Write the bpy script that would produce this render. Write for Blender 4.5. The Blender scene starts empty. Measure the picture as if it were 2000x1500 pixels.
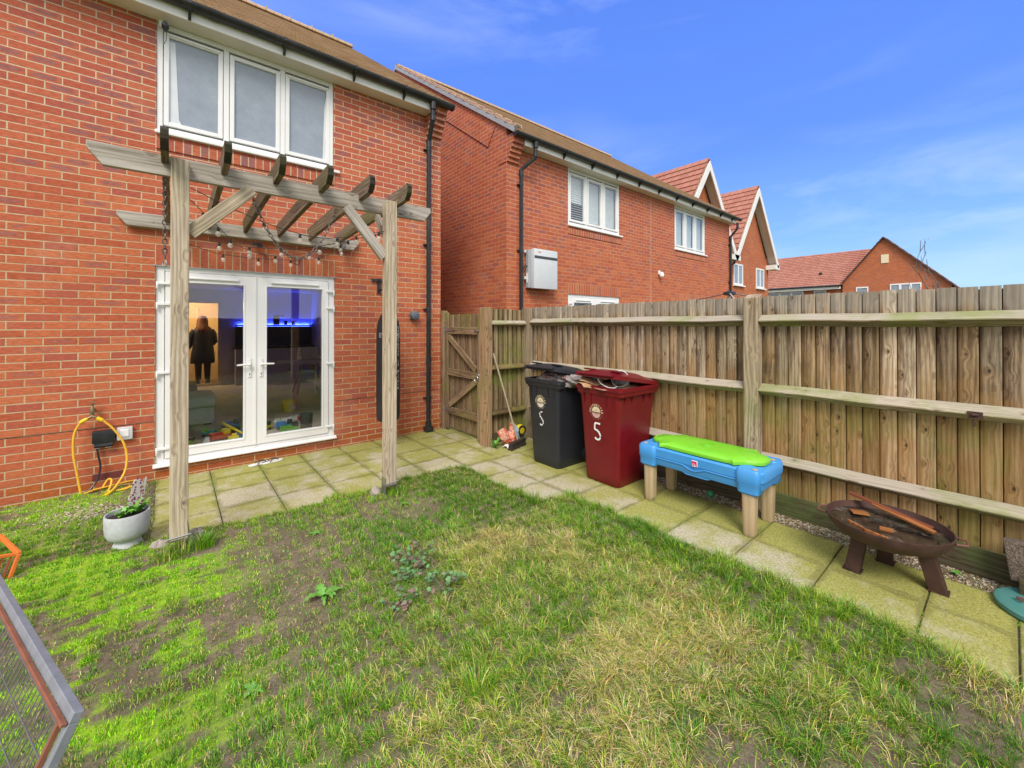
import bpy, bmesh, math, random
import numpy as np
from mathutils import Vector, Matrix
R = math.radians
random.seed(7)
S = bpy.context.scene
COL = S.collection
# ---------------- camera ----------------
cam_d = bpy.data.cameras.new('camera'); cam = bpy.data.objects.new('camera', cam_d); COL.objects.link(cam)
cam.location = (0.1466, -5.7288, 1.6394)
cam.rotation_euler = (R(90 + 0.29), R(0.0), R(-39.543))
cam_d.sensor_width = 36; cam_d.lens = 14.427; cam_d.shift_y = -0.05986
cam_d.clip_start = 0.05; cam_d.clip_end = 3000
S.camera = cam
# ---------------- colour management ----------------
S.view_settings.view_transform = 'Standard'; S.view_settings.look = 'None'
S.view_settings.exposure = 0.48; S.view_settings.gamma = 1
# ---------------- sun (thin bright cloud in front of it: very soft) ----------------
SUN_EL, SUN_AZ = 46, 222      # azimuth: direction the light comes from, clockwise from +Y
sd = bpy.data.lights.new('sun', 'SUN'); sun = bpy.data.objects.new('sun', sd); COL.objects.link(sun)
sd.energy = 2.4; sd.angle = R(25); sd.color = (1.0, 0.93, 0.82)
_d = Vector((math.sin(R(SUN_AZ)) * math.cos(R(SUN_EL)), math.cos(R(SUN_AZ)) * math.cos(R(SUN_EL)), math.sin(R(SUN_EL))))
sun.rotation_euler = _d.to_track_quat('Z', 'Y').to_euler(); sun.location = _d * 30
# ---------------- world ----------------
W = bpy.data.worlds.new('World'); S.world = W; W.use_nodes = True
nt = W.node_tree; nt.nodes.clear()
def wn(t, **k):
    n = nt.nodes.new(t)
    for a, b in k.items(): setattr(n, a, b)
    return n
L = nt.links.new
sky = wn('ShaderNodeTexSky', sky_type='NISHITA', sun_disc=False, sun_elevation=R(SUN_EL), sun_rotation=R(SUN_AZ))
tc = wn('ShaderNodeTexCoord'); sp = wn('ShaderNodeSeparateXYZ'); L(tc.outputs['Generated'], sp.inputs[0])
def wm(op, a, b=None, clamp=False):
    n = wn('ShaderNodeMath', operation=op, use_clamp=clamp)
    for i, v in enumerate((a, b)):
        if v is None: continue
        if isinstance(v, (int, float)): n.inputs[i].default_value = v
        else: L(v, n.inputs[i])
    return n.outputs[0]
def wmix(f, a, b):
    n = wn('ShaderNodeMix', data_type='RGBA')
    for s, v in ((n.inputs[0], f), (n.inputs[6], a), (n.inputs[7], b)):
        if isinstance(v, (int, float)): s.default_value = v
        elif isinstance(v, tuple): s.default_value = v
        else: L(v, s)
    return n.outputs[2]
def wnoise(vec, scale, detail=5, rough=.6, dist=0.0):
    n = wn('ShaderNodeTexNoise'); L(vec, n.inputs['Vector']); n.inputs['Scale'].default_value = scale
    n.inputs['Detail'].default_value = detail; n.inputs['Roughness'].default_value = rough; n.inputs['Distortion'].default_value = dist
    return n.outputs['Fac']
ramp = wn('ShaderNodeValToRGB'); L(sp.outputs['Z'], ramp.inputs[0])
el = ramp.color_ramp.elements
el[0].position = 0.0; el[0].color = (0.42, 0.64, 0.83, 1)
el[1].position = 0.62; el[1].color = (0.085, 0.205, 0.74, 1)
for p, c in ((0.07, (0.34, 0.57, 0.83, 1)), (0.18, (0.195, 0.41, 0.83, 1)), (0.36, (0.105, 0.25, 0.80, 1))):
    e = el.new(p); e.color = c
nish = wn('ShaderNodeVectorMath', operation='SCALE'); L(sky.outputs[0], nish.inputs[0]); nish.inputs[3].default_value = 0.10
blue = wmix(0.10, ramp.outputs[0], nish.outputs[0])
# thin wind-drawn cirrus in front of the camera
mp = wn('ShaderNodeMapping'); L(tc.outputs['Generated'], mp.inputs[0])
mp.inputs['Rotation'].default_value = (R(0), R(12), R(-40)); mp.inputs['Scale'].default_value = (1.0, 1.0, 4.2)
c1 = wnoise(mp.outputs[0], 2.3, 7, .58, .35)
c2 = wnoise(mp.outputs[0], 0.9, 3, .5)
wisps = wm('MULTIPLY', wm('MULTIPLY', wm('SUBTRACT', c1, 0.44), 2.8, True), wm('MULTIPLY', wm('SUBTRACT', c2, 0.40), 3.5, True), True)
wisps = wm('MULTIPLY', wisps, 0.75)
blue = wmix(wisps, blue, (0.60, 0.70, 0.88, 1))
# pale overcast sheet over and behind the camera
dt = wn('ShaderNodeVectorMath', operation='DOT_PRODUCT'); L(tc.outputs['Generated'], dt.inputs[0])
dt.inputs[1].default_value = (-0.50, -0.62, 0.60)
cm = wm('ADD', wm('MULTIPLY', wm('ADD', dt.outputs['Value'], 0.02), 3.0), wm('MULTIPLY', wm('SUBTRACT', c2, .5), 1.0))
cm = wm('MULTIPLY', cm, 1.0, True)
c3 = wnoise(tc.outputs['Generated'], 2.2, 5, .55)
cl = wmix(c3, (0.60, 0.64, 0.73, 1), (0.98, 0.98, 1.0, 1))
fin = wmix(cm, blue, cl)
bg = wn('ShaderNodeBackground'); L(fin, bg.inputs[0]); bg.inputs[1].default_value = 1.0
ow = wn('ShaderNodeOutputWorld'); L(bg.outputs[0], ow.inputs[0])

# ---------------- scene helpers ----------------
ORG = {}
def tag(o, label, cat, group=None, kind=None):
    if label: o['label'] = label
    if cat: o['category'] = cat
    if group: o['group'] = group
    if kind: o['kind'] = kind
    return o
def thing(name, label, cat, loc=(0, 0, 0), group=None):
    o = bpy.data.objects.new(name, None); COL.objects.link(o); o.location = loc; o.empty_display_size = .1
    ORG[o] = Vector(loc)
    return tag(o, label, cat, group)
class MB:
    def __init__(s): s.v = []; s.f = []; s.m = []; s.gc = []; s.rn = []; s.sm = []
    def add(s, vs, fs, mat=0, gc=None, rn=None, smooth=False):
        b = len(s.v); s.v += [tuple(p) for p in vs]; s.f += [tuple(i + b for i in f) for f in fs]
        s.m += [mat] * len(fs); s.sm += [smooth] * len(fs)
        s.gc += [tuple(g) for g in gc] if gc is not None else [tuple(p) for p in vs]
        s.rn += [random.random() if rn is None else rn] * len(vs)
        return s
    BF = [(0, 3, 2, 1), (4, 5, 6, 7), (0, 1, 5, 4), (1, 2, 6, 5), (2, 3, 7, 6), (3, 0, 4, 7)]
    def obox(s, c, sz, ax=None, mat=0, rn=None, g=None, taper=1.0):
        c = Vector(c); M = ax if ax is not None else Matrix.Identity(3)
        h = [sz[0] / 2, sz[1] / 2, sz[2] / 2]
        loc = []
        for zz in (-1, 1):
            t = 1.0 if zz < 0 else taper
            for (a, b) in ((-1, -1), (1, -1), (1, 1), (-1, 1)): loc.append(Vector((a * h[0] * t, b * h[1] * t, zz * h[2])))
        vs = [c + M @ p for p in loc]
        k = g if g is not None else max(range(3), key=lambda i: sz[i])
        off = Vector((random.uniform(-50, 50), random.uniform(-50, 50), random.uniform(-50, 50)))
        o = [k, (k + 1) % 3, (k + 2) % 3]
        gc = [Vector((p[o[0]], p[o[1]], p[o[2]])) + off for p in loc]
        return s.add(vs, s.BF, mat, gc, rn)
    def box(s, x0, x1, y0, y1, z0, z1, mat=0, rn=None, g=None):
        return s.obox(((x0 + x1) / 2, (y0 + y1) / 2, (z0 + z1) / 2), (abs(x1 - x0), abs(y1 - y0), abs(z1 - z0)), None, mat, rn, g)
    def bar(s, p, q, w, h, up=(0, 0, 1), mat=0, rn=None):
        p = Vector(p); q = Vector(q); d = (q - p); l = d.length; x = d.normalized()
        y = Vector(up).cross(x)
        if y.length < 1e-5: y = Vector((0, 1, 0)).cross(x)
        y.normalize(); z = x.cross(y)
        return s.obox((p + q) / 2, (l, w, h), Matrix((x, y, z)).transposed(), mat, rn, 0)
    def tube(s, pts, r, n=8, mat=0, cap=True, smooth=True, closed=False, rn=None):
        pts = [Vector(p) for p in pts]; m = len(pts)
        rs = r if isinstance(r, (list, tuple)) else [r] * m
        vs = []; prev = None
        for i, p in enumerate(pts):
            if closed: t = (pts[(i + 1) % m] - pts[i - 1])
            else: t = (pts[min(i + 1, m - 1)] - pts[max(i - 1, 0)])
            if t.length < 1e-9: t = Vector((0, 0, 1))
            t.normalize()
            if prev is None:
                a = Vector((0, 0, 1)) if abs(t.z) < .9 else Vector((1, 0, 0))
                u = t.cross(a).normalized()
            else:
                u = prev - t * prev.dot(t)
                u = u.normalized() if u.length > 1e-6 else t.orthogonal().normalized()
            prev = u; w = t.cross(u)
            for k in range(n):
                a = 2 * math.pi * k / n; vs.append(p + (u * math.cos(a) + w * math.sin(a)) * rs[i])
        fs = []
        for i in range(m if closed else m - 1):
            j = (i + 1) % m
            for k in range(n): fs.append((i * n + k, i * n + (k + 1) % n, j * n + (k + 1) % n, j * n + k))
        if cap and not closed: fs += [tuple(range(n - 1, -1, -1)), tuple((m - 1) * n + k for k in range(n))]
        return s.add(vs, fs, mat, None, rn, smooth)
    def lathe(s, prof, c=(0, 0, 0), n=32, mat=0, smooth=True, sx=1, sy=1, rot=0, axis='Z', rn=None):
        c = Vector(c); vs = []
        for r_, z in prof:
            for k in range(n):
                a = 2 * math.pi * k / n; x, y = r_ * sx * math.cos(a), r_ * sy * math.sin(a)
                x, y = x * math.cos(rot) - y * math.sin(rot), x * math.sin(rot) + y * math.cos(rot)
                p = Vector((x, y, z))
                if axis == 'Y': p = Vector((x, z, y))
                if axis == 'X': p = Vector((z, x, y))
                vs.append(c + p)
        fs = []
        for i in range(len(prof) - 1):
            for k in range(n): fs.append((i * n + k, i * n + (k + 1) % n, (i + 1) * n + (k + 1) % n, (i + 1) * n + k))
        if prof[0][0] > 1e-6: fs.append(tuple(range(n - 1, -1, -1)))
        if prof[-1][0] > 1e-6: fs.append(tuple((len(prof) - 1) * n + k for k in range(n)))
        return s.add(vs, fs, mat, None, rn, smooth)
    def prism(s, poly, a0, a1, axis='X', mat=0, rn=None, g=None):
        def P(a, b, t): return {'X': (t, a, b), 'Y': (a, t, b), 'Z': (a, b, t)}[axis]
        n = len(poly); vs = [P(a, b, a0) for a, b in poly] + [P(a, b, a1) for a, b in poly]
        fs = [tuple(range(n - 1, -1, -1)), tuple(range(n, 2 * n))] + [(i, (i + 1) % n, n + (i + 1) % n, n + i) for i in range(n)]
        gc = None
        if g is not None:
            off = [random.uniform(-50, 50) for _ in range(3)]; o = [g, (g + 1) % 3, (g + 2) % 3]
            gc = [[v[o[i]] + off[i] for i in range(3)] for v in vs]
        return s.add(vs, fs, mat, gc, rn)
    def build(s, name, mats, parent=None, loc=None, bevel=0, seg=2, fix=True):
        me = bpy.data.meshes.new(name)
        org = Vector(loc) if loc is not None else (ORG[parent] if parent is not None else Vector((0, 0, 0)))
        me.from_pydata([tuple(Vector(p) - org) for p in s.v], [], s.f)
        mats = mats if isinstance(mats, (list, tuple)) else [mats]
        for m in mats: me.materials.append(m)
        me.polygons.foreach_set('material_index', s.m); me.polygons.foreach_set('use_smooth', s.sm)
        a = me.attributes.new('gc', 'FLOAT_VECTOR', 'POINT'); a.data.foreach_set('vector', [x for g in s.gc for x in g])
        a = me.attributes.new('rnd', 'FLOAT', 'POINT'); a.data.foreach_set('value', s.rn)
        if fix or bevel:
            bm = bmesh.new(); bm.from_mesh(me)
            if fix: bmesh.ops.recalc_face_normals(bm, faces=bm.faces)
            if bevel:
                es = [e for e in bm.edges if len(e.link_faces) == 2 and e.calc_face_angle(0) > R(28)]
                bmesh.ops.bevel(bm, geom=es, offset=bevel, segments=seg, affect='EDGES', profile=.6, clamp_overlap=True)
                if seg > 1:
                    for f in bm.faces: f.smooth = True
            bm.to_mesh(me); bm.free()
        o = bpy.data.objects.new(name, me); COL.objects.link(o)
        if parent is not None:
            o.parent = parent; o.location = org - ORG[parent]
        else: o.location = org
        ORG[o] = org
        if (bevel and seg > 1) or any(s.sm): me.set_sharp_from_angle(angle=R(40))
        return o
def text_mb(mb, txt, size, origin, xdir, ydir, mat=0, extr=0.001, align='CENTER', sx=1.0, bold=0.0):
    """letters as thin raised shapes, added to mb"""
    cu = bpy.data.curves.new('t', 'FONT'); cu.body = txt; cu.size = size; cu.extrude = extr; cu.offset = bold
    cu.align_x = align; cu.align_y = 'CENTER'; cu.resolution_u = 3
    o = bpy.data.objects.new('t', cu); COL.objects.link(o)
    dg = bpy.context.evaluated_depsgraph_get(); me = o.evaluated_get(dg).to_mesh()
    x = Vector(xdir).normalized(); y = Vector(ydir).normalized(); z = x.cross(y)
    vs = [Vector(origin) + x * v.co.x * sx + y * v.co.y + z * v.co.z for v in me.vertices]
    fs = [tuple(p.vertices) for p in me.polygons]
    mb.add(vs, fs, mat)
    o.evaluated_get(dg).to_mesh_clear(); bpy.data.objects.remove(o); bpy.data.curves.remove(cu)
    return mb
def copy_tree(o, delta, parent=None, label=None):
    c = o.copy(); COL.objects.link(c)
    if parent is not None: c.parent = parent
    else: c.location = o.location + Vector(delta)
    if label: c['label'] = label
    ORG[c] = ORG[o] + Vector(delta)
    for ch in [k for k in bpy.data.objects if k.parent == o]: copy_tree(ch, delta, c)
    return c
# ---------------- material helpers ----------------
class G:
    def __init__(s, name):
        s.mat = bpy.data.materials.new(name); s.mat.use_nodes = True; s.nt = s.mat.node_tree
        s.b = s.nt.nodes['Principled BSDF']; s.out = s.nt.nodes['Material Output']
    def put(s, sock, v):
        if v is None: return
        if isinstance(v, bpy.types.NodeSocket): s.nt.links.new(v, sock)
        elif isinstance(v, (tuple, list)) and len(v) == 3 and sock.type == 'RGBA': sock.default_value = (*v, 1)
        else: sock.default_value = v
    def n(s, t, props=None, out=0, **ins):
        n = s.nt.nodes.new(t)
        for k, v in (props or {}).items(): setattr(n, k, v)
        for k, v in ins.items():
            s.put(n.inputs[int(k[1:])] if k[0] == '_' and k[1:].isdigit() else n.inputs[k.replace('_', ' ')], v)
        return n.outputs[out]
    def m(s, op, a, b=None, c=None, clamp=False):
        n = s.nt.nodes.new('ShaderNodeMath'); n.operation = op; n.use_clamp = clamp
        for i, v in enumerate((a, b, c)): 
            if v is not None: s.put(n.inputs[i], v)
        return n.outputs[0]
    def sst(s, x, lo, hi):
        n = s.nt.nodes.new('ShaderNodeMapRange'); n.interpolation_type = 'SMOOTHSTEP'
        s.put(n.inputs[0], x); n.inputs[1].default_value = lo; n.inputs[2].default_value = hi
        return n.outputs[0]
    def lin(s, x, lo, hi, a=0., b=1.):
        n = s.nt.nodes.new('ShaderNodeMapRange'); s.put(n.inputs[0], x)
        n.inputs[1].default_value = lo; n.inputs[2].default_value = hi; n.inputs[3].default_value = a; n.inputs[4].default_value = b
        return n.outputs[0]
    def mix(s, f, a, b, mode='MIX'):
        n = s.nt.nodes.new('ShaderNodeMix'); n.data_type = 'RGBA'; n.blend_type = mode
        s.put(n.inputs[0], f); s.put(n.inputs[6], a); s.put(n.inputs[7], b); return n.outputs[2]
    def noise(s, vec, scale=5., detail=4., rough=.55, dist=0., col=False):
        return s.n('ShaderNodeTexNoise', None, 1 if col else 0, Vector=vec, Scale=scale, Detail=detail, Roughness=rough, Distortion=dist)
    def ramp(s, f, stops, interp='LINEAR'):
        n = s.nt.nodes.new('ShaderNodeValToRGB'); s.put(n.inputs[0], f); cr = n.color_ramp; cr.interpolation = interp
        cr.elements[0].position = stops[0][0]; cr.elements[0].color = (*stops[0][1], 1)
        cr.elements[1].position = stops[-1][0]; cr.elements[1].color = (*stops[-1][1], 1)
        for p, c in stops[1:-1]: e = cr.elements.new(p); e.color = (*c, 1)
        return n.outputs[0]
    def pos(s): return s.n('ShaderNodeNewGeometry')
    def nrm(s): return s.n('ShaderNodeNewGeometry', None, 3)
    def sep(s, v):
        n = s.nt.nodes.new('ShaderNodeSeparateXYZ'); s.put(n.inputs[0], v); return n.outputs
    def comb(s, x=0., y=0., z=0.):
        n = s.nt.nodes.new('ShaderNodeCombineXYZ')
        for i, v in enumerate((x, y, z)): s.put(n.inputs[i], v)
        return n.outputs[0]
    def attr(s, name, kind='Fac'):
        n = s.nt.nodes.new('ShaderNodeAttribute'); n.attribute_name = name
        return n.outputs[{'Fac': 2, 'Vector': 1, 'Color': 0}[kind]]
    def scale(s, v, sc):
        n = s.nt.nodes.new('ShaderNodeVectorMath'); n.operation = 'MULTIPLY'; s.put(n.inputs[0], v); n.inputs[1].default_value = sc
        return n.outputs[0]
    def bump(s, h, strength=.3, dist=.01):
        s.put(s.b.inputs['Normal'], s.n('ShaderNodeBump', None, 0, Strength=strength, Distance=dist, Height=h)); return s
    def fin(s, color=None, rough=None, metal=None, spec=None, **k):
        s.put(s.b.inputs['Base Color'], color); s.put(s.b.inputs['Roughness'], rough)
        if metal is not None: s.put(s.b.inputs['Metallic'], metal)
        if spec is not None: s.put(s.b.inputs['Specular IOR Level'], spec)
        for a, b in k.items(): s.put(s.b.inputs[a.replace('_', ' ')], b)
        return s.mat
def plain(name, col, rough=.5, metal=0., var=.08, scale=8., spec=None, bump=0., dirt=None, **k):
    g = G(name); p = g.pos(); n1 = g.noise(p, scale, 5, .6)
    c = g.mix(g.lin(n1, .3, .7), tuple(x * (1 - var) for x in col), tuple(min(1, x * (1 + var)) for x in col))
    if dirt:
        n2 = g.noise(p, scale * .35, 6, .65); c = g.mix(g.m('MULTIPLY', g.sst(n2, .5, .72), dirt[1]), c, dirt[0])
    if bump: g.bump(g.noise(p, scale * 12, 4), bump, .003)
    return g.fin(c, g.lin(n1, .2, .8, rough * .88, min(1, rough * 1.12)), metal, spec, **k)
# ---- brick ----
def brick(name, soldier=False, tint=(1, 1, 1), mt=(1, 1, 1)):
    g = G(name); P = g.sep(g.pos()); N = g.sep(g.nrm())
    ax, ay = g.m('GREATER_THAN', g.m('ABSOLUTE', N[0]), .5), g.m('GREATER_THAN', g.m('ABSOLUTE', N[1]), .5)
    az = g.m('GREATER_THAN', g.m('ABSOLUTE', N[2]), .5)
    u = g.m('ADD', g.m('MULTIPLY', P[0], g.m('MAXIMUM', ay, az)), g.m('MULTIPLY', P[1], ax))
    z = g.m('ADD', g.m('MULTIPLY', P[2], g.m('SUBTRACT', 1., az)), g.m('MULTIPLY', P[1], az))
    if soldier:
        row = 0.; uu = g.m('DIVIDE', u, .075); fv = .5
        col = g.m('FLOOR', uu); fu = g.m('FRACT', uu)
        du = g.m('MULTIPLY', g.m('MINIMUM', fu, g.m('SUBTRACT', 1., fu)), .075); dv = .05
        d = du
    else:
        zz = g.m('DIVIDE', g.m('SUBTRACT', z, .02), .075); row = g.m('FLOOR', zz); fv = g.m('FRACT', zz)
        uu = g.m('ADD', g.m('DIVIDE', u, .225), g.m('MULTIPLY', g.m('MODULO', g.m('ADD', row, 100.), 2.), .5))
        col = g.m('FLOOR', uu); fu = g.m('FRACT', uu)
        du = g.m('MULTIPLY', g.m('MINIMUM', fu, g.m('SUBTRACT', 1., fu)), .225)
        dv = g.m('MULTIPLY', g.m('MINIMUM', fv, g.m('SUBTRACT', 1., fv)), .075)
        d = g.m('MINIMUM', du, dv)
    p = g.pos()
    wob = g.m('MULTIPLY', g.m('SUBTRACT', g.noise(p, 26., 3, .6), .5), .0050)
    cell = g.comb(col, row, 0.)
    wn_ = g.nt.nodes.new('ShaderNodeTexWhiteNoise'); wn_.noise_dimensions = '2D'; g.put(wn_.inputs[0], cell)
    r1 = wn_.outputs[0]; rc = g.sep(wn_.outputs[1])
    mask = g.sst(g.m('ADD', g.m('ADD', d, wob), g.m('MULTIPLY', g.m('SUBTRACT', rc[2], .5), .002)), .0035, .0068)
    cols = [(0, (.46, .108, .050)), (.22, (.51, .130, .058)), (.45, (.55, .152, .068)), (.7, (.58, .172, .074)), (.86, (.50, .125, .065)), (1, (.44, .11, .07))]
    c = g.ramp(r1, cols)
    # large areas: rosier batch of bricks high on the wall, more orange at the foot
    big = g.noise(p, .55, 3, .6)
    c = g.mix(g.m('MULTIPLY', g.sst(g.m('ADD', P[2], g.m('MULTIPLY', big, .8)), 2.9, 4.3), .5), c, g.mix(.5, c, (.44, .10, .085)))
    plinth = g.m('MULTIPLY', g.m('LESS_THAN', P[2], .17), g.m('GREATER_THAN', rc[0], .45))
    c = g.mix(g.m('MULTIPLY', plinth, .75), c, (.52, .14, .03))
    # purple-blue flash in the middle of some bricks
    cu = g.m('SUBTRACT', fu, .5); cv = g.m('SUBTRACT', fv, .5) if not soldier else 0.
    e = g.m('ADD', g.m('POWER', g.m('MULTIPLY', g.m('ABSOLUTE', cu), 2.3), 2.6), g.m('POWER', g.m('MULTIPLY', g.m('ABSOLUTE', cv), 3.0), 2.2))
    e = g.m('ADD', e, g.m('MULTIPLY', g.m('SUBTRACT', g.noise(p, 34., 4, .7), .5), .9))
    fl = g.m('MULTIPLY', g.m('SUBTRACT', 1., g.sst(e, .35, .95)), g.m('GREATER_THAN', g.m('ADD', rc[1], g.m('MULTIPLY', g.m('SUBTRACT', big, .5), .9)), g.lin(P[2], 1., 4., .86, .74)))
    hi = g.lin(P[2], .8, 3.6, .30, .72)
    c = g.mix(g.m('MULTIPLY', fl, hi), c, (.27, .13, .135))
    gr = g.noise(g.n('ShaderNodeVectorMath', {'operation': 'MULTIPLY'}, 0, _0=p, _1=(20., 20., 90.)), 1., 5, .7)
    c = g.mix(g.sst(gr, .32, .70), g.mix(1., c, (.74, .70, .70), 'MULTIPLY'), g.mix(1., c, (1.14, 1.2, 1.25), 'MULTIPLY'))
    # pale lime specks
    sp_ = g.sst(g.noise(p, 48., 3, .5), .70, .76)
    c = g.mix(g.m('MULTIPLY', sp_, .35), c, (.62, .45, .34))
    # soft wandering stains
    st = g.sst(g.noise(p, 1.7, 6, .65), .38, .66)
    c = g.mix(g.m('MULTIPLY', st, .20), c, g.mix(1., c, (.68, .62, .60), 'MULTIPLY'))
    if tint != (1, 1, 1): c = g.mix(1., c, tint, 'MULTIPLY')
    mort = g.mix(g.lin(g.noise(p, 9., 5, .65), .3, .7), (.50, .36, .22), (.66, .54, .38))
    mort = g.mix(g.m('MULTIPLY', g.sst(g.noise(p, 2.2, 3), .45, .62), .5), mort, (.50, .29, .18))
    mort = g.mix(1., mort, (.90, .84, .78), 'MULTIPLY'); mort = g.mix(g.m('MULTIPLY', g.sst(P[2], 2.6, 4.2), .4), mort, (.70, .60, .46))
    # recessed bed joint: the brick above shades the top of the mortar
    if not soldier:
        mort = g.mix(g.m('MULTIPLY', g.m('LESS_THAN', fv, .5), 0.), mort, mort)
    if mt != (1, 1, 1): mort = g.mix(1., mort, mt, 'MULTIPLY')
    # splash dirt and damp low on the wall, pale salt bloom in drifts
    c = g.mix(g.m('MULTIPLY', g.m('MULTIPLY', g.m('SUBTRACT', 1., g.sst(g.m('ADD', P[2], g.m('MULTIPLY', g.m('SUBTRACT', big, .5), .5)), .05, .40)), .40), 1.), c, g.mix(1., c, (.60, .62, .50), 'MULTIPLY'))
    c = g.mix(g.m('MULTIPLY', g.sst(g.noise(p, .9, 6, .7), .54, .72), .16), c, (.62, .46, .38))
    c = g.mix(mask, mort, c)
    h = g.m('ADD', g.m('MULTIPLY', mask, 1.0), g.m('MULTIPLY', gr, .35))
    g.bump(h, .55, .006)
    return g.fin(c, g.lin(gr, .3, .7, .8, .95), 0., .25)
# ---- wood ----
def wood(name, cols, green=0., lap=0., gcol=(.115, .15, .022), knots=1., gz=None, contrast=1., gold=0., bleach=0., dark=(.03, .02, .012), far=False):
    g = G(name); gc = g.attr('gc', 'Vector'); rn = g.attr('rnd'); P = g.sep(g.pos()); p = g.pos()
    wn_ = g.nt.nodes.new('ShaderNodeTexWhiteNoise'); wn_.noise_dimensions = '1D'; g.put(wn_.inputs[1], g.m('MULTIPLY', rn, 977.))
    rr = g.sep(wn_.outputs[1])
    c = g.ramp(rr[0], [(i / (len(cols) - 1), k) for i, k in enumerate(cols)]); c = g.mix(1., c, g.comb(g.lin(rr[1], 0, 1, .62, 1.26), g.lin(rr[1], 0, 1, .60, 1.26), g.lin(rr[1], 0, 1, .56, 1.30)), 'MULTIPLY')
    # knots
    kv = g.scale(gc, (8., 14., 14.))
    vo = g.nt.nodes.new('ShaderNodeTexVoronoi'); g.put(vo.inputs['Vector'], kv); vo.inputs['Scale'].default_value = 1.; vo.inputs['Randomness'].default_value = 1.
    kd = vo.outputs['Distance']; has = g.m('GREATER_THAN', g.sep(vo.outputs['Color'])[0], .50)
    kin = g.m('MULTIPLY', g.m('SUBTRACT', 1., g.sst(kd, .07, .16)), has)
    kring = g.m('MULTIPLY', g.m('SUBTRACT', 1., g.sst(kd, .12, .50)), has)
    s3 = g.sep(gc)
    warp = g.m('ADD', g.m('MULTIPLY', g.noise(g.scale(gc, (.9, 9., 9.)), 1., 2, .45), 11.), g.m('MULTIPLY', kring, 2.6 * knots))
    ph = g.m('ADD', g.m('ADD', g.m('MULTIPLY', s3[1], 190.), g.m('MULTIPLY', s3[2], 150.)), g.m('MULTIPLY', warp, 2.2))
    rings = g.m('ADD', g.m('MULTIPLY', g.m('SINE', ph), .5), .5)
    fib = g.noise(g.scale(gc, (4., 170., 170.)), 1., 4, .7)
    t = g.m('ADD', g.m('MULTIPLY', rings, .26), g.m('MULTIPLY', fib, .90))
    c = g.mix(g.m('MULTIPLY', g.sst(t, .28, .82), .85 * contrast), g.mix(1., c, (.52, .45, .38), 'MULTIPLY'), g.mix(1., c, (1.22, 1.20, 1.16), 'MULTIPLY'))
    blot = g.noise(g.scale(gc, (1.6, 9., 9.)), 1., 5, .7)
    c = g.mix(g.m('MULTIPLY', g.sst(blot, .44, .66), (.85 if gold else .5) * contrast), c, g.mix(1., c, (.42, .38, .38), 'MULTIPLY'))
    if lap:    # each board is paler along one long edge and darker brown along the other
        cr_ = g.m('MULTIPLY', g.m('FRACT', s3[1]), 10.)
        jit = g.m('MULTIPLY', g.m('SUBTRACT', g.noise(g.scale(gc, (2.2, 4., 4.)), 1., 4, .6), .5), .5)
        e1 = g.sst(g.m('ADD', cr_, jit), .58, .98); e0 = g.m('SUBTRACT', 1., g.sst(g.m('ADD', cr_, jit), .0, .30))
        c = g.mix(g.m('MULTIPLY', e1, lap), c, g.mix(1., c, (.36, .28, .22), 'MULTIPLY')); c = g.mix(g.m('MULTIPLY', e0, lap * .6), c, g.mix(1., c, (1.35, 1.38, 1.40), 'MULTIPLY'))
    if gold:   # unweathered honey-coloured timber low on the fence, silvered top
        gz_ = g.m('ADD', P[2], g.m('MULTIPLY', g.m('SUBTRACT', g.noise(g.comb(g.m('MULTIPLY', rr[1], 40.), P[1], g.m('MULTIPLY', P[2], 2.)), 1.3, 4, .6), .5), 1.9))
        c = g.mix(g.m('MULTIPLY', g.m('SUBTRACT', 1., g.sst(gz_, .75, 1.45)), gold), c, g.mix(.7, c, g.mix(1., g.mix(t, (.21, .105, .030), (.50, .29, .10)), g.mix(rr[2], (.8, .8, .8), (1.25, 1.2, 1.15)), 'MULTIPLY')))
        c = g.mix(g.m('MULTIPLY', g.sst(g.m('ADD', P[2], g.m('MULTIPLY', g.m('SUBTRACT', blot, .5), .35)), 1.70, 1.80), .55), c, g.mix(t, (.22, .20, .17), (.50, .47, .41)))
    if bleach: c = g.mix(g.m('MULTIPLY', g.sst(N2(g), .4, .8), bleach), c, g.mix(t, (.30, .27, .22), (.52, .48, .41)))
    if green:
        gn = g.noise(p, 2.0, 5, .62); f = g.sst(gn, .46, .68)
        if gz: f = g.m('MULTIPLY', f, g.m('SUBTRACT', 1., g.sst(g.m('ADD', P[2], g.m('MULTIPLY', g.m('SUBTRACT', gn, .5), 1.4)), gz[0], gz[1])))
        c = g.mix(g.m('MULTIPLY', f, green), c, g.mix(t, tuple(x * .55 for x in gcol), tuple(x * 1.7 for x in gcol)))
    c = g.mix(g.m('MULTIPLY', kin, .85 * knots), c, dark)
    c = g.mix(g.m('MULTIPLY', g.m('SUBTRACT', g.m('MULTIPLY', kring, .6), g.m('MULTIPLY', kin, .6)), .6 * knots), c, g.mix(1., c, (.62, .50, .40), 'MULTIPLY'))
    g.bump(g.m('SUBTRACT', t, g.m('MULTIPLY', kin, .4)), .4, .003)
    return g.fin(c, .85, 0., .25)
def N2(g): return g.sep(g.nrm())[2]
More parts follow.
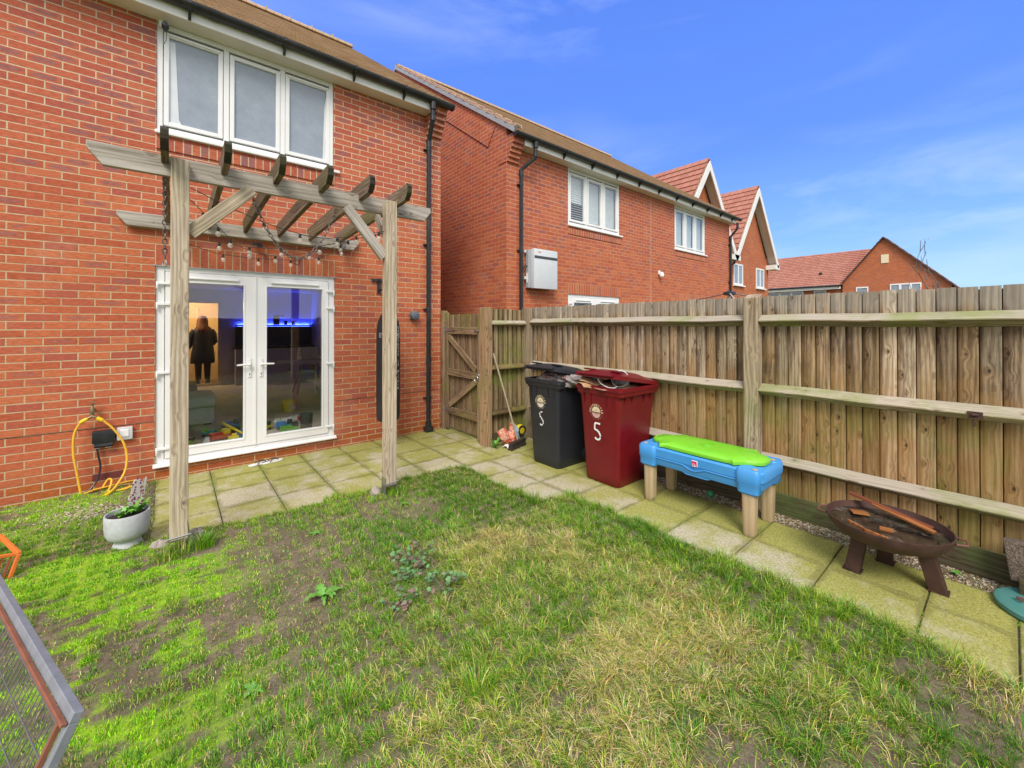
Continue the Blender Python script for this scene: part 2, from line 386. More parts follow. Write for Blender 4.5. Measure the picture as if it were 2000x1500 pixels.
# ---- paving ----
def paving():
    g = G('paving_concrete'); p = g.pos(); P = g.sep(p); rn = g.attr('rnd')
    big = g.noise(p, 1.5, 5, .6); med = g.noise(p, 5., 6, .68); fine = g.lin(g.noise(p, 60., 5, .85), .34, .66); sp2 = g.noise(p, 95., 3, .7)
    c = g.mix(fine, (.30, .275, .19), (.64, .58, .43))
    c = g.mix(g.m('MULTIPLY', g.sst(rn, .2, .9), .25), c, (.62, .58, .48))
    alg = g.m('ADD', g.m('MULTIPLY', med, .62), g.m('ADD', g.m('MULTIPLY', big, .55), g.m('MULTIPLY', g.m('SUBTRACT', rn, .5), .16)))
    # algae is thickest in the damp strip next to the fence and along the house
    damp = g.m('MAXIMUM', g.m('MULTIPLY', g.sst(P[0], 3.15, 4.0), g.m('SUBTRACT', 1., g.sst(P[1], -2., -1.2))), g.m('MULTIPLY', g.sst(P[1], -1.4, 0.), .35))
    f = g.sst(g.m('ADD', alg, g.m('MULTIPLY', damp, .16)), .44, .68)
    c = g.mix(g.m('MULTIPLY', f, .88), c, g.mix(fine, (.17, .185, .022), (.45, .44, .075)))
    c = g.mix(g.m('MULTIPLY', g.sst(sp2, .56, .66), .6), c, (.14, .115, .06))
    c = g.mix(g.m('MULTIPLY', g.sst(g.noise(p, 110., 2, .6), .62, .68), .6), c, (.74, .70, .60))
    # damp grime gathered along the joints
    gc = g.sep(g.attr('gc', 'Vector'))
    ed = g.m('MAXIMUM', g.m('ABSOLUTE', gc[0]), g.m('ABSOLUTE', gc[1]))
    c = g.mix(g.m('MULTIPLY', g.sst(g.m('ADD', ed, g.m('MULTIPLY', g.m('SUBTRACT', med, .5), .16)), .195, .236), .5), c, g.mix(med, (.075, .075, .03), (.19, .17, .05)))
    g.bump(g.m('ADD', fine, g.m('MULTIPLY', med, .6)), .35, .003)
    return g.fin(c, .85, 0., .3)
def roof_tile(name, a, b, moss=None, jw=.25, row=.15):
    g = G(name); p = g.pos(); gc = g.sep(g.attr('gc', 'Vector')); rn = g.attr('rnd')
    # gc.x across the slope, gc.y = course number
    uu = g.m('ADD', g.m('DIVIDE', gc[0], jw), g.m('MULTIPLY', g.m('MODULO', gc[1], 2.), .5))
    col = g.m('FLOOR', uu); fu = g.m('FRACT', uu)
    wn_ = g.nt.nodes.new('ShaderNodeTexWhiteNoise'); wn_.noise_dimensions = '2D'; g.put(wn_.inputs[0], g.comb(col, gc[1], 0.))
    r1 = wn_.outputs[0]
    c = g.mix(r1, a, b)
    c = g.mix(g.m('MULTIPLY', g.sst(g.noise(p, 30., 5, .7), .35, .7), .35), c, g.mix(1., c, (.62, .6, .6), 'MULTIPLY'))
    if moss: c = g.mix(g.m('MULTIPLY', g.sst(g.noise(p, 1.6, 6, .7), .5, .72), moss[1]), c, moss[0])
    e = g.m('MINIMUM', fu, g.m('SUBTRACT', 1., fu))
    j = g.sst(e, .005, .035)
    c = g.mix(j, g.mix(1., c, (.3, .28, .27), 'MULTIPLY'), c)
    g.bump(j, .4, .006)
    return g.fin(c, .85, 0., .25)
M = {}
M['brick'] = brick('red_brick'); M['brick_s'] = brick('red_brick_soldier', True, (.97, 1., 1.))
M['brick_far'] = brick('orange_brick', tint=(.95, 1.02, .78), mt=(.85, .55, .45)); M['brick2'] = brick('red_brick_next_door', mt=(.95, .72, .62))
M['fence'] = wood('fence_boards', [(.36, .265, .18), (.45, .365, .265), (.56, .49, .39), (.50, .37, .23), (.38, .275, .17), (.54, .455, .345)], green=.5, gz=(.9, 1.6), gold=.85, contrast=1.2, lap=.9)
M['rail'] = wood('fence_rail', [(.42, .36, .27), (.50, .44, .35)], green=.6, gcol=(.16, .20, .035), knots=.7, bleach=.7)
M['post'] = wood('fence_post_wood', [(.34, .28, .20), (.40, .34, .25)], green=.8, gz=(.5, 1.6), knots=.7)
M['gate'] = wood('gate_wood', [(.34, .235, .16), (.39, .29, .20), (.31, .215, .14)], green=.45, gcol=(.17, .19, .03), knots=.8)
M['gatepost'] = wood('orange_post_wood', [(.42, .28, .17), (.38, .26, .16)], green=.25, knots=.8)
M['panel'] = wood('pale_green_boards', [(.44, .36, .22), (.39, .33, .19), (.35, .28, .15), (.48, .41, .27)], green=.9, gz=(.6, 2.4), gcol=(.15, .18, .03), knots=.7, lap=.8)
M['pergola'] = wood('silvered_pine', [(.60, .53, .41), (.55, .49, .39)], green=.12, gcol=(.2, .22, .06), knots=.8, contrast=.75)
M['beam'] = wood('grey_pine', [(.57, .56, .54), (.61, .60, .58)], green=.04, gcol=(.2, .24, .07), knots=.7, contrast=.6)
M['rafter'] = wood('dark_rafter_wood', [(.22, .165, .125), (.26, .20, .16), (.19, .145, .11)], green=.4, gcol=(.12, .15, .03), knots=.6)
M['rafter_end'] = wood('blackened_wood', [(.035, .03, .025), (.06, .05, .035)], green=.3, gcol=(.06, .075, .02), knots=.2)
M['gravelboard'] = wood('wet_green_timber', [(.10, .085, .055), (.14, .115, .075)], green=.9, gcol=(.07, .095, .03), knots=.6)
M['pave'] = paving()
M['upvc'] = plain('white_upvc', (.80, .80, .80), .32, var=.02, dirt=((.62, .58, .5), .25), scale=3)
M['fascia'] = plain('white_fascia', (.78, .77, .74), .45, var=.03, dirt=((.55, .5, .42), .35), scale=3)
M['soffit'] = plain('cream_soffit', (.70, .66, .58), .5, var=.03, dirt=((.5, .45, .36), .4), scale=3)
M['blackpl'] = plain('black_plastic', (.018, .02, .024), .35, var=.2, dirt=((.10, .10, .10), .3))
M['darkgrey'] = plain('charcoal_plastic', (.045, .047, .055), .42, var=.15, dirt=((.11, .11, .11), .25))
M['binred'] = plain('burgundy_plastic', (.155, .004, .010), .36, var=.12, dirt=((.20, .02, .022), .35), scale=5)
M['binblack'] = plain('dark_bin_plastic', (.019, .021, .028), .46, var=.12, dirt=((.055, .056, .062), .3), scale=5)
M['white'] = plain('white_paint', (.80, .80, .80), .5, var=.05)
M['cream'] = plain('cream_print', (.74, .62, .42), .5, var=.04)
M['pinkish'] = plain('faded_print', (.70, .50, .42), .5, var=.04)
M['tileb'] = roof_tile('brown_roof_tiles', (.42, .285, .18), (.55, .41, .28), moss=((.33, .26, .09), .45), jw=.165)
M['tiler'] = roof_tile('red_roof_tiles', (.38, .150, .105), (.47, .21, .155), moss=((.40, .20, .15), .3), jw=.3)
M['grey'] = plain('light_grey_metal', (.60, .62, .65), .4, var=.03)
M['midgrey'] = plain('mid_grey_metal', (.36, .38, .42), .45, var=.05)
M['steel'] = plain('galvanised_steel', (.42, .43, .45), .38, .85, var=.15)
M['chain'] = plain('weathered_chain', (.17, .15, .14), .5, .6, var=.3, dirt=((.16, .08, .04), .5))
M['rust'] = plain('rusted_steel', (.075, .038, .030), .72, .25, var=.3, scale=14, dirt=((.15, .055, .025), .5), bump=.4)
M['rustin'] = plain('rusty_bowl_inside', (.085, .05, .035), .35, .2, var=.4, scale=12, dirt=((.22, .11, .05), .6), bump=.3)
M['tealpl'] = plain('teal_plastic', (.075, .25, .235), .55, var=.12, dirt=((.16, .30, .27), .5))
M['blue'] = plain('blue_toy_plastic', (.060, .31, .74), .42, var=.05, scale=4, dirt=((.20, .42, .68), .25))
M['green'] = plain('lime_toy_plastic', (.20, .60, .030), .42, var=.05, scale=4, dirt=((.33, .68, .12), .3))
M['beige'] = plain('beige_toy_plastic', (.50, .38, .24), .5, var=.06, scale=5, dirt=((.42, .33, .18), .4))
M['concrete'] = plain('grey_planter_stone', (.50, .52, .555), .8, var=.1, scale=30, dirt=((.36, .36, .34), .4), bump=.25)
M['soil'] = plain('potting_soil', (.035, .024, .017), .95, var=.5, scale=60, bump=.8)
M['hose'] = plain('yellow_hose', (.78, .43, .035), .42, var=.06, dirt=((.5, .3, .06), .3))
M['hosey'] = plain('yellow_fitting', (.82, .55, .01), .35, var=.05)
M['brass'] = plain('old_brass', (.28, .22, .13), .45, .7, var=.25, scale=40)
M['orange'] = plain('orange_plastic', (.80, .20, .04), .45, var=.08, dirt=((.6, .2, .07), .3))
M['cagegrey'] = plain('grey_painted_timber', (.22, .235, .27), .6, var=.15, scale=20, dirt=((.33, .34, .36), .4), bump=.3)
M['cagewood'] = plain('red_stained_timber', (.24, .085, .05), .6, var=.2, scale=20)
M['wire'] = plain('galvanised_wire', (.20, .21, .24), .45, .6)
M['dirtwood'] = plain('broom_handle_wood', (.36, .30, .20), .7, var=.2, scale=20, dirt=((.25, .26, .10), .4))
M['bristle'] = plain('dark_bristles', (.045, .03, .025), .9, var=.5, scale=90, bump=.8)
M['card'] = plain('brown_cardboard', (.50, .30, .165), .8, var=.15, scale=12, dirt=((.30, .17, .09), .5))
M['stone'] = plain('pale_stone', (.42, .36, .33), .85, var=.3, scale=18, dirt=((.22, .2, .18), .6), bump=.8)
M['carpetp'] = plain('brown_carpet_pile', (.30, .22, .17), .98, var=.6, scale=140, bump=1.)
M['leaf'] = plain('weed_leaf_green', (.13, .33, .045), .5, var=.25, scale=30)
M['leafblue'] = plain('mallow_leaf', (.12, .27, .10), .6, var=.3, scale=30)
M['leafdry'] = plain('purple_brown_leaf', (.20, .13, .11), .75, var=.35, scale=30)
M['ceramic'] = plain('ceramic_white', (.74, .73, .70), .3, var=.04)
M['sofa'] = plain('grey_green_fabric', (.58, .64, .60), .95, var=.15, scale=60, bump=.4)
M['iwall'] = plain('cream_interior_wall', (.50, .48, .46), .85, var=.02)
M['iwall2'] = plain('lilac_interior_wall', (.58, .55, .64), .85, var=.02)
M['icarpet'] = plain('beige_carpet', (.52, .45, .38), .95, var=.15, scale=30, bump=.5)
M['dark'] = plain('dark_cabinet', (.035, .035, .045), .5, var=.1)
M['coat'] = plain('navy_padded_fabric', (.012, .016, .032), .6, var=.2, scale=15)
M['skin'] = plain('skin', (.55, .32, .24), .55, var=.04)
M['hair'] = plain('auburn_hair', (.10, .032, .018), .75, var=.35, scale=40)
for k_, c_ in dict(tred=(.62, .03, .03), tgreen=(.12, .50, .05), tblue=(.04, .20, .55), tyellow=(.80, .60, .02), tteal=(.05, .45, .45), tdark=(.03, .04, .05)).items():
    M[k_] = plain('toy_' + k_[1:], c_, .4, var=.1)
def clear_glass(name, tint=(.93, .96, .96), refl=1.0, bumpy=0.):
    g = G(name); nt_ = g.nt; nt_.nodes.remove(g.b)
    t = g.n('ShaderNodeBsdfTransparent', None, 0, Color=tint)
    gl = nt_.nodes.new('ShaderNodeBsdfGlossy'); gl.inputs['Roughness'].default_value = .0; gl.inputs['Color'].default_value = (refl, refl, refl, 1)
    fr = nt_.nodes.new('ShaderNodeFresnel'); fr.inputs[0].default_value = 2.05
    gn_ = nt_.nodes.new('ShaderNodeNewGeometry'); fq = g.m('MULTIPLY', fr.outputs[0], g.m('SUBTRACT', 1., gn_.outputs['Backfacing']))
    mx = nt_.nodes.new('ShaderNodeMixShader'); nt_.links.new(fq, mx.inputs[0]); nt_.links.new(t, mx.inputs[1]); nt_.links.new(gl.outputs[0], mx.inputs[2])
    nt_.links.new(mx.outputs[0], g.out.inputs[0]); return g.mat
M['glass'] = clear_glass('door_glass')
M['bulbglass'] = plain('bulb_glass', (.85, .80, .72), .08, var=.02, spec=1., Alpha=.38)
def misted():
    g = G('misted_window_glass'); p = g.pos(); n = g.noise(p, 5., 6, .7); f = g.noise(p, 160., 2, .6)
    c = g.mix(g.lin(n, .3, .7), (.205, .245, .31), (.285, .33, .39)); c = g.mix(g.m('MULTIPLY', f, .3), c, (.36, .41, .47))
    return g.fin(c, g.lin(n, .3, .7, .12, .3), 0., .8)
M['misted'] = misted()
M['curtain'] = plain('white_net_curtain', (.62, .66, .70), .4, var=.06, scale=5, spec=.8)
def emis(name, col, st):
    g = G(name); return g.fin((0, 0, 0), .5, Emission_Color=(*col, 1), Emission_Strength=st)
M['led'] = emis('blue_led_strip', (.03, .06, 1.0), 110.); M['lampw'] = emis('warm_hall_lamp', (1., .55, .18), 5.)
# ================= HOUSES =================
def roof_slope(mb, x0, x1, e, r_, gauge, flip=False, mat=0, thick=.018, along='X'):
    """courses of tiles from eave e=(y,z) to ridge r_=(y,z); along='X': courses run along X"""
    dy, dz = r_[0] - e[0], r_[1] - e[1]; ln = math.hypot(dy, dz); n = max(1, round(ln / gauge)); ny, nz = -dz / ln, dy / ln
    if nz < 0: ny, nz = -ny, -nz
    for i in range(n):
        a, b = i / n, min(1.0, (i + 1.25) / n)
        def P(x, t, h):
            y, z = e[0] + dy * t + ny * h, e[1] + dz * t + nz * h
            return (x, y, z) if along == 'X' else (y, x, z)
        lo = thick * 1.6
        vs = [P(x0, a, lo), P(x1, a, lo), P(x1, b, thick * .5), P(x0, b, thick * .5), P(x0, a, lo - thick), P(x1, a, lo - thick), P(x1, b, -thick * .5), P(x0, b, -thick * .5)]
        gc = [(x0, i, 0), (x1, i, 0)] * 1 + [(x1, i, 0), (x0, i, 0), (x0, i, 0), (x1, i, 0), (x1, i, 0), (x0, i, 0)]
        mb.add(vs, [(0, 1, 2, 3), (7, 6, 5, 4), (0, 4, 5, 1), (1, 5, 6, 2), (2, 6, 7, 3), (3, 7, 4, 0)], mat, gc)
def wall_with_holes(mb, x0, x1, z0, z1, holes, y0=0, y1=.28, mat=0):
    """front wall in plane Y, holes = [(xa,xb,za,zb)] as butted blocks"""
    xs = sorted({x0, x1, *[h[0] for h in holes], *[h[1] for h in holes]})
    for a, b in zip(xs, xs[1:]):
        zs = [z0]; hs = sorted([h for h in holes if h[0] <= a + 1e-6 and h[1] >= b - 1e-6], key=lambda h: h[2])
        cur = z0
        for h in hs:
            if h[2] > cur + 1e-4: mb.box(a, b, y0, y1, cur, h[2], mat)
            cur = h[3]
        if z1 > cur + 1e-4: mb.box(a, b, y0, y1, cur, z1, mat)
def frame_rect(mb, x0, x1, z0, z1, w, y0, y1, mat=0):
    mb.box(x0, x0 + w, y0, y1, z0, z1, mat); mb.box(x1 - w, x1, y0, y1, z0, z1, mat)
    mb.box(x0 + w, x1 - w, y0, y1, z0, z0 + w, mat); mb.box(x0 + w, x1 - w, y0, y1, z1 - w, z1, mat)
def window3(root, x0, x1, z0, z1, panes, kind='misted', y=.015, gz=(.12, .13)):
    f = MB(); frame_rect(f, x0, x1, z0, z1, .055, y, y + .07)
    n = len(panes)
    for k in range(n - 1):
        mx = (panes[k][1] + panes[k + 1][0]) / 2; f.box(mx - .028, mx + .028, y + .001, y + .069, z0 + .055, z1 - .055)
    f.box(x0 - .01, x1 + .07, -.045, y, z0 - .04, z0 - .003)
    fo = f.build('window_frame', M['upvc'], root, bevel=.006, seg=1)
    for k, (a, b) in enumerate(panes):
        s = MB(); frame_rect(s, a - .045, b + .045, z0 + gz[0] - .045, z1 - gz[1] + .045, .045, y - .006, y + .05)
        if k != 1: s.box(a - .02, b + .02, y - .02, y - .006, z1 - gz[1] + .012, z1 - gz[1] + .038)
        s.build('sash', M['upvc'], fo, bevel=.004, seg=1)
        p = MB(); p.box(a, b, y + .02, y + .03, z0 + gz[0], z1 - gz[1])
        p.build('pane', M['glass'] if kind != 'misted' else M['misted'], fo)
    return fo
def french_door(root, x0, zb=.17, zt=2.27, x1=None):
    x1 = x1 or x0 + 1.81; y = .02
    f = MB(); f.box(x0, x0 + .075, y, y + .07, zb, zt); f.box(x1 - .075, x1, y, y + .07, zb, zt); f.box(x0 + .075, x1 - .075, y, y + .07, zt - .055, zt)
    f.box(x0 + .075, x1 - .075, y, y + .07, zb, zb + .035)
    f.prism([(-.055, zb - .035), (y + .07, zb - .035), (y + .07, zb), (-.02, zb), (-.055, zb - .015)], x0 - .015, x1 + .015, 'X')
    fo = f.build('door_frame', M['upvc'], root, bevel=.005, seg=1)
    xm = (x0 + x1) / 2
    for s, (a, b) in enumerate(((x0 + .08, xm - .004), (xm + .004, x1 - .08))):
        lf = MB(); ga, gb = (a + .105, b - .115) if s == 0 else (a + .115, b - .075)
        za, zt2 = zb + .135, zt - .17; yl = y - .014
        lf.box(a, ga, yl, yl + .06, zb + .04, zt - .06); lf.box(gb, b, yl, yl + .06, zb + .04, zt - .06)
        lf.box(ga, gb, yl, yl + .06, zb + .04, za); lf.box(ga, gb, yl, yl + .06, zt2, zt - .06)
        # bead lines
        for q in ((ga - .018, ga, za - .018, zt2 + .018), (gb, gb + .018, za - .018, zt2 + .018)): lf.box(q[0], q[1], yl - .006, yl, q[2], q[3])
        lf.box(ga, gb, yl - .006, yl, za - .018, za); lf.box(ga, gb, yl - .006, yl, zt2, zt2 + .018)
        if s == 0: lf.box(b - .012, b + .016, yl - .010, yl - .001, zb + .04, zt - .06)
        lo = lf.build('door_leaf', M['upvc'], root, bevel=.004, seg=1)
        p = MB(); p.box(ga, gb, yl + .02, yl + .03, za, zt2); p.build('pane', M['glass'], lo)
        v = MB(); v.box(ga + .05, gb - .05, yl - .022, yl - .001, zt2 + .042, zt2 + .060); v.box(ga + .045, gb - .045, yl - .012, yl - .001, zt2 + .036, zt2 + .064); v.build('trickle_vent', M['upvc'], lo, bevel=.003, seg=1)
        hx = b - .055 if s == 0 else a + .055; h = MB()
        h.box(hx - .014, hx + .014, yl - .012, yl - .001, 1.02, 1.24); h.tube([(hx, yl - .01, 1.17), (hx, yl - .05, 1.17)], .011)
        dx = -.13 if s == 0 else .13
        h.tube([(hx, yl - .05, 1.17), (hx + dx * .25, yl - .055, 1.172), (hx + dx, yl - .052, 1.168)], [.011, .011, .009])
        h.build('handle', M['white'], lo)
        k = MB(); k.lathe([(0, -.0145), (.006, -.0145), (.006, -.012)], (hx, yl, 1.06), 10, axis='Y'); k.box(hx - .0025, hx + .0025, yl - .0145, yl - .013, 1.040, 1.06); k.build('keyhole', M['blackpl'], lo)
        hy = x0 + .06 if s == 0 else x1 - .06
        for hz in ((2.08, 1.86, 1.13, .30) if s else (2.08, 1.86, 1.13, .32)):
            g = MB(); w = .10 if s == 0 else .085; sg = 1 if s == 0 else -1
            g.box(hy - .045 * sg, hy + (w - .04) * sg, yl - .020, yl - .002, hz - .012, hz + .014); g.tube([(hy - .045 * sg, yl - .012, hz - .06), (hy - .045 * sg, yl - .012, hz + .018)], .011, 8)
            g.build('hinge', M['white'], lo, bevel=.003, seg=1)
def soldier(root, x0, x1, z0, z1, y=-.004, name='lintel_course'):
    m = MB(); m.box(x0, x1, y, .02, z0, z1); return m.build(name, M['brick_s'], root)
def corbel(mb, x0, x1):
    for i in range(5):
        z = 4.57 + .075 * i
        mb.box(x0, x1 - .001 * i, -.04 * (i + 1), 0, z, z + .075 - (.0 if i < 4 else .0))
    mb.box(x0, x1, -.22, 0, 4.945, 5.03)
def gutter(root, x0, x1, y=-.262, z=5.012, brk=(), outlet=None):
    g = MB(); n = 10; r_o, r_i = .066, .058
    prof = [(y + r_o * math.cos(a), z - r_o * math.sin(a)) for a in [math.pi * k / n for k in range(n + 1)]] + [(y + r_i * math.cos(a), z - r_i * math.sin(a)) for a in [math.pi * (n - k) / n for k in range(n + 1)]]
    g.prism(prof, x0, x1, 'X')
    for xe in (x0, x1): g.prism([(y + .070 * math.cos(a), z - .070 * math.sin(a)) for a in [math.pi * k / n for k in range(n + 1)]], xe - .02, xe + .006, 'X')
    for k in range(int((x1 - x0) / 4)):
        xe = x0 + 4 * (k + .62); g.prism([(y + .073 * math.cos(a), z - .073 * math.sin(a)) for a in [math.pi * k2 / n for k2 in range(n + 1)]], xe - .05, xe + .05, 'X')
    if outlet: g.lathe([(.045, -.13), (.048, -.02), (.07, .0)], (outlet, y, z - .03), 14)
    go = g.build('gutter', M['blackpl'], root)
    for xb in brk:
        b = MB(); b.prism([(y + .07, z - .15), (y + .07, z + .02), (y + .055, z + .02), (y + .055, z - .05)] + [(y + .063 * math.cos(a), z - .065 * math.sin(a)) for a in [R(q) for q in (30, 60, 90, 120, 150, 180)]] + [(y - .068, z + .01), (y - .072, z + .01), (y - .072, z - .03), (y - .03, z - .085), (y + .045, z - .15)], xb - .013, xb + .013, 'X')
        b.build('gutter_bracket', M['blackpl'], go)
    return go
def downpipe(root, x, xt, clips, y=-.055, zg=4.88, yg=-.255, z0=.08, r=.034):
    d = MB(); d.tube([(xt, yg, zg), (xt, yg, zg - .16), (xt, yg + .012, zg - .20), (x, y - .015, zg - .40), (x, y, zg - .45), (x, y, z0)], r, 14)
    for p_, q_ in (((xt, yg, zg - .12), (xt, yg, zg - .19)), ((x, y, zg - .40), (x, y, zg - .52)), ((x, y, 1.05), (x, y, 1.13))): d.tube([p_, q_], r + .006, 14)
    if z0 < .3: d.tube([(x, y, z0), (x, y, z0 + .06)], r + .012, 14); d.box(x - .06, x + .06, y - .05, y + .05, .0, .08)
    do = d.build('downpipe', M['blackpl'], root)
    for c in clips:
        k = MB(); k.tube([(x, y, c - .012), (x, y, c + .012)], r + .007, 14); k.box(x - .068, x + .06, y + .02, y + .054, c - .01, c + .01); k.tube([(x - .06, y + .01, c), (x - .06, y + .05, c)], .006, 6)
        k.build('pipe_clip', M['blackpl'], do)
    return do

# ---------- the house on the left ----------
H1 = thing('brick_house', 'red brick house with white patio doors and triple window behind the wooden pergola', 'house', (-1.3, 3, 0), 'red brick houses')
XL, XR = -6.0, 3.41
w = MB(); wall_with_holes(w, XL, XR, -.3, 5.05, [(0, 1.81, .13, 2.27), (0, 1.79, 3.66, 4.865)])
w.box(XR - .28, XR, .28, 8.52, -.3, 5.0); w.box(XL, XL + .28, .28, 8.52, -.3, 5.0); w.box(XL, XR, 8.52, 8.8, -.3, 5.0)
for xa in (XR - .28, XL): w.prism([(.0, 5.0), (8.8, 5.0), (8.8, 5.17), (4.4, 8.28), (.0, 5.17)], xa + .001, xa + .279, 'X')
corbel(w, 3.15, XR); w.build('wall', M['brick'], H1)
for xa, xb in ((XL, -.001), (1.812, XR + .003)): m = MB(); m.box(xa, xb, -.0035, .003, .618, .6225); m.build('expansion_joint', M['blackpl'], H1)
soldier(H1, -.004, 1.815, 2.272, 2.485); soldier(H1, -.004, 1.80, 3.505, 3.62, -.014, 'sill_course')
m = MB(); m.box(-.03, 1.84, -.006, .02, 2.264, 2.2715); m.build('lintel_edge', M['midgrey'], H1)
rf = MB(); roof_slope(rf, XL - .1, XR + .05, (-.285, 5.012), (4.40, 8.32), .165); roof_slope(rf, XL - .1, XR + .05, (9.1, 5.06), (4.40, 8.35), .33)
ro = rf.build('roof', M['tileb'], H1)
rd = MB()
for k in range(int((XR + .05 - XL) / .45)):
    xa = XR + .05 - .45 * (k + 1); rd.prism([(4.4 + .13 * math.cos(a), 8.31 + .11 * math.sin(a)) for a in [R(q) for q in range(0, 181, 20)]], xa, xa + .442, 'X'); rd.box(xa - .012, xa + .012, 4.33, 4.47, 8.38, 8.455)
rd.build('ridge_tiles', M['tileb'], ro)
m = MB(); m.box(XL, 3.148, -.215, -.192, 4.86, 5.02); m.box(XL, 3.148, -.235, -.215, 4.99, 5.02); m.build('fascia', M['fascia'], H1, bevel=.004, seg=1)
m = MB(); m.box(XL, 3.148, -.192, .08, 4.862, 4.88); m.build('soffit', M['soffit'], H1)
gutter(H1, XL, 3.47, brk=[-2.2, -1.25, -.3, .27, 1.16, 1.98, 2.68], outlet=3.13)
downpipe(H1, 3.17, 3.13, (4.33, 2.87, 1.88, .52))
window3(H1, 0.0, 1.79, 3.70, 4.862, [(.105, .535), (.69, 1.115), (1.265, 1.70)], 'misted')
# net curtains just behind the panes, caught against the glass
m = MB(); m.prism([(.105, 3.83), (.105, 4.70), (.155, 4.70), (.19, 3.83)], .031, .033, 'Y'); m.build('curtain', M['curtain'], H1); m = MB(); m.prism([(.115, 3.825), (.21, 3.825), (.19, 3.87), (.15, 3.89), (.115, 3.885)], .028, .030, 'Y')
m.build('cushion_edge', M['curtain'], H1); m = MB(); m.prism([(1.66, 3.825), (1.70, 3.825), (1.70, 4.66), (1.68, 4.5)], .031, .033, 'Y'); m.build('curtain', M['curtain'], H1)
french_door(H1, 0.0)
m = MB(); m.box(-.459, -.244, -.006, .01, .105, .17)
for k in range(7): m.prism([(-.011, .108 + k * .009), (-.005, .108 + k * .009), (-.005, .113 + k * .009)], -.455, -.248, 'X')
m.build('air_brick', plain('maroon_vent', (.16, .03, .025), .5), H1)
# interior shell seen through the patio doors
it = MB(); it.box(-2.6, 3.1, .30, 6.6, .10, .165); it.build('interior_floor', M['icarpet'], H1)
it = MB(); it.box(-2.75, -2.6, .28, 8.5, .1, 2.6); it.box(3.1, 3.13, .28, 8.5, .1, 2.6); it.box(-2.6, 3.1, .285, 8.5, 2.5, 2.6)
it.build('interior_side_wall', M['iwall'], H1)
it = MB(); it.box(-2.6, .05, 6.6, 6.72, .1, 2.5); it.box(.05, 1.02, 6.6, 6.72, 2.18, 2.5); it.box(1.02, 3.1, 6.6, 6.72, .1, 2.5)
it.build('interior_back_wall', M['iwall2'], H1)
it = MB(); it.box(-1.2, 2.4, 8.0, 8.1, .1, 2.5); it.box(1.30, 1.38, 6.72, 8.0, .1, 2.5); it.box(-1.0, -.92, 6.72, 8.0, .1, 2.5); it.build('hall_wall', plain('warm_hall_paint', (.62, .48, .30), .8, var=.03), H1)
it = MB(); it.box(-1.2, 2.4, 6.6, 8.0, .10, .162); it.build('hall_floor', plain('hall_timber_floor', (.20, .11, .06), .4), H1)
it = MB(); frame_rect(it, .02, 1.05, .165, 2.22, .06, 6.57, 6.60); it.build('hall_door_frame', plain('cream_gloss', (.70, .58, .40), .4), H1)
it = MB(); it.box(-.02, .30, 7.55, 7.62, .17, 2.1); it.box(.62, .66, 7.96, 7.99, .2, 2.1); it.build('hall_inner_door', plain('cream_door', (.66, .55, .38), .4), H1)

# fill the space round the upper window so the room behind is dark
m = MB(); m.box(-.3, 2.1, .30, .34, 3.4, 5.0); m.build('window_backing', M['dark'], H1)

# ---------- things inside ----------
t = thing('sofa', 'grey green fabric corner sofa inside left patio door', 'sofa', (0, 2.1, .165))
a = MB(); a.box(-.75, .62, 1.72, 2.45, .20, .43); a.build('base', M['sofa'], t, bevel=.03)
a = MB(); a.box(-.76, .635, 1.70, 2.47, .435, .60); a.build('seat_cushion', M['sofa'], t, bevel=.05, seg=3)
a = MB(); a.box(-.8, .45, 2.52, 3.2, .2, .68); a.build('rear_seat', plain('mauve_fabric', (.34, .27, .28), .95, var=.1, scale=40), t, bevel=.06, seg=3)
for x_, y_ in ((.50, 1.80), (-.6, 1.8)): a = MB(); a.box(x_, x_ + .09, y_, y_ + .06, .165, .20); a.build('foot', M['dark'], t)
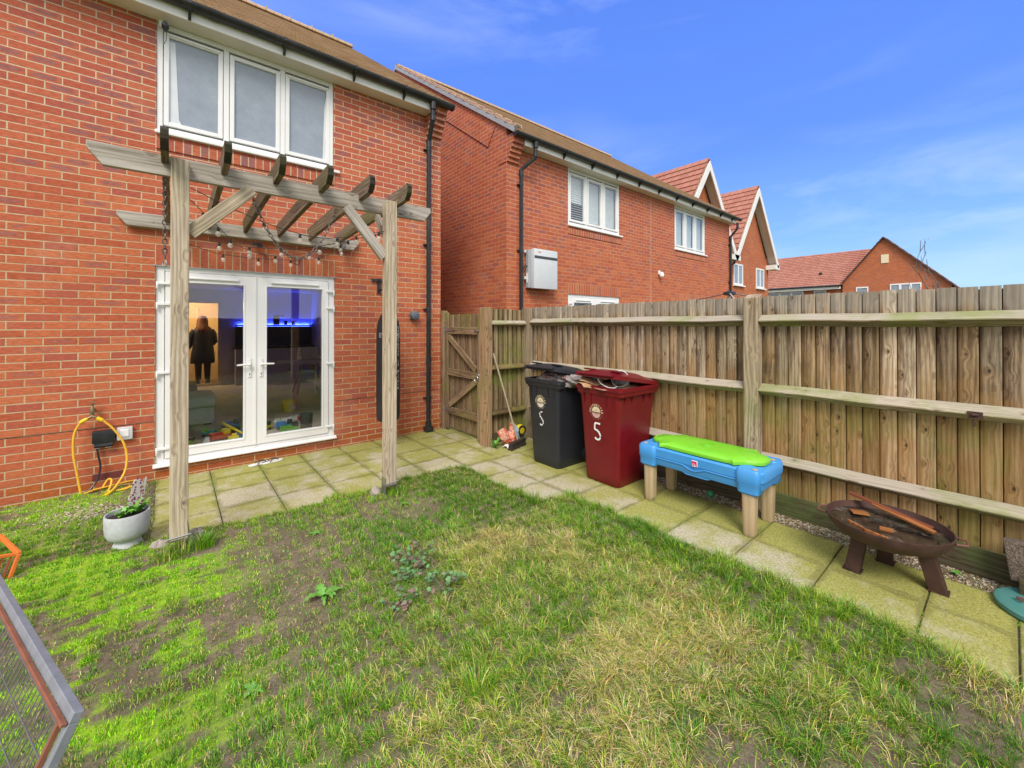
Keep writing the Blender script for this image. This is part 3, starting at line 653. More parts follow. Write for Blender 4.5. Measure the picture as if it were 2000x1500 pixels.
# person standing in the doorway, back to us
def person_inside():
    t = thing('person', 'person with long auburn hair in dark knee length coat standing in lit hallway', 'person', (.72, 7.05, .165))
    bx, by, z0 = .72, 7.05, .165
    me = bpy.data.meshes.new('body'); V = []; E_ = []; Rr = []
    def v(x, y, z, r, p=None):
        V.append((x, y, z)); Rr.append(r); i = len(V) - 1
        if p is not None: E_.append((p, i))
        return i
    pel = v(0, 0, .90, .14); wa = v(0, .0, 1.05, .125, pel); ch = v(0, .01, 1.25, .15, wa); nk = v(-.01, -.0, 1.40, .06, ch)
    hd0 = v(-.015, .01, 1.47, .075, nk); hd1 = v(-.02, .02, 1.56, .095, hd0); hd2 = v(-.02, .02, 1.63, .07, hd1)
    for s in (-1, 1):
        hp = v(.09 * s, 0, .82, .095, pel); kn = v(.09 * s, .01, .47, .062, hp); an = v(.09 * s, -.01, .09, .042, kn); ft = v(.10 * s, .13, .035, .035, an)
        sh = v(.17 * s, .0, 1.33, .062, ch); eb = v(.235 * s, .03, 1.06, .046, sh)
        if s < 0: wr = v(-.28, .14, .90, .03, eb)
        else: wr = v(.20, .20, .98, .03, eb)
        hn = v(V[wr][0] - .01 * s, V[wr][1] + .05, V[wr][2] - .01, .028, wr)
        for q in range(4): 
            f1 = v(V[hn][0] + (q - 1.5) * .018, V[hn][1] + .045, V[hn][2] - .01, .009, hn); v(V[f1][0], V[f1][1] + .03, V[f1][2] - .02, .008, f1)
        f1 = v(V[hn][0] - .035 * s, V[hn][1] + .01, V[hn][2] + .01, .010, hn)
    me.from_pydata(V, E_, []); o = bpy.data.objects.new('body', me); COL.objects.link(o); o.parent = t; ORG[o] = Vector((bx, by, z0))
    o.location = Vector((bx, by, z0)) - ORG[t]; me.materials.append(M['skin'])
    sk = o.modifiers.new('s', 'SKIN'); 
    for i, r_ in enumerate(Rr): me.skin_vertices[0].data[i].radius = (r_, r_)
    me.skin_vertices[0].data[0].use_root = True
    su = o.modifiers.new('u', 'SUBSURF'); su.levels = 2; su.render_levels = 2
    c = MB(); prof = [(.24, .52), (.25, .56), (.235, .75), (.21, .95), (.205, 1.10), (.215, 1.25), (.21, 1.34), (.15, 1.41), (.10, 1.45)]
    n = 28; vs = []
    for r_, z in prof:
        for k in range(n):
            a_ = 2 * math.pi * k / n; rr = r_ * (1 + .015 * math.sin(5 * a_ + z * 9)); vs.append((bx + rr * math.cos(a_) * 1.0, by + rr * math.sin(a_) * .72 + .01, z0 + z))
    fs = [(i * n + k, i * n + (k + 1) % n, (i + 1) * n + (k + 1) % n, (i + 1) * n + k) for i in range(len(prof) - 1) for k in range(n)]
    c.add(vs, fs, 0, smooth=True)
    for s in (-1, 1):
        e = (bx + .24 * s, by + .03, z0 + 1.05); c.tube([(bx + .15 * s, by, z0 + 1.34), (bx + .20 * s, by + .0, z0 + 1.25), e, (bx + (-.275 if s < 0 else .205), by + .12, z0 + (.92 if s < 0 else .99))], [.075, .078, .066, .052], 12)
    c.build('coat', M['coat'], t)
    c = MB(); c.lathe([(.075, -.04), (.11, .0), (.115, .03), (.07, .05)], (bx - .01, by - .01, z0 + 1.40), 16, sy=.8); c.build('hood', M['coat'], t)
    c = MB()
    for s in (-1, 1): c.tube([(bx + .09 * s, by, z0 + .70), (bx + .09 * s, by + .01, z0 + .45), (bx + .09 * s, by - .01, z0 + .12)], [.095, .072, .056], 12)
    c.build('trousers', M['dark'], t)
    for s in (-1, 1): c = MB(); c.lathe([(0, 0), (.05, .0), (.052, .05), (.045, .12), (.03, .14)], (bx + .10 * s, by + .04, z0), 14, sy=1.9, sx=.95); c.build('boot', M['dark'], t)
    c = MB(); vs = []; prof = [(.02, 1.705), (.07, 1.69), (.10, 1.64), (.112, 1.57), (.115, 1.48), (.125, 1.40), (.13, 1.32), (.10, 1.26), (.02, 1.235)]
    for j, (r_, z) in enumerate(prof):
        for k in range(n):
            a_ = 2 * math.pi * k / n; rr = r_ * (1 + .05 * math.sin(7 * a_ + j)); yy = rr * math.sin(a_) * .8
            if z < 1.62 and yy > .05: yy = .05
            vs.append((bx - .015 + rr * math.cos(a_) + .02 * (1.6 - z), by + yy - .01 - (.05 if z < 1.45 else 0), z0 + z))
    c.add(vs, [(i * n + k, i * n + (k + 1) % n, (i + 1) * n + (k + 1) % n, (i + 1) * n + k) for i in range(len(prof) - 1) for k in range(n)], 0, smooth=True)
    c.build('hair', M['hair'], t)
person_inside()
t = thing('wall_mirror', 'tall thin arched black framed mirror on hallway wall beside the person', 'mirror', (.93, 7.1, 1.1))
a = MB(); pts = [(1.28, 7.1 + .16 * math.cos(q), 1.25 + .55 * math.sin(q)) for q in [2 * math.pi * k / 28 for k in range(28)]]
a.tube(pts, .012, 6, closed=True); a.build('mirror_frame', M['blackpl'], t)
a = MB(); a.add([(1.278, p[1], p[2]) for p in pts], [tuple(range(28))]); a.build('mirror_glass', plain('mirror_glass', (.8, .8, .8), .05, 1.), t)
t = thing('hall_lamp', 'warm glowing hallway ceiling lamp behind the doorway', 'lamp', (.5, 7.2, 2.45))
a = MB(); a.lathe([(0, -.10), (.10, -.09), (.16, -.04), (.16, 0)], (.2, 7.2, 2.45), 20); a.build('lamp_shade', M['lampw'], t)
ld = bpy.data.lights.new('hall_light', 'POINT'); ld.energy = 42; ld.color = (1, .66, .30); ld.shadow_soft_size = .12
lo = bpy.data.objects.new('hall_light', ld); COL.objects.link(lo); lo.parent = t; lo.location = (-.25, -.25, -.3)
# kitchen with blue led
t = thing('kitchen_unit', 'dark kitchen counter and shelf washed in blue light behind right patio door', 'kitchen unit', (2.0, 4.6, .165))
a = MB(); a.box(1.32, 3.09, 6.25, 6.59, .165, 1.04); a.build('cabinet', plain('lilac_cabinet', (.55, .52, .62), .6), t)
a = MB(); a.box(1.30, 3.09, 6.2, 6.59, 1.04, 1.08); a.build('worktop', M['dark'], t)
a = MB(); a.box(1.34, 3.09, 6.50, 6.59, 1.09, 1.598); a.build('splashback', M['dark'], t)
a = MB(); a.box(1.34, 3.09, 6.38, 6.555, 1.605, 1.64); a.build('shelf', M['dark'], t)
a = MB(); a.box(1.40, 3.05, 6.57, 6.585, 1.61, 1.635); a.build('led_strip', M['led'], t)
a = MB(); a.box(1.40, 3.05, 6.22, 6.235, 1.055, 1.075); a.build('worktop_light', emis('blue_edge_light', (.04, .12, 1.0), 1.5), t)
for nm, lb, x_, dz_, w_ in (('kettle', 'dark kettle silhouette on shelf against blue glow, nearest the door stile', 1.62, .27, .13), ('coffee_machine', 'dark coffee machine silhouette on shelf against the blue glow', 2.16, .26, .18)):
    a = MB(); a.box(x_, x_ + w_ * .7, 6.40, 6.52, 1.642, 1.642 + dz_ * .85); a.box(x_ - .02, x_ + w_ * 1.3, 6.40, 6.52, 1.642 + dz_ * .8, 1.642 + dz_); tag(a.build(nm, M['dark'], None, (x_, 6.45, 1.642), bevel=.015), lb, nm.replace('_', ' '))
for k, x_ in enumerate((2.44, 2.62)): a = MB(); a.lathe([(0, 0), (.035, 0), (.05, .10), (.045, .10), (0, .09)], (x_, 6.45, 1.642), 14); tag(a.build('mug', M['dark'], None, (x_, 6.45, 1.642)), ('small' if k == 0 else 'second') + ' dark cup silhouette on shelf right of coffee machine', 'mug', 'cups on the shelf indoors')
t = thing('dining_table', 'white thin legged table standing on carpet behind right patio door', 'table', (1.9, 3.4, .165))
a = MB(); a.box(1.45, 2.55, 3.1, 3.8, .88, .905); a.build('tabletop', M['iwall2'], t)
for x_, y_ in ((1.47, 3.12), (2.5, 3.12), (1.47, 3.75), (2.5, 3.75)): a = MB(); a.box(x_, x_ + .03, y_, y_ + .03, .165, .88); a.build('leg', M['white'], t)
t = thing('high_chair', 'white baby high chair with grey cushion and splayed wooden legs', 'high chair', (2.45, 4.1, .165))
cx_, cy_ = 2.42, 4.05
a = MB(); a.lathe([(.02, .62), (.17, .62), (.20, .66), (.205, .80), (.19, .98), (.17, .98), (.175, .80), (.16, .68), (.02, .665)], (cx_, cy_, .165), 20); a.build('seat', M['white'], t)
a = MB(); a.box(cx_ - .2, cx_ + .2, cy_ - .36, cy_ - .12, .94, .965); a.build('tray', M['white'], t, bevel=.01)
a = MB(); a.lathe([(0, .0), (.09, .02), (.09, .10), (0, .14)], (cx_ - .05, cy_, .98), 14, sy=.6); a.build('cushion', M['dark'], t)
for sx_, sy_ in ((-1, -1), (1, -1), (-1, 1), (1, 1)): a = MB(); a.tube([(cx_ + .10 * sx_, cy_ + .10 * sy_, .80), (cx_ + .25 * sx_, cy_ + .22 * sy_, .17)], [.014, .018], 8); a.build('leg', M['dirtwood'], t)
a = MB(); a.lathe([(0, 0), (.095, 0), (.115, .17), (.12, .18), (.11, .18), (.09, .02), (0, .015)], (1.68, 2.12, .166), 24); b = a.build('bucket', M['tyellow'], None, (1.68, 2.12, .166))
tag(b, 'yellow plastic toy tub on carpet behind right patio door', 'tub')
a = MB(); a.box(1.655, 1.75, 1.998, 2.0, .20, .29); a.build('printed_label', plain('tub_label', (.55, .45, .3), .6, var=.5, scale=40), b)
# floor toys: small vehicles and blocks heaped inside the doors
def toy_truck(x, y, s, a_, body, cab, label, zz=.166):
    t = thing('toy_truck', label, 'toy', (x, y, zz), 'toy vehicles on the carpet indoors'); Mx = Matrix.Rotation(a_, 3, 'Z')
    def ob(c, sz, m, nm):
        q = MB(); q.obox(Vector((x, y, zz)) + Mx @ Vector([k * s for k in c]), [k * s for k in sz], Mx); q.build(nm, M[m], t, bevel=.008 * s / .3)
    ob((0, 0, .17), (.62, .26, .14), body, 'body'); ob((.22, 0, .32), (.20, .24, .18), cab, 'cab'); ob((-.12, 0, .29), (.36, .25, .08), body, 'bed')
    for wx in (-.2, .2):
        for wy in (-1, 1):
            q = MB(); c_ = Vector((x, y, zz)) + Mx @ Vector((wx * s, wy * .13 * s, .07 * s)); ax = Mx @ Vector((0, 1, 0)); q.tube([c_ - ax * .025 * s, c_ + ax * .025 * s], .07 * s, 12); q.build('wheel', M['tdark'], t)
toy_truck(.60, .62, .36, .5, 'tred', 'tyellow', 'red and yellow toy truck in the heap inside left door')
toy_truck(.29, .50, .28, 1.2, 'tgreen', 'tdark', 'green and black toy truck at left end of the toy heap')
toy_truck(.52, 1.00, .26, 2.6, 'tteal', 'tgreen', 'teal toy truck with lime cab behind the red toy truck')
toy_truck(.78, 1.28, .34, -.4, 'tblue', 'tdark', 'blue toy truck at the back of the toy heap')
toy_truck(1.12, .85, .30, .7, 'tyellow', 'tdark', 'yellow toy digger inside right patio door')
toy_truck(1.36, .80, .32, -.3, 'tblue', 'tdark', 'dark blue toy car beside yellow toy digger')
toy_truck(1.37, .52, .34, .1, 'tgreen', 'tdark', 'green toy lorry closest to right patio door')
for k, (x_, y_, c_, lb) in enumerate(((.74, .55, 'tyellow', 'yellow'), (.70, .80, 'tred', 'red'), (.46, .55, 'white', 'white'), (.83, .70, 'tblue', 'blue'), (.62, .86, 'tgreen', 'lime green'), (.80, .95, 'tdark', 'black'))):
    a = MB(); a.obox((x_, y_, .20), (.11, .07, .06), Matrix.Rotation(k * .8, 3, 'Z')); a.obox((x_ + .01, y_, .245), (.05, .05, .03), Matrix.Rotation(k * .8, 3, 'Z')); tag(a.build('toy_block', M[c_], None, (x_, y_, .166), bevel=.006), lb + ' toy block lying in the toy heap inside left door', 'toy block', 'toy blocks in the heap indoors')
a = MB(); a.tube([(.66, .92, .33), (.84, .58, .24)], [.022, .014], 10); tag(a.build('toy_bat', M['tyellow'], None, (.7, .8, .17)), 'yellow plastic toy bat lying on the toy heap', 'toy bat')
a = MB(); a.lathe([(0, 0), (.07, 0), (.085, .24), (.075, .24), (.06, .02), (0, .02)], (1.58, .50, .166), 18); tag(a.build('waste_bin', M['darkgrey'], None, (1.58, .5, .166)), 'small dark waste bin inside right patio door frame', 'bin')
a = MB(); a.lathe([(0, 0), (.03, 0), (.036, .045), (0, .045)], (1.66, 1.25, .18), 14); tag(a.build('toy_cup', M['tred'], None, (1.66, 1.25, .17)), 'small red toy cup on crumpled white cloth indoors', 'toy cup')
random.seed(3); a = MB(); N_ = 14; vs = [(1.32 + .38 * i / N_, 1.2 + .2 * j / N_ + .1 * i / N_, .17 + .05 * random.random() * (1 if 0 < i < N_ and 0 < j < N_ else 0)) for i in range(N_ + 1) for j in range(N_ + 1)]
a.add(vs, [(i * (N_ + 1) + j, i * (N_ + 1) + j + 1, (i + 1) * (N_ + 1) + j + 1, (i + 1) * (N_ + 1) + j) for i in range(N_) for j in range(N_)], smooth=True); tag(a.build('cloth', M['white'], None, (1.5, 1.3, .166)), 'crumpled white cloth on carpet behind toy car', 'cloth')

# ---------- the house next door (centre) ----------
H2 = thing('brick_house', 'red brick house in the middle with a grey battery box on its wall', 'house', (9.4, 3, 0), 'red brick houses')
XA, XB = 4.75, 13.97
w = MB(); holes = [(6.36, 8.11, 3.66, 4.865), (10.56, 12.31, 3.66, 4.865), (6.36, 8.11, .13, 2.27)]
wall_with_holes(w, XA, XB, -.3, 5.05, holes)
w.box(XA, XA + .28, .28, 9.1, -.3, 5.0); w.box(XB - .28, XB, .28, 9.1, -.3, 5.0); w.box(XA, XB, 9.1, 9.38, -.3, 5.0)
for xa in (XA, XB - .28): w.prism([(.0, 5.0), (9.38, 5.0), (9.38, 5.19), (4.69, 8.49), (.0, 5.19)], xa + .0005, xa + .279, 'X')
corbel(w, XA, XA + .25); w.box(XA - .010, XA, 0, .23, 4.57, 4.80); w.build('wall', M['brick2'], H2)
# brick band under the verge
sl = Vector((0, 4.69, 3.46)).normalized(); m = MB()
p0, p1 = Vector((XA - .012, .55, 4.86 + .15)), Vector((XA - .012, 4.6, 4.86 + .15 + 4.05 * 3.34 / 4.69))
nrm_ = Vector((0, -sl.z, sl.y))
m.prism([(p0.y, p0.z), (p1.y, p1.z), (p1.y + nrm_.y * .34, p1.z + nrm_.z * .34), (p0.y + nrm_.y * .34 , p0.z + nrm_.z * .34)], XA - .018, XA, 'X'); m.build('verge_course', M['brick2'], H2)
m = MB(); m.bar(p0 + Vector((.004, 0, 0)) - nrm_ * .004, p1 + Vector((.004, 0, 0)) - nrm_ * .004, .012, .010, (1, 0, 0)); m.build('verge_shadow_line', M['blackpl'], H2)  # black bar painted in as the shadow line under the verge course
for a_, b_ in ((6.36, 8.11), (10.56, 12.31)):
    soldier(H2, a_ - .004, b_ + .05, 3.505, 3.62, -.014, 'sill_course')
    wv = (b_ - a_)
    panes = [(a_ + .10, a_ + .52), (a_ + .67, a_ + 1.085), (a_ + 1.235, b_ - .10)]
    window3(H2, a_, b_, 3.70, 4.862, panes, 'clear')
    for k_p, (pa, pb) in enumerate(panes):
        for kk in range(20):
            s_ = MB(); zc = 3.80 + kk * .048
            tilt = 1.22 if not (a_ < 7 and k_p == 0 and kk < 9) else .45
            s_.obox(((pa + pb) / 2, .105, zc), (pb - pa + .04, .060, .006), Matrix.Rotation(tilt, 3, 'X'))
            if kk == 0: acc = s_
            else: acc.add(s_.v, s_.f)
        acc.build('shutter', M['white'], H2)
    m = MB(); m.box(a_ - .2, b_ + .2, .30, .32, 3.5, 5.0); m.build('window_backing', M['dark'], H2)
soldier(H2, 6.35, 8.16, 2.272, 2.485); soldier(H2, 10.55, 12.36, 2.272, 2.485); french_door(H2, 6.36, x1=8.11)
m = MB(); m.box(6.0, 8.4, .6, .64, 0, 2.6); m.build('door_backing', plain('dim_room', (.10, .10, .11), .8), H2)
m = MB(); m.box(9.395, 9.407, -.003, .004, -.2, 5.0); m.build('party_joint', plain('party_joint_mastic', (.52, .40, .30), .8), H2)
rf = MB(); roof_slope(rf, XA - .02, XB + .05, (-.285, 5.012), (4.69, 8.53), .165); roof_slope(rf, XA - .02, XB + .05, (9.68, 5.06), (4.69, 8.56), .33)
ro = rf.build('roof', M['tileb'], H2)
rd = MB()
for k in range(20):
    xa = XA - .02 + .46 * k; rd.prism([(4.69 + .13 * math.cos(a), 8.51 + .11 * math.sin(a)) for a in [R(q) for q in range(0, 181, 20)]], xa, xa + .45, 'X')
rd.build('ridge_tiles', M['tileb'], ro)
vg = MB(); vp = MB(); ed, ez = -.30, 5.05; L_ = math.hypot(4.99, 3.50); ux, uz = 4.99 / L_, 3.50 / L_
nstep = 18
for k in range(nstep):
    t0, t1 = k / nstep * L_, (k + 1) / nstep * L_
    A = (ed + ux * t0, ez + uz * t0); B = (ed + ux * t1, ez + uz * t1); nx, nz = -uz, ux
    lo, hi = -.065, .0
    vg.prism([(A[0] + nx * lo, A[1] + nz * lo), (B[0] + nx * lo, B[1] + nz * lo), (B[0] + nx * hi, B[1] + nz * hi), (A[0] + nx * (hi + .03), A[1] + nz * (hi + .03))], XA - .052, XA - .005, 'X')
    vp.prism([(A[0] + nx * .03, A[1] + nz * .03), (B[0] + nx * .012, B[1] + nz * .012), (B[0] + nx * .035, B[1] + nz * .035), (A[0] + nx * .062, A[1] + nz * .062)], XA - .055, XA + .06, 'X')
    vp.box(XA - .065, XA + .10, A[0] - .012, A[0] + .012, A[1] + .02, A[1] + .085)
vg.build('verge', plain('grey_verge_mortar', (.33, .34, .38), .7, var=.1), H2); vp.build('verge_tiles', plain('verge_tile_edge', (.50, .34, .26), .85, var=.3, scale=12), H2)
m = MB(); m.box(XA + .251, XB, -.215, -.192, 4.86, 5.02); m.box(XA + .251, XB, -.235, -.215, 4.99, 5.02); m.build('fascia', M['fascia'], H2, bevel=.004, seg=1)
m = MB(); m.box(XA + .251, XB, -.192, .08, 4.862, 4.88); m.build('soffit', M['soffit'], H2)
gutter(H2, XA + .0, XB + .15, brk=[6.0, 6.85, 7.7, 8.55, 9.4, 10.25, 11.1, 11.95, 12.8, 13.6], outlet=5.22)
downpipe(H2, 5.05, 5.22, (4.2, 3.0, 1.9)); downpipe(H2, 13.92, 13.95, (4.2, 3.0), zg=4.88)
# battery inverter box
t = thing('battery_box', 'light grey wall battery unit with dark stripe beside the drainpipe', 'battery unit', (5.68, 0, 2.33))
m = MB(); m.box(5.235, 5.845, -.205, -.11, 2.31, 3.045); m.build('cover', M['grey'], t, bevel=.015)
m = MB(); m.box(5.185, 5.84, -.11, -.02, 2.32, 3.03); m.build('casing', M['midgrey'], t, bevel=.008, seg=1)
m = MB(); m.box(5.243, 5.838, -.208, -.204, 2.865, 2.915); m.build('stripe', M['darkgrey'], t)
m = MB(); m.box(5.33, 5.41, -.2075, -.2045, 2.978, 2.994); m.build('logo_print', plain('red_print', (.65, .12, .10), .5), t)
m = MB(); m.box(5.181, 5.184, -.09, -.045, 2.42, 2.60); m.build('data_label', M['white'], t)
for z_ in (2.5, 2.99): m = MB(); m.tube([(5.15, -.05, z_ - .02), (5.15, -.05, z_ + .03)], .022, 10); m.build('wall_fixing', M['grey'], t)
m = MB(); m.tube([(5.20, -.06, 2.73), (5.13, -.06, 2.72), (5.08, -.05, 2.64)], .012, 8); m.tube([(5.85, -.05, 2.90), (5.93, -.03, 2.86)], .012, 8); m.build('cable', M['blackpl'], t)
t = thing('wall_light', 'small white security light on the middle house between its windows', 'light', (9.77, -.05, 2.95))
m = MB(); m.box(9.73, 9.81, -.03, -.0, 2.93, 3.03); m.build('backplate', M['white'], t, bevel=.006, seg=1)
m = MB(); m.lathe([(0, -.07), (.05, -.06), (.06, 0), (.03, .05)], (9.76, -.09, 2.93), 14); m.build('lamp_head', M['white'], t)
t = thing('rotary_dryer', 'folded rotary clothes dryer with black hub just above fence top', 'clothes dryer', (9.743, -1.75, 0))
dxy = (9.743, -1.75)
m = MB(); m.tube([(dxy[0], dxy[1], 0), (dxy[0], dxy[1], 2.31)], .022, 12); m.build('pole', M['grey'], t)
m = MB(); m.lathe([(.05, -.05), (.13, -.03), (.13, .02), (.07, .05), (0, .055)], (dxy[0], dxy[1], 2.34), 20); m.build('hub', M['blackpl'], t)
for k in range(4):
    a_ = .5 + k * math.pi / 2; m = MB(); m.tube([(dxy[0] + .1 * math.cos(a_), dxy[1] + .1 * math.sin(a_), 2.33), (dxy[0] + 1.1 * math.cos(a_), dxy[1] + 1.1 * math.sin(a_), 2.12)], .011, 8); m.build('arm', M['blackpl'] if k % 2 else M['grey'], t)

# ---------- gabled house beyond ----------
H3 = thing('gabled_house', 'red brick house with two steep white edged gables beyond the middle house', 'house', (19, 5, 0))
GXS = (16.10, 21.02)
w = MB(); YF = 2.0; w.box(14.35, 23.3, YF, YF + 8, -.2, 4.95)
for gx in GXS: w.prism([(gx - 2.15, 4.95), (gx + 1.94, 4.95), (gx, 7.75)], YF + .001, YF + 7, 'Y')
w.build('wall', M['brick_far'], H3)
rf = MB()
for gx in GXS:
    for sgn in (-1, 1):
        roof_slope(rf, YF - .38, YF + 6.5, (gx + sgn * 2.55, 4.62), (gx, 8.08), .30, along='Y', thick=.04)
roof_slope(rf, 14.2, 23.5, (2.35, 5.0), (6.0, 7.9), .3); roof_slope(rf, 14.2, 23.9, (10.2, 4.98), (6.0, 7.9), .3)
rf.build('roof', M['tiler'], H3)
for gx in GXS:
    m = MB()
    for sgn in (-1, 1):
        a_, b_ = Vector((gx + sgn * 2.52, YF - .395, 4.55)), Vector((gx, YF - .395, 7.97)); pass
        d_ = (b_ - a_).normalized(); nn = Vector((-d_.z, 0, d_.x)) * (1 if sgn < 0 else -1)
        P4 = [a_, b_, b_ - Vector((0, 0, .36)), a_ - nn * .22]
        if nn.z < 0: P4 = [a_, b_, b_ - Vector((0, 0, .36)), a_ + nn * .22]
        m.prism([(p.x, p.z) for p in P4], YF - .42, YF - .385, 'Y')
    m.build('bargeboard', M['fascia'], H3)
    m = MB()
    for sgn in (-1, 1):
        a_, b_ = Vector((gx + sgn * 2.50, YF - .19, 4.50)), Vector((gx, YF - .19, 7.88)); d_ = b_ - a_; up_ = Vector((0, 1, 0)).cross(d_); m.bar(a_, b_, .37, .02, up_)
    m.build('gable_soffit', M['soffit'], H3)
    m = MB(); m.box(gx - 2.55, gx - 2.12, YF - .42, YF, 4.38, 4.60); m.box(gx + 1.96, gx + 2.55, YF - .42, YF, 4.38, 4.60); m.build('box_end', M['fascia'], H3)
m = MB(); m.lathe([(.05, -.2), (.07, -.12), (.10, .0), (.10, .10), (0, .10)], (18.8, YF - .3, 4.85), 12); m.tube([(18.8, YF - .3, 4.66), (18.8, YF - .2, 4.3), (18.6, YF - .08, 4.15), (18.55, YF - .08, .1)], .04, 8); m.build('downpipe', M['blackpl'], H3)
for a_ in (19.17, 21.70):
    m = MB(); frame_rect(m, a_, a_ + .98, 3.42, 4.37, .07, YF - .03, YF + .04); m.box(a_ + .45, a_ + .53, YF - .031, YF + .04, 3.49, 4.30); m.box(a_ - .05, a_ + 1.08, YF - .10, YF - .0, 3.36, 3.415)
    f = m.build('window_frame', M['upvc'], H3)
    m = MB(); m.box(a_ + .07, a_ + .91, YF - .01, YF + .0, 3.49, 4.30); m.build('pane', M['misted'], f)

# ---------- far house ----------
def far_pt(x, y, z, s=1.2008): return (42., -5.7288 + (y + 5.7288) * s, 1.6394 + (z - 1.6394) * s)
H4 = thing('hipped_house', 'orange brick house with broad plain gable and long red roof far right', 'house', (46, 3, 0))
w = MB(); ap = (.36, 8.35); le = (2.93, 4.9); re_ = (-3.35, 4.25)
w.prism([(2.85, -.2), (-3.2, -.2), (-3.2, 4.50), (.36, 8.29), (2.85, 5.0)], 42, 50, 'X'); w.box(42.3, 50, 2.85, 10.0, -.2, 4.75); w.build('wall', M['brick_far'], H4)
rf = MB(); roof_slope(rf, 2.97, 9.7, (41.75, 4.85), (46.3, 8.15), .3, along='Y', thick=.04)
for k in range(18):
    a_, b_ = k / 18, (k + 1) / 18; roof_slope(rf, 2.97 - 2.45 * b_, 2.97, (41.75 + 4.55 * a_, 4.85 + 3.3 * a_), (41.75 + 4.55 * b_, 4.85 + 3.3 * b_), 1., along='Y', thick=.04); roof_slope(rf, .5, 9.7, (50.5, 4.85), (46.3, 8.15), .3, along='Y', thick=.04)
roof_slope(rf, 41.85, 50, (3.1, 4.72), ap, .3, along='X', thick=.04); roof_slope(rf, 41.85, 50, (-3.95, 3.75), ap, .3, along='X', thick=.04); rf.build('roof', M['tiler'], H4)
m = MB(); m.bar((41.83, 3.1, 4.70), (41.83, .36, 8.33), .05, .14, (1, 0, 0)); m.bar((41.83, -3.95, 3.72), (41.83, .36, 8.33), .05, .16, (1, 0, 0)); m.build('verge', M['darkgrey'], H4)
m = MB(); m.tube([(41.70, 2.95, 4.83), (41.70, 9.7, 4.83)], .08, 8); m.build('gutter', M['blackpl'], H4)
m = MB(); m.box(41.8, 41.85, 2.95, 9.7, 4.56, 4.76); m.build('fascia', M['fascia'], H4)
for y0_, y1_, z0_, z1_, n_ in ((.45, 1.15, 3.4, 4.62, 1), (-1.70, .20 - .2, 3.3, 4.72, 3), (2.95 + 1.05, 2.95 + 1.9, 3.4, 4.55, 1), (5.6, 8.3, 3.4, 4.55, 3)):
    xx = 41.93 if y0_ < 2.5 else 42.24
    if (y0_, n_) == (.45, 1): y0_, y1_ = 1.25, 2.0
    m = MB()
    m.box(xx, xx + .07, y0_, y1_, z1_ - .1, z1_); m.box(xx, xx + .07, y0_, y1_, z0_, z0_ + .1)
    for k in range(n_ + 1): yy = y0_ + (y1_ - y0_) * k / n_; m.box(xx - .001, xx + .069, max(y0_, yy - .07), min(y1_, yy + .07), z0_ + .1, z1_ - .1)
    f = m.build('window_frame', M['upvc'], H4)
    m = MB(); m.box(xx + .04, xx + .06, y0_ + .06, y1_ - .06, z0_ + .1, z1_ - .1); m.build('pane', M['misted'], f)
m = MB(); m.box(41.95, 42.0, .06, .50, 6.35, 7.0); m.build('vent_panel', M['cream'], H4)
m = MB(); m.box(43.1, 43.25, 4.5, 4.7, 6.05 - .1, 6.15); m.build('roof_vent', M['blackpl'], H4)
# ================= GROUND, PAVING =================
rng = np.random.default_rng(11)
def vnoise(x, y, sc, seed=0, octs=3):
    out = np.zeros_like(x); amp = 1.; tot = 0.
    for o in range(octs):
        r = np.random.default_rng(seed * 17 + o); T = r.random((64, 64)); X, Y = x * sc * 2**o + 31.7, y * sc * 2**o + 17.3
        xi, yi = np.floor(X).astype(int), np.floor(Y).astype(int); fx, fy = X - xi, Y - yi; fx, fy = fx * fx * (3 - 2 * fx), fy * fy * (3 - 2 * fy)
        a, b, c, d = T[xi % 64, yi % 64], T[(xi + 1) % 64, yi % 64], T[xi % 64, (yi + 1) % 64], T[(xi + 1) % 64, (yi + 1) % 64]
        out += amp * ((a * (1 - fx) + b * fx) * (1 - fy) + (c * (1 - fx) + d * fx) * fy); tot += amp; amp *= .5
    return out / tot
def sst(x, a, b): t = np.clip((x - a) / (b - a), 0, 1); return t * t * (3 - 2 * t)
def edge_dist(x, y):
    """>0 inside the lawn; distance-like to the paving edge"""
    x = np.asarray(x, float); y = np.asarray(y, float)
    n = (vnoise(x, y, 3.2, 5) - .5) * .26 + (vnoise(x, y, 14., 6) - .5) * .08
    ey = np.where(x < .02, -.03, -1.66 - .06 * np.sin(x * 1.3) ) 
    dy = ey - y + n * np.where(x < .02, .3, 1)
    ex = np.where(y > -2.95, 2.70, np.where(y > -3.10, 2.70 + (-2.95 - y) / .15 * .38, 3.08))
    dx = ex - x + n
    d = np.minimum(dy, dx)
    return np.where(x < .02, np.where(y > -1.6, np.minimum(-.03 - y, .03 - x + n * .5), dy * 0 + .3), d)
def lawn_h(x, y):
    x = np.asarray(x, float); y = np.asarray(y, float); e = edge_dist(x, y)
    h = .004 + .022 * (vnoise(x, y, 1.4, 1) - .3) + .012 * (vnoise(x, y, 7., 2) - .5) + .006 * (vnoise(x, y, 28., 3) - .5)
    h = h + .025 * sst(e, 0, .12) + .02 * sst(x, .9, 1.6) * (1 - sst(y, -3.4, -2.4)) * 0
    return np.where(e > -.02, h, -.03 + 0 * h)
# base ground (neighbouring plots and far field) a big sheet to the horizon
g = G('far_ground'); p_ = g.pos(); c_ = g.mix(g.sst(g.noise(p_, .35, 6), .4, .65), (.10, .15, .03), (.16, .12, .07))
mt = g.fin(c_, .95)
b_ = MB(); b_.add([(-400, -400, -.10), (600, -400, -.10), (600, 600, -.10), (-400, 600, -.10)], [(0, 1, 2, 3)]); tag(b_.build('ground', mt, None), None, None, kind='structure')
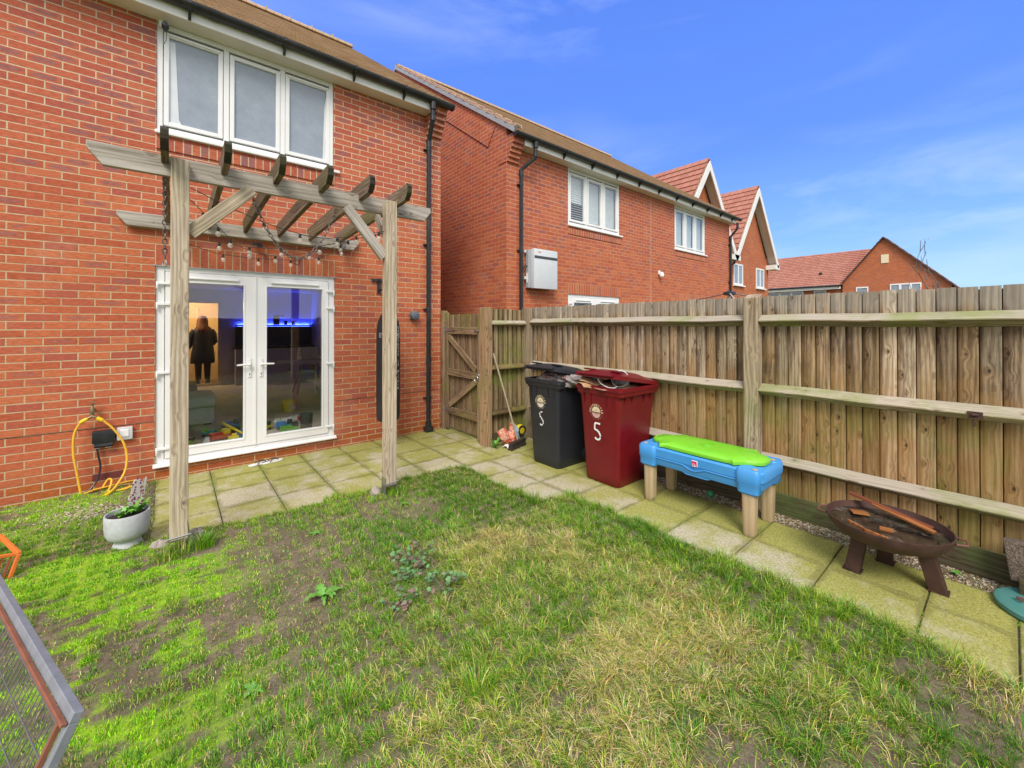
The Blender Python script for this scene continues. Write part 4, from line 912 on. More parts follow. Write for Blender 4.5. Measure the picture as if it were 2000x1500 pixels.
# bedding under the paving: dark joints
g = G('joint_grime'); p_ = g.pos(); c_ = g.mix(g.sst(g.noise(p_, 9., 5), .4, .65), (.085, .075, .04), (.13, .18, .03)); mt = g.fin(c_, .95)
b_ = MB(); b_.box(.0, 4.75, -1.80, .0, -.06, -.012); b_.box(2.62, 4.22, -9, -1.80, -.06, -.012); b_.box(3.41, 4.75, .0, 9, -.06, -.012); tag(b_.build('paving_bed', mt, None), None, None, kind='structure')
pv = MB(); GAP = .004
def slab(x0, x1, y0, y1):
    x0 += GAP; x1 -= GAP; y0 += GAP; y1 -= GAP; dz = random.uniform(-.002, .002); cx, cy = (x0 + x1) / 2, (y0 + y1) / 2
    sx, sy = (x1 - x0) / 2, (y1 - y0) / 2; b = .004; k = .235
    vs = []; gc = []
    for (q, z) in ((0, -.045), (0, dz - b), (b, dz)):
        for (a, c) in ((-1, -1), (1, -1), (1, 1), (-1, 1)):
            vs.append((cx + a * (sx - q), cy + c * (sy - q), z)); gc.append((a * k, c * k, 0))
    # subdivide top so the edge-grime coordinate is valid
    pv.add(vs, [(0, 1, 5, 4), (1, 2, 6, 5), (2, 3, 7, 6), (3, 0, 4, 7), (4, 5, 9, 8), (5, 6, 10, 9), (6, 7, 11, 10), (7, 4, 8, 11), (8, 9, 10, 11)], 0, gc)
xs = [.008, .470, .928, 1.387, 1.858, 2.320, 2.780, 3.242]; ys = [.03, -.347, -.795, -1.253, -1.715]
for i in range(7):
    for j in range(4): slab(xs[i], xs[i + 1], ys[j + 1], ys[j])
for j in range(3): slab(3.242, 3.478, ys[j + 1], ys[j])
for j in range(3):
    for a, b in ((3.478, 3.94), (3.94, 4.40), (4.40, 4.74)): slab(a, b, ys[j + 1], ys[j])
for a, b in ((3.242, 3.70), (3.70, 4.16)): slab(a, b, -1.715, -1.253)
cols_ = [2.655, 3.112, 3.572, 4.015]; rows_ = [-1.715, -2.13, -2.597, -3.062, -3.532, -4.0, -4.47, -4.937, -5.409, -5.755, -6.22, -6.69, -7.15, -7.6]
for j in range(len(rows_) - 1):
    for i in range(3):
        if i == 0 and j > 3: continue
        slab(cols_[i], cols_[i + 1], rows_[j + 1], rows_[j])
for k in range(16): slab(3.6, 4.1, .03 + .46 * k, .03 + .46 * (k + 1)); slab(4.1, 4.56, .03 + .46 * k, .03 + .46 * (k + 1))
tag(pv.build('patio', M['pave'], None, fix=False), None, None, kind='structure')
# gravel strip
rs = random.Random(5); gr_ = MB()
gr_.box(4.02, 4.26, -9, -1.3, -.08, -.02, rn=.1)
for k in range(15000):
    y = -1.35 - (rs.random()**.85) * 5.0; x = rs.uniform(4.018, 4.225); r_ = rs.uniform(.003, .0075); z = -.018 + rs.random() * .012
    if y > -3.0 and rs.random() < .7: continue
    sx, sy, sz = r_ * rs.uniform(.8, 1.6), r_ * rs.uniform(.8, 1.4), r_ * rs.uniform(.6, 1.)
    a = rs.random() * 3; ca, sa = math.cos(a), math.sin(a)
    q = [(-1, -.3, -.6), (1, -.2, -.5), (.2, 1, -.4), (-.5, .6, .5), (.6, .3, .9), (.1, -.9, .4)]
    vs = [(x + (u * sx * ca - v * sy * sa), y + (u * sx * sa + v * sy * ca), z + w_ * sz) for u, v, w_ in q]
    gr_.add(vs, [(0, 2, 1), (0, 3, 2), (2, 3, 4), (3, 5, 4), (0, 5, 3), (1, 4, 5), (1, 2, 4), (0, 1, 5)], 0, None, rs.random())
g = G('gravel'); c_ = g.ramp(g.attr('rnd'), [(0, (.06, .045, .03)), (.2, (.20, .12, .06)), (.4, (.36, .24, .13)), (.6, (.24, .20, .16)), (.8, (.46, .40, .32)), (1, (.62, .57, .48))]); M['gravel'] = g.fin(c_, .7)
tag(gr_.build('gravel', M['gravel'], None, fix=False), None, None, kind='stuff')
# lawn soil
X0, X1, Y0, Y1 = -6.0, 3.16, -10.0, .0; nx_, ny_ = 420, 460
gx, gy = np.meshgrid(np.linspace(X0, X1, nx_), np.linspace(Y0, Y1, ny_), indexing='ij')
fine_ = np.linspace(0, 1, nx_)
gz = lawn_h(gx, gy); ed = edge_dist(gx, gy)
V = np.stack([gx, gy, gz], -1).reshape(-1, 3)
idx = np.arange(nx_ * ny_).reshape(nx_, ny_); inside = (ed > -.04)
keep = inside[:-1, :-1] | inside[1:, :-1] | inside[:-1, 1:] | inside[1:, 1:]
F = np.stack([idx[:-1, :-1], idx[1:, :-1], idx[1:, 1:], idx[:-1, 1:]], -1)[keep]
me = bpy.data.meshes.new('lawn_soil'); me.from_pydata(V.tolist(), [], F.reshape(-1, 4).tolist())
def moss_f(x, y):
    a = sst(.6 * vnoise(x * .8, y * 1.5, 1.9, 21, 4) + .4 * vnoise(x, y * 1.6, 9., 22, 4), .47, .58)
    zone = (1 - sst(x, .05, .75)) * sst(-y, 1.15, 1.6) + .5 * (1 - sst(x, -.5, .0))
    strip = np.exp(-((x - .0) / .9) ** 2) * 0
    return np.clip(a * np.clip(zone, 0, 1) , 0, 1)
def mud_f(x, y):
    a = np.exp(-(((x - .62) / .55) ** 2 + ((y + 2.35) / .45) ** 2)) * 1.0 + np.exp(-(((x - .35) / .45) ** 2 + ((y + 3.15) / .55) ** 2)) * .55
    a = a + np.exp(-(((x - 1.75) / .35) ** 2 + ((y + 2.45) / .25) ** 2)) * .6 + np.exp(-(((x - 1.25) / .5) ** 2 + ((y + 2.2) / .3) ** 2)) * .35
    a = a + np.exp(-(((x - 2.6) / .5) ** 2 + ((y + 5.6) / .35) ** 2)) * .8 + .9 * (1 - sst(x, -.1, .1)) * sst(y, -1.0, -.5) + .6 * np.exp(-(((x + .55) / .5) ** 2 + ((y + 2.75) / .5) ** 2))
    a = a + .75 * (1 - sst(x, -.1, .15)) * sst(-y, 2.9, 3.3)
    n = .72 * vnoise(x, y, 2.6, 8, 4) + .28 * vnoise(x, y, 13., 9, 3)
    a = a + .75 * sst(vnoise(x, y, 3.0, 77, 3), .60, .72)
    a = a + 1.3 * (1 - sst(x, -.08, .02)) * sst(y, -.85, -.35)
    return np.clip(sst(a * 1.05 + (n - .5) * 2.5, .36, .92), 0, 1)
mo = moss_f(V[:, 0], V[:, 1]); a = me.attributes.new('moss', 'FLOAT', 'POINT'); a.data.foreach_set('value', mo.astype('f'))
me.polygons.foreach_set('use_smooth', [True] * len(me.polygons))
g = G('muddy_soil'); p_ = g.pos(); n1 = g.noise(p_, 7., 7, .7); n2 = g.noise(p_, 46., 5, .7); mo_ = g.attr('moss')
c_ = g.mix(g.lin(n1, .3, .7), (.10, .078, .052), (.29, .225, .16)); c_ = g.mix(g.m('MULTIPLY', g.sst(n2, .45, .65), .5), c_, (.055, .04, .028))
c_ = g.mix(g.m('MULTIPLY', g.sst(g.noise(p_, 120., 2), .62, .7), .5), c_, (.32, .25, .14))
c_ = g.mix(g.m('MULTIPLY', g.sst(g.noise(p_, 3., 5), .48, .66), .5), c_, (.08, .13, .02))
c_ = g.mix(g.m('MULTIPLY', mo_, g.sst(n2, .25, .5)), c_, g.mix(n2, (.14, .27, .010), (.42, .66, .03)))
g.bump(g.m('ADD', n2, g.m('MULTIPLY', n1, .8)), 1.0, .012); M['mud'] = g.fin(c_, g.lin(n1, .3, .7, .55, .9), 0., .35)
me.materials.append(M['mud']); o = bpy.data.objects.new('soil', me); COL.objects.link(o); tag(o, None, None, kind='structure')

# ================= GRASS =================
def blades(n, cx, cy, ln, wd, az, lean, col, hgt, name, curl=.5, seg=3):
    """vectorised grass blades -> one mesh. all args arrays of n"""
    t = np.linspace(0, 1, seg + 1)[None, :]                              # 0..1 along the blade
    bend = lean[:, None] * (t ** 1.0) * (.35 + curl[:, None] * t)           # angle from vertical
    dz = np.cos(np.minimum(bend * 1.25, 1.75)); dr = np.sin(np.minimum(bend * 1.25, 1.75))
    st = ln[:, None] / seg
    z = np.concatenate([np.zeros((n, 1)), np.cumsum(dz[:, 1:] * st, 1)], 1); r = np.concatenate([np.zeros((n, 1)), np.cumsum(dr[:, 1:] * st, 1)], 1)
    z = np.maximum(z, .002 + 0 * z) ; z[:, 0] = -.004
    px = cx[:, None] + r * np.cos(az)[:, None]; py = cy[:, None] + r * np.sin(az)[:, None]; pz = hgt[:, None] + z
    w = wd[:, None] * (1 - t ** 1.6) * .5 + .0001
    tw = az + np.pi / 2 + rng.normal(0, .5, n)
    wx, wy = np.cos(tw)[:, None] * w, np.sin(tw)[:, None] * w
    Lp = np.stack([px - wx, py - wy, pz], -1); Rp = np.stack([px + wx, py + wy, pz], -1)
    V = np.empty((n, 2 * seg + 1, 3)); V[:, 0:2 * seg:2] = Lp[:, :seg]; V[:, 1:2 * seg:2] = Rp[:, :seg]; V[:, 2 * seg] = np.stack([px[:, seg], py[:, seg], pz[:, seg]], -1)
    k = 2 * seg + 1; base = (np.arange(n) * k)[:, None]
    loops = []; 
    quads = np.concatenate([base + np.array([[2 * i, 2 * i + 1, 2 * i + 3, 2 * i + 2]]) for i in range(seg - 1)], 0)
    tris = base + np.array([[2 * seg - 2, 2 * seg - 1, 2 * seg]])
    me = bpy.data.meshes.new(name); me.vertices.add(n * k); me.vertices.foreach_set('co', V.reshape(-1).astype('f'))
    lo = np.concatenate([quads.reshape(-1), tris.reshape(-1)]); me.loops.add(len(lo)); me.loops.foreach_set('vertex_index', lo.astype('i'))
    npoly = len(quads) + len(tris); ls = np.concatenate([np.arange(len(quads)) * 4, len(quads) * 4 + np.arange(len(tris)) * 3])
    me.polygons.add(npoly); me.polygons.foreach_set('loop_start', ls.astype('i'))
    me.update(calc_edges=True)
    C = np.repeat(np.concatenate([col, np.ones((n, 1))], 1)[:, None, :], k, 1)
    a = me.color_attributes.new('col', 'FLOAT_COLOR', 'POINT'); a.data.foreach_set('color', C.reshape(-1).astype('f'))
    me.validate(); me.materials.append(M['grass']); o = bpy.data.objects.new(name, me); COL.objects.link(o); return o
g = G('grass_blades'); c_ = g.attr('col', 'Color'); g.put(g.b.inputs['Base Color'], c_); g.b.inputs['Roughness'].default_value = .42; g.b.inputs['Specular IOR Level'].default_value = .45
tr_ = g.nt.nodes.new('ShaderNodeBsdfTranslucent'); g.put(tr_.inputs[0], c_); mx_ = g.nt.nodes.new('ShaderNodeMixShader'); mx_.inputs[0].default_value = .22
g.nt.links.new(g.b.outputs[0], mx_.inputs[1]); g.nt.links.new(tr_.outputs[0], mx_.inputs[2]); g.nt.links.new(mx_.outputs[0], g.out.inputs[0]); M['grass'] = g.mat
PAL = np.array([[.055, .19, .012], [.125, .35, .018], [.25, .52, .026], [.46, .60, .045], [.78, .63, .18], [.86, .70, .40], [.50, .33, .17]])
def pick(n, wts):
    wts = np.asarray(wts, float); wts = wts / wts.sum(1, keepdims=True); u = rng.random(n)[:, None]; i = (np.cumsum(wts, 1) < u).sum(1).clip(0, 6)
    return PAL[i] * rng.uniform(.45, 1.45, (n, 1)) * rng.uniform(.88, 1.12, (n, 3))
def straw_f(x, y):
    s = .62 * np.exp(-(((x - 1.55) / .80) ** 2 + ((y + 4.65) / .85) ** 2)) + .30 * np.exp(-(((x - 2.0) / .5) ** 2 + ((y + 3.3) / .4) ** 2)) + .04 + .10 * sst(x, .5, 1.2)
    return np.clip(s + (vnoise(x, y, 1.8, 31, 3) - .5) * 1.7 * (.30 + .70 * sst(x, .5, 1.2)), .02, .97)
def field(N, box, dens, lnr, wdr, lean_, name, mode):
    x = rng.uniform(box[0], box[1], N); y = rng.uniform(box[2], box[3], N)
    # tufts: pull blades towards nearby centres
    tc_ = 0.10; jx, jy = np.floor(x / tc_), np.floor(y / tc_)
    hx = np.modf(np.abs(np.sin(jx * 127.1 + jy * 311.7) * 43758.5))[0]; hy = np.modf(np.abs(np.sin(jx * 269.5 + jy * 183.3) * 43758.5))[0]; hk = np.modf(np.abs(np.sin(jx * 41.7 + jy * 97.3) * 9341.1))[0]
    ctx, cty = (jx + hx) * tc_, (jy + hy) * tc_; pull = rng.random(N) ** .7 * .50
    x = x + (ctx - x) * pull; y = y + (cty - y) * pull
    e = edge_dist(x, y); mud = mud_f(x, y); mos = moss_f(x, y); st = straw_f(x, y)
    d = dens(x, y, e, mud, mos, st, hk); k = (rng.random(N) < d) & (e > -.035)
    x, y, e, mud, mos, st, hk, ctx, cty = [q[k] for q in (x, y, e, mud, mos, st, hk, ctx, cty)]; n = len(x)
    w = np.zeros((n, 7)); dark = vnoise(x, y, 1.6, 44, 3); yel = vnoise(x, y, 2.4, 45, 3)
    if mode == 'green':
        w[:, 0] = .7 + 2.2 * sst(dark, .48, .6) * (1 - mos); w[:, 1] = 1.1; w[:, 2] = .9; w[:, 3] = .25 + 1.2 * sst(yel, .5, .65) + .5 * st; w[:, 4] = .10 + 1.0 * st; w[:, 5] = .03 + .9 * st ** 1.5; w[:, 6] = .18 + .4 * mud
    elif mode == 'straw':
        w[:, 3] = .5; w[:, 4] = 1.2; w[:, 5] = 1.5; w[:, 6] = .8; w[:, 2] = .25
    elif mode == 'moss':
        w[:, 2] = .5; w[:, 3] = 1.4; w[:, 1] = .3
    if mode == 'fuzz': w[:, 0] = .8; w[:, 1] = 1.; w[:, 2] = .8; w[:, 3] = .5 + .5 * st; w[:, 4] = .25 + .5 * st; w[:, 5] = .2 + .5 * st; w[:, 6] = .4 + .6 * mud
    col = pick(n, w)
    if mode == 'moss': col = col * np.array([1.05, 1.30, .6])
    away = np.arctan2(y - cty, x - ctx); flow = 2.4 + 2.6 * (vnoise(x, y, .9, 52, 2) - .5)
    az = np.where(rng.random(n) < (.62 if mode == 'straw' else .5), flow + rng.normal(0, .55, n), away + rng.normal(0, .8, n))
    az = np.where(rng.random(n) < .2, rng.uniform(0, 6.28, n), az)
    lnm = lnr(x, y, st, mud, hk); ln = lnm * rng.uniform(.5, 1.25, n); ln = np.where(e < .10, ln * 1.35, ln)
    lean = np.clip(rng.normal(lean_[0], lean_[1], n) + .5 * st, .05, 2.2)
    return blades(n, x, y, ln, wdr * rng.uniform(.6, 1.35, n), az, lean, col, lawn_h(x, y), name, curl=rng.uniform(.3, 1.2, n)), n
def rough_d(x, y, e, mud, mos, st, hk): return np.clip((.72 + .5 * (vnoise(x, y, 4., 60, 2) - .3)) * (1 - .82 * mud) * (1 - .45 * mos) * (.6 + .5 * hk), 0, 1)
def ln_green(x, y, st, mud, hk):
    L0 = .028 + .034 * sst(x, .5, 1.9) * (1 - sst(y, -2.4, -1.9) * .3) + .030 * st * sst(-y, 2.8, 4.) + .012 * sst(-y, 3., 4.5)
    return L0 * (.75 + .6 * hk) * (1 - .35 * mud)
o1, n1_ = field(560000, (-1.3, 3.15, -5.75, -.03), rough_d, ln_green, .0022, (1.3, .5), 'grass', 'green')
o2, n2_ = field(330000, (-.3, 3.15, -5.75, -1.6), lambda x, y, e, mud, mos, st, hk: np.clip((st - .25) * 1.5 * (.4 + .8 * hk), 0, 1) * (1 - .5 * mud), lambda x, y, st, mud, hk: (.045 + .06 * st) * (.7 + .6 * hk), .0022, (1.3, .4), 'dry_grass', 'straw')
o3, n3_ = field(330000, (-1.3, 1.0, -5.0, -.03), lambda x, y, e, mud, mos, st, hk: mos * .95, lambda x, y, st, mud, hk: .010 + .010 * hk, .0030, (.6, .5), 'moss', 'moss')
o5, n5_ = field(420000, (-1.3, 3.15, -5.75, -.03), lambda x, y, e, mud, mos, st, hk: (.75 - .45 * mud) * (1 - .5 * mos), lambda x, y, st, mud, hk: .016 + .008 * hk, .0020, (1.35, .45), 'short_turf', 'fuzz')
o4, n4_ = field(60000, (-6, 3.1, -10., -5.75), lambda x, y, e, mud, mos, st, hk: .6 + 0 * x, lambda x, y, st, mud, hk: .06 + 0 * x, .004, (.8, .4), 'rough_grass', 'green')
print('BLADES', n1_, n2_, n3_, n4_)
for o_ in (o1, o2, o3, o4, o5): tag(o_, None, None, kind='stuff')
# moss and seedlings rooted in the slab joints
jl = [((a, b), (a, c)) for a in xs[1:7] for b, c in ((0., -1.68),)] + [((0.02, b), (3.4, b)) for b in ys[1:4]] + [((3.112, -3.1), (3.112, -1.75)), ((3.572, -1.3), (3.572, -7)), ((4.012, -3), (4.012, -6.2))] + [((3.11, b), (4.0, b)) for b in rows_[1:10]]
jx, jy = [], []
for (a, b), (c, d) in jl:
    n_ = int(math.hypot(c - a, d - b) * 520); s_ = rng.random(n_); k_ = vnoise(a + (c - a) * s_, b + (d - b) * s_, 4., 90, 3) > .50
    jx.append((a + (c - a) * s_ + 0 * s_)[k_]); jy.append((b + (d - b) * s_ + 0 * s_)[k_])
jx = np.concatenate(jx); jy = np.concatenate(jy); n_ = len(jx); jx = jx + rng.normal(0, .0035, n_); jy = jy + rng.normal(0, .0035, n_)
o6 = blades(n_, jx, jy, rng.uniform(.004, .013, n_), np.full(n_, .0028), rng.uniform(0, 6.28, n_), rng.uniform(.3, 1.4, n_), pick(n_, np.tile([1., 1.2, .8, .4, .2, .1, .3], (n_, 1))), np.full(n_, -.006), 'joint_moss', curl=np.full(n_, .6)); tag(o6, None, None, kind='stuff')
# single tall darker tussocks and edge tufts
def tussock(name, x, y, n, ln, lean, cols, spread, label, cat='grass tuft', group='grass tufts standing out of the lawn', wd=.003):
    xx = x + rng.normal(0, spread, n); yy = y + rng.normal(0, spread, n)
    w = np.tile(np.array(cols, float), (n, 1)); az = np.arctan2(yy - y, xx - x) + rng.normal(0, .5, n)
    o = blades(n, xx - x, yy - y, ln * rng.uniform(.5, 1.2, n), np.full(n, wd), az, np.clip(rng.normal(lean, .3, n), .05, 2), pick(n, w), np.full(n, 0.), name, curl=rng.uniform(.3, 1., n), seg=4)
    o.location = (x, y, float(lawn_h(np.array([x]), np.array([y]))[0])); return tag(o, label, cat, group)
tussock('grass_tuft', .33, -2.02, 260, .13, .75, (.8, 1.2, 1, .5, .1, .05, 0), .025, 'bushy grass tuft at the foot of the left pergola post', wd=.0035)
tussock('grass_tuft', .10, -2.06, 60, .15, .7, (.3, .8, 1, .6, .3, .1, 0), .03, 'long straggly grass blades in front of left pergola bracket', wd=.003)
tussock('grass_tuft', .19, -2.05, 170, .12, .8, (.6, 1, 1, .5, .3, .2, .1), .045, 'loose grass tuft growing right in front of the left pergola post', wd=.003)
tussock('grass_tuft', 1.80, -2.02, 160, .09, .6, (1, 1, .6, .2, .1, 0, 0), .05, 'green grass tuft hiding the foot of the right pergola post')
tussock('grass_tuft', 2.08, -3.16, 240, .11, .55, (2, 1, .3, .2, .2, .1, 0), .025, 'dark green upright grass tussock in the right of the lawn')
tussock('grass_tuft', 2.00, -3.24, 130, .11, 1.1, (0, .1, .2, .8, 1.2, .8, .3), .03, 'yellowed leaning grass tussock left of the dark green one')
tussock('grass_tuft', 2.66, -2.98, 200, .09, .5, (1.6, 1, .4, .2, .1, 0, .2), .04, 'dark grass tuft on the paving edge in front of dark bin')
tussock('grass_tuft', 3.02, -3.12, 200, .08, .55, (1.0, 1.4, .5, .2, .1, 0, 0), .06, 'green grass tuft on the paving edge in front of red bin')
tussock('grass_tuft', .72, -3.95, 130, .10, .8, (.2, 1, 1.4, .4, .1, 0, 0), .04, 'bright green grass tuft in the near left of the lawn', wd=.0035)
tussock('grass_tuft', 1.18, -4.25, 140, .11, .8, (.2, 1, 1.4, .5, .2, .1, 0), .04, 'bright green grass tuft in the near middle of the lawn', wd=.0035)
# weeds
def leafmesh(mb, base, az, ln, wd, rise, droop=.6, lobes=0, mat=0, seg=7, twist=0.):
    base = Vector(base); vs = []
    for i in range(seg + 1):
        t = i / seg; r_ = ln * t; z = rise * math.sin(min(t * 1.6, 1.57)) * ln - droop * ln * t * t * .5
        w = wd * math.sin(math.pi * min(.97, .10 + .87 * t) ** .8) * (1 + (.35 * math.cos(i * math.pi) if lobes else 0))
        c = base + Vector((math.cos(az) * r_, math.sin(az) * r_, max(z, .004))); s_ = Vector((-math.sin(az), math.cos(az), twist)) * w
        vs += [c - s_, c + Vector((0, 0, -.12 * w)), c + s_]
    fs = []
    for i in range(seg): a = 3 * i; fs += [(a, a + 1, a + 4, a + 3), (a + 1, a + 2, a + 5, a + 4)]
    mb.add(vs, fs, mat, smooth=True)
def lz(x, y): return float(lawn_h(np.array([x]), np.array([y]))[0])
def rosette(name, x, y, n, ln, wd, rise, label, mat='leaf', lobes=1, z=None, cat='weed', group='small leafy weeds in the garden', sd=0):
    r_ = random.Random(sd); z = lz(x, y) + .008 if z is None else z; mb = MB()
    for k in range(n): leafmesh(mb, (x, y, z), 6.283 * k / n + r_.uniform(-.3, .3), ln * r_.uniform(.6, 1.1), wd * r_.uniform(.7, 1.1), rise * r_.uniform(.5, 1.3), lobes=lobes, twist=r_.uniform(-.2, .2))
    return tag(mb.build(name, M[mat], None, (x, y, z), fix=False), label, cat, group)
def gpt(u, v):     # used once, to note positions measured on the lawn
    pass
rosette('dandelion_plant', .835, -3.15, 12, .115, .019, .55, 'bright green leafy rosette weed near the middle of the lawn', sd=1, cat='plant')
rosette('dandelion_plant', .99, -2.33, 8, .05, .008, .4, 'small pale green rosette weed in mud right of left post', sd=2, cat='plant')
rosette('dandelion_plant', 1.74, -2.30, 8, .055, .010, .5, 'small green rosette weed below the right pergola post', sd=3, cat='plant')
rosette('dandelion_plant', 1.85, -2.93, 8, .05, .009, .5, 'little green rosette weed in the right half of the lawn', sd=4, cat='plant')
rosette('dandelion_plant', .42, -3.62, 8, .06, .011, .5, 'little green rosette weed in the near left lawn', sd=7, cat='plant')
rosette('leafy_weed', 3.46, -1.36, 12, .12, .022, 1.1, 'bushy green weed growing at the foot of the gate post', sd=5, z=.0, cat='plant')
rosette('leafy_weed', 4.12, -5.50, 8, .035, .010, .8, 'tiny green weed in the gravel beside fire pit leg', sd=6, z=.0, cat='plant')
rosette('leafy_weed', 3.60, -3.60, 9, .045, .005, 1.2, 'tiny green weed against the left leg of the play table', sd=8, z=.0, cat='plant')
def mallow(x, y, n, spread, label, sd, mats=('leafblue', 'leafdry'), up=.10):
    r_ = random.Random(sd); z = lz(x, y); A = MB()
    for k in range(n):
        a_ = r_.random() * 6.28; d = spread * r_.random() ** .6; h = r_.uniform(.35, 1.) * up
        tip = (x + d * math.cos(a_), y + d * math.sin(a_), z + h); A.tube([(x, y, z), (x + .5 * d * math.cos(a_), y + .5 * d * math.sin(a_), z + h * .8), tip], .0012, 4, 1 if r_.random() < .8 else 0)
        for q in range(r_.choice((2, 3, 4))):
            rr = r_.uniform(.008, .016); c = Vector(tip) + Vector((r_.uniform(-.02, .02), r_.uniform(-.02, .02), r_.uniform(-.012, .008))); m_ = 0 if r_.random() < .72 else 1
            tx, ty = r_.uniform(-.6, .6), r_.uniform(-.6, .6); nl = 10
            vs = [tuple(c)] + [tuple(c + Vector((rr * (1 + .22 * math.cos(5 * b)) * math.cos(b), rr * (1 + .22 * math.cos(5 * b)) * math.sin(b), rr * (math.cos(b) * tx + math.sin(b) * ty) + .002))) for b in [6.283 * j / nl for j in range(nl)]]
            A.add(vs, [(0, 1 + j, 1 + (j + 1) % nl) for j in range(nl)], m_, smooth=True)
    return tag(A.build('mallow_plant', [M[m_] for m_ in mats], None, (x, y, z), fix=False), label, 'plant', 'mallow plants in the lawn')
mallow(1.385, -3.17, 34, .16, 'grey green mallow plant with rounded leaves, the largest and farthest back in lawn', 1)
mallow(1.17, -3.50, 20, .11, 'small purple brown withered mallow in front of rosette weed', 2, ('leafdry', 'leafblue'), .05)
mallow(1.42, -3.52, 20, .12, 'grey green mallow plant nearest the straw coloured grass', 3, up=.08)
mallow(1.27, -3.33, 16, .10, 'sparse grey purple mallow between the other mallow plants', 4, ('leafblue', 'leafdry'), .06)
# pale wood chips scattered near the wall
rs = random.Random(9); ch = MB()
for k in range(520):
    x = rs.gauss(-.42, .17); y = rs.gauss(-.72, .13) - .3 * (x + .42); z = lz(x, y) + .006; s_ = rs.uniform(.003, .009); a_ = rs.random() * 3
    ch.obox((x, y, z), (s_ * 2.2, s_, s_ * .5), Matrix.Rotation(a_, 3, 'Z') @ Matrix.Rotation(rs.uniform(-.5, .5), 3, 'X'), rn=rs.random())
g = G('pale_chips'); M['chips'] = g.fin(g.ramp(g.attr('rnd'), [(0, (.30, .22, .16)), (1, (.74, .66, .56))]), .8)
tag(ch.build('wood_chips', M['chips'], None, fix=False), None, None, kind='stuff')

# ================= FENCES =================
FX = 4.25
M['gapdark'] = plain('painted_gap_shade', (.07, .055, .035), .95, var=.3)  # dark sheet behind the boards, painted as shade in the gaps
def feather_boards(mb, x, y0, y1, z0, z1, axis='Y', w=.100, r_=random.Random(2)):
    """overlapping feather-edge boards standing along Y (facing -X) or along X (facing -Y)"""
    n = round((y1 - y0) / w); ww = (y1 - y0) / n
    if axis == 'Y': mb.box(x + .031, x + .036, y0 - .04, y1 + .04, z0, z1 - .02, 1)
    else: mb.box(y0, y1, x + .031, x + .036, z0, z1 - .02, 1)
    for k in range(n):
        a, b = y0 + k * ww + .0030, y0 + (k + 1) * ww - .0030; zz = z1 + r_.uniform(-.006, .005)
        t0, t1 = .020, .007; sh = r_.uniform(-.002, .002)
        if axis == 'Y': poly = [(x + sh, a), (x + .016 + sh, b), (x + .024, b), (x + .030, a)]
        else: poly = [(a, x + sh), (b, x + .016 + sh), (b, x + .024), (a, x + .030)]
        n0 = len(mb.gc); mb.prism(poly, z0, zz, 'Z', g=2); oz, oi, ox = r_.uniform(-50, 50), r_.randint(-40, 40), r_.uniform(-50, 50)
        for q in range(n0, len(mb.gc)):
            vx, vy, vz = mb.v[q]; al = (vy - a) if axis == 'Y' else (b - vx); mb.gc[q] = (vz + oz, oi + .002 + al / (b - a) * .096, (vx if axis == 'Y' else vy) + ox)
def rail(mb, y0, y1, zt, x=FX, proj=.085, h=.075, axis='Y'):
    pr = [(x, zt + .0), (x - proj * .55, zt - .026), (x - proj, zt - .052), (x - proj, zt - .060), (x, zt - .105)]
    off = [random.uniform(-50, 50) for _ in range(3)]
    if axis == 'Y':
        N_ = 8; vs = []; gc = []
        for i in range(N_ + 1):
            yy = y0 + (y1 - y0) * i / N_; wob = .004 * math.sin(i * 2.1 + y0)
            for a, b in pr: vs.append((a, yy, b + wob)); gc.append((yy + off[0], (a - x) + off[1], b - zt + off[2]))
        fs = [(i * 5 + j, i * 5 + (j + 1) % 5, (i + 1) * 5 + (j + 1) % 5, (i + 1) * 5 + j) for i in range(N_) for j in range(5)] + [tuple(range(5)), tuple(range(N_ * 5, N_ * 5 + 5))]
        mb.add(vs, fs, 0, gc)
    else: mb.prism([(a, b) for a, b in pr], y0, y1, 'X', g=0)
def bay(root, y0, y1, boards_mat='fence'):
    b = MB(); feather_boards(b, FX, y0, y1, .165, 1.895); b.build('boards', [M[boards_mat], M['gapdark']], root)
    for zt in (1.730, 1.112, .497):
        m = MB(); rail(m, y0, y1, zt); m.build('rail', M['rail'], root)
    m = MB(); m.box(FX - .03, FX + .005, y0, y1, -.05, .163, g=1); m.build('gravel_board', M['gravelboard'], root)
FN = thing('wooden_fence', 'long weathered feather edge garden fence behind the bins and play table', 'fence', (FX, -4.2, 0), 'garden fences')
bay(FN, -4.185, -1.22); bay(FN, -7.2, -4.305); bay(FN, -10.2, -7.32)
for ya, yb, xp in ((-4.303, -4.187, FX - .10), (-7.318, -7.202, FX - .10), (-10.32, -10.202, FX - .1)):
    m = MB(); h = 1.915; yc = (ya + yb) / 2
    m.add([(xp, ya, -.1), (xp + .12, ya, -.1), (xp + .12, yb, -.1), (xp, yb, -.1), (xp, ya, h - .03), (xp + .12, ya, h + .005), (xp + .12, yb, h + .005), (xp, yb, h - .03)], MB.BF, 0, [(c + 7, a, b) for a, b, c in [(xp, ya, -.1), (xp + .12, ya, -.1), (xp + .12, yb, -.1), (xp, yb, -.1), (xp, ya, h), (xp + .12, ya, h), (xp + .12, yb, h), (xp, yb, h)]])
    m.build('fence_post', M['post'], FN, bevel=.004, seg=1)
m = MB(); m.box(FX - .092, FX - .085, -5.62, -5.55, 1.03, 1.075); m.tube([(FX - .092, -5.585, 1.04), (FX - .095, -5.585, .98)], .005, 6); m.tube([(FX - .094, -5.60, 1.055), (FX - .10, -5.57, 1.055)], .009, 8); m.build('latch', M['rust'], FN)
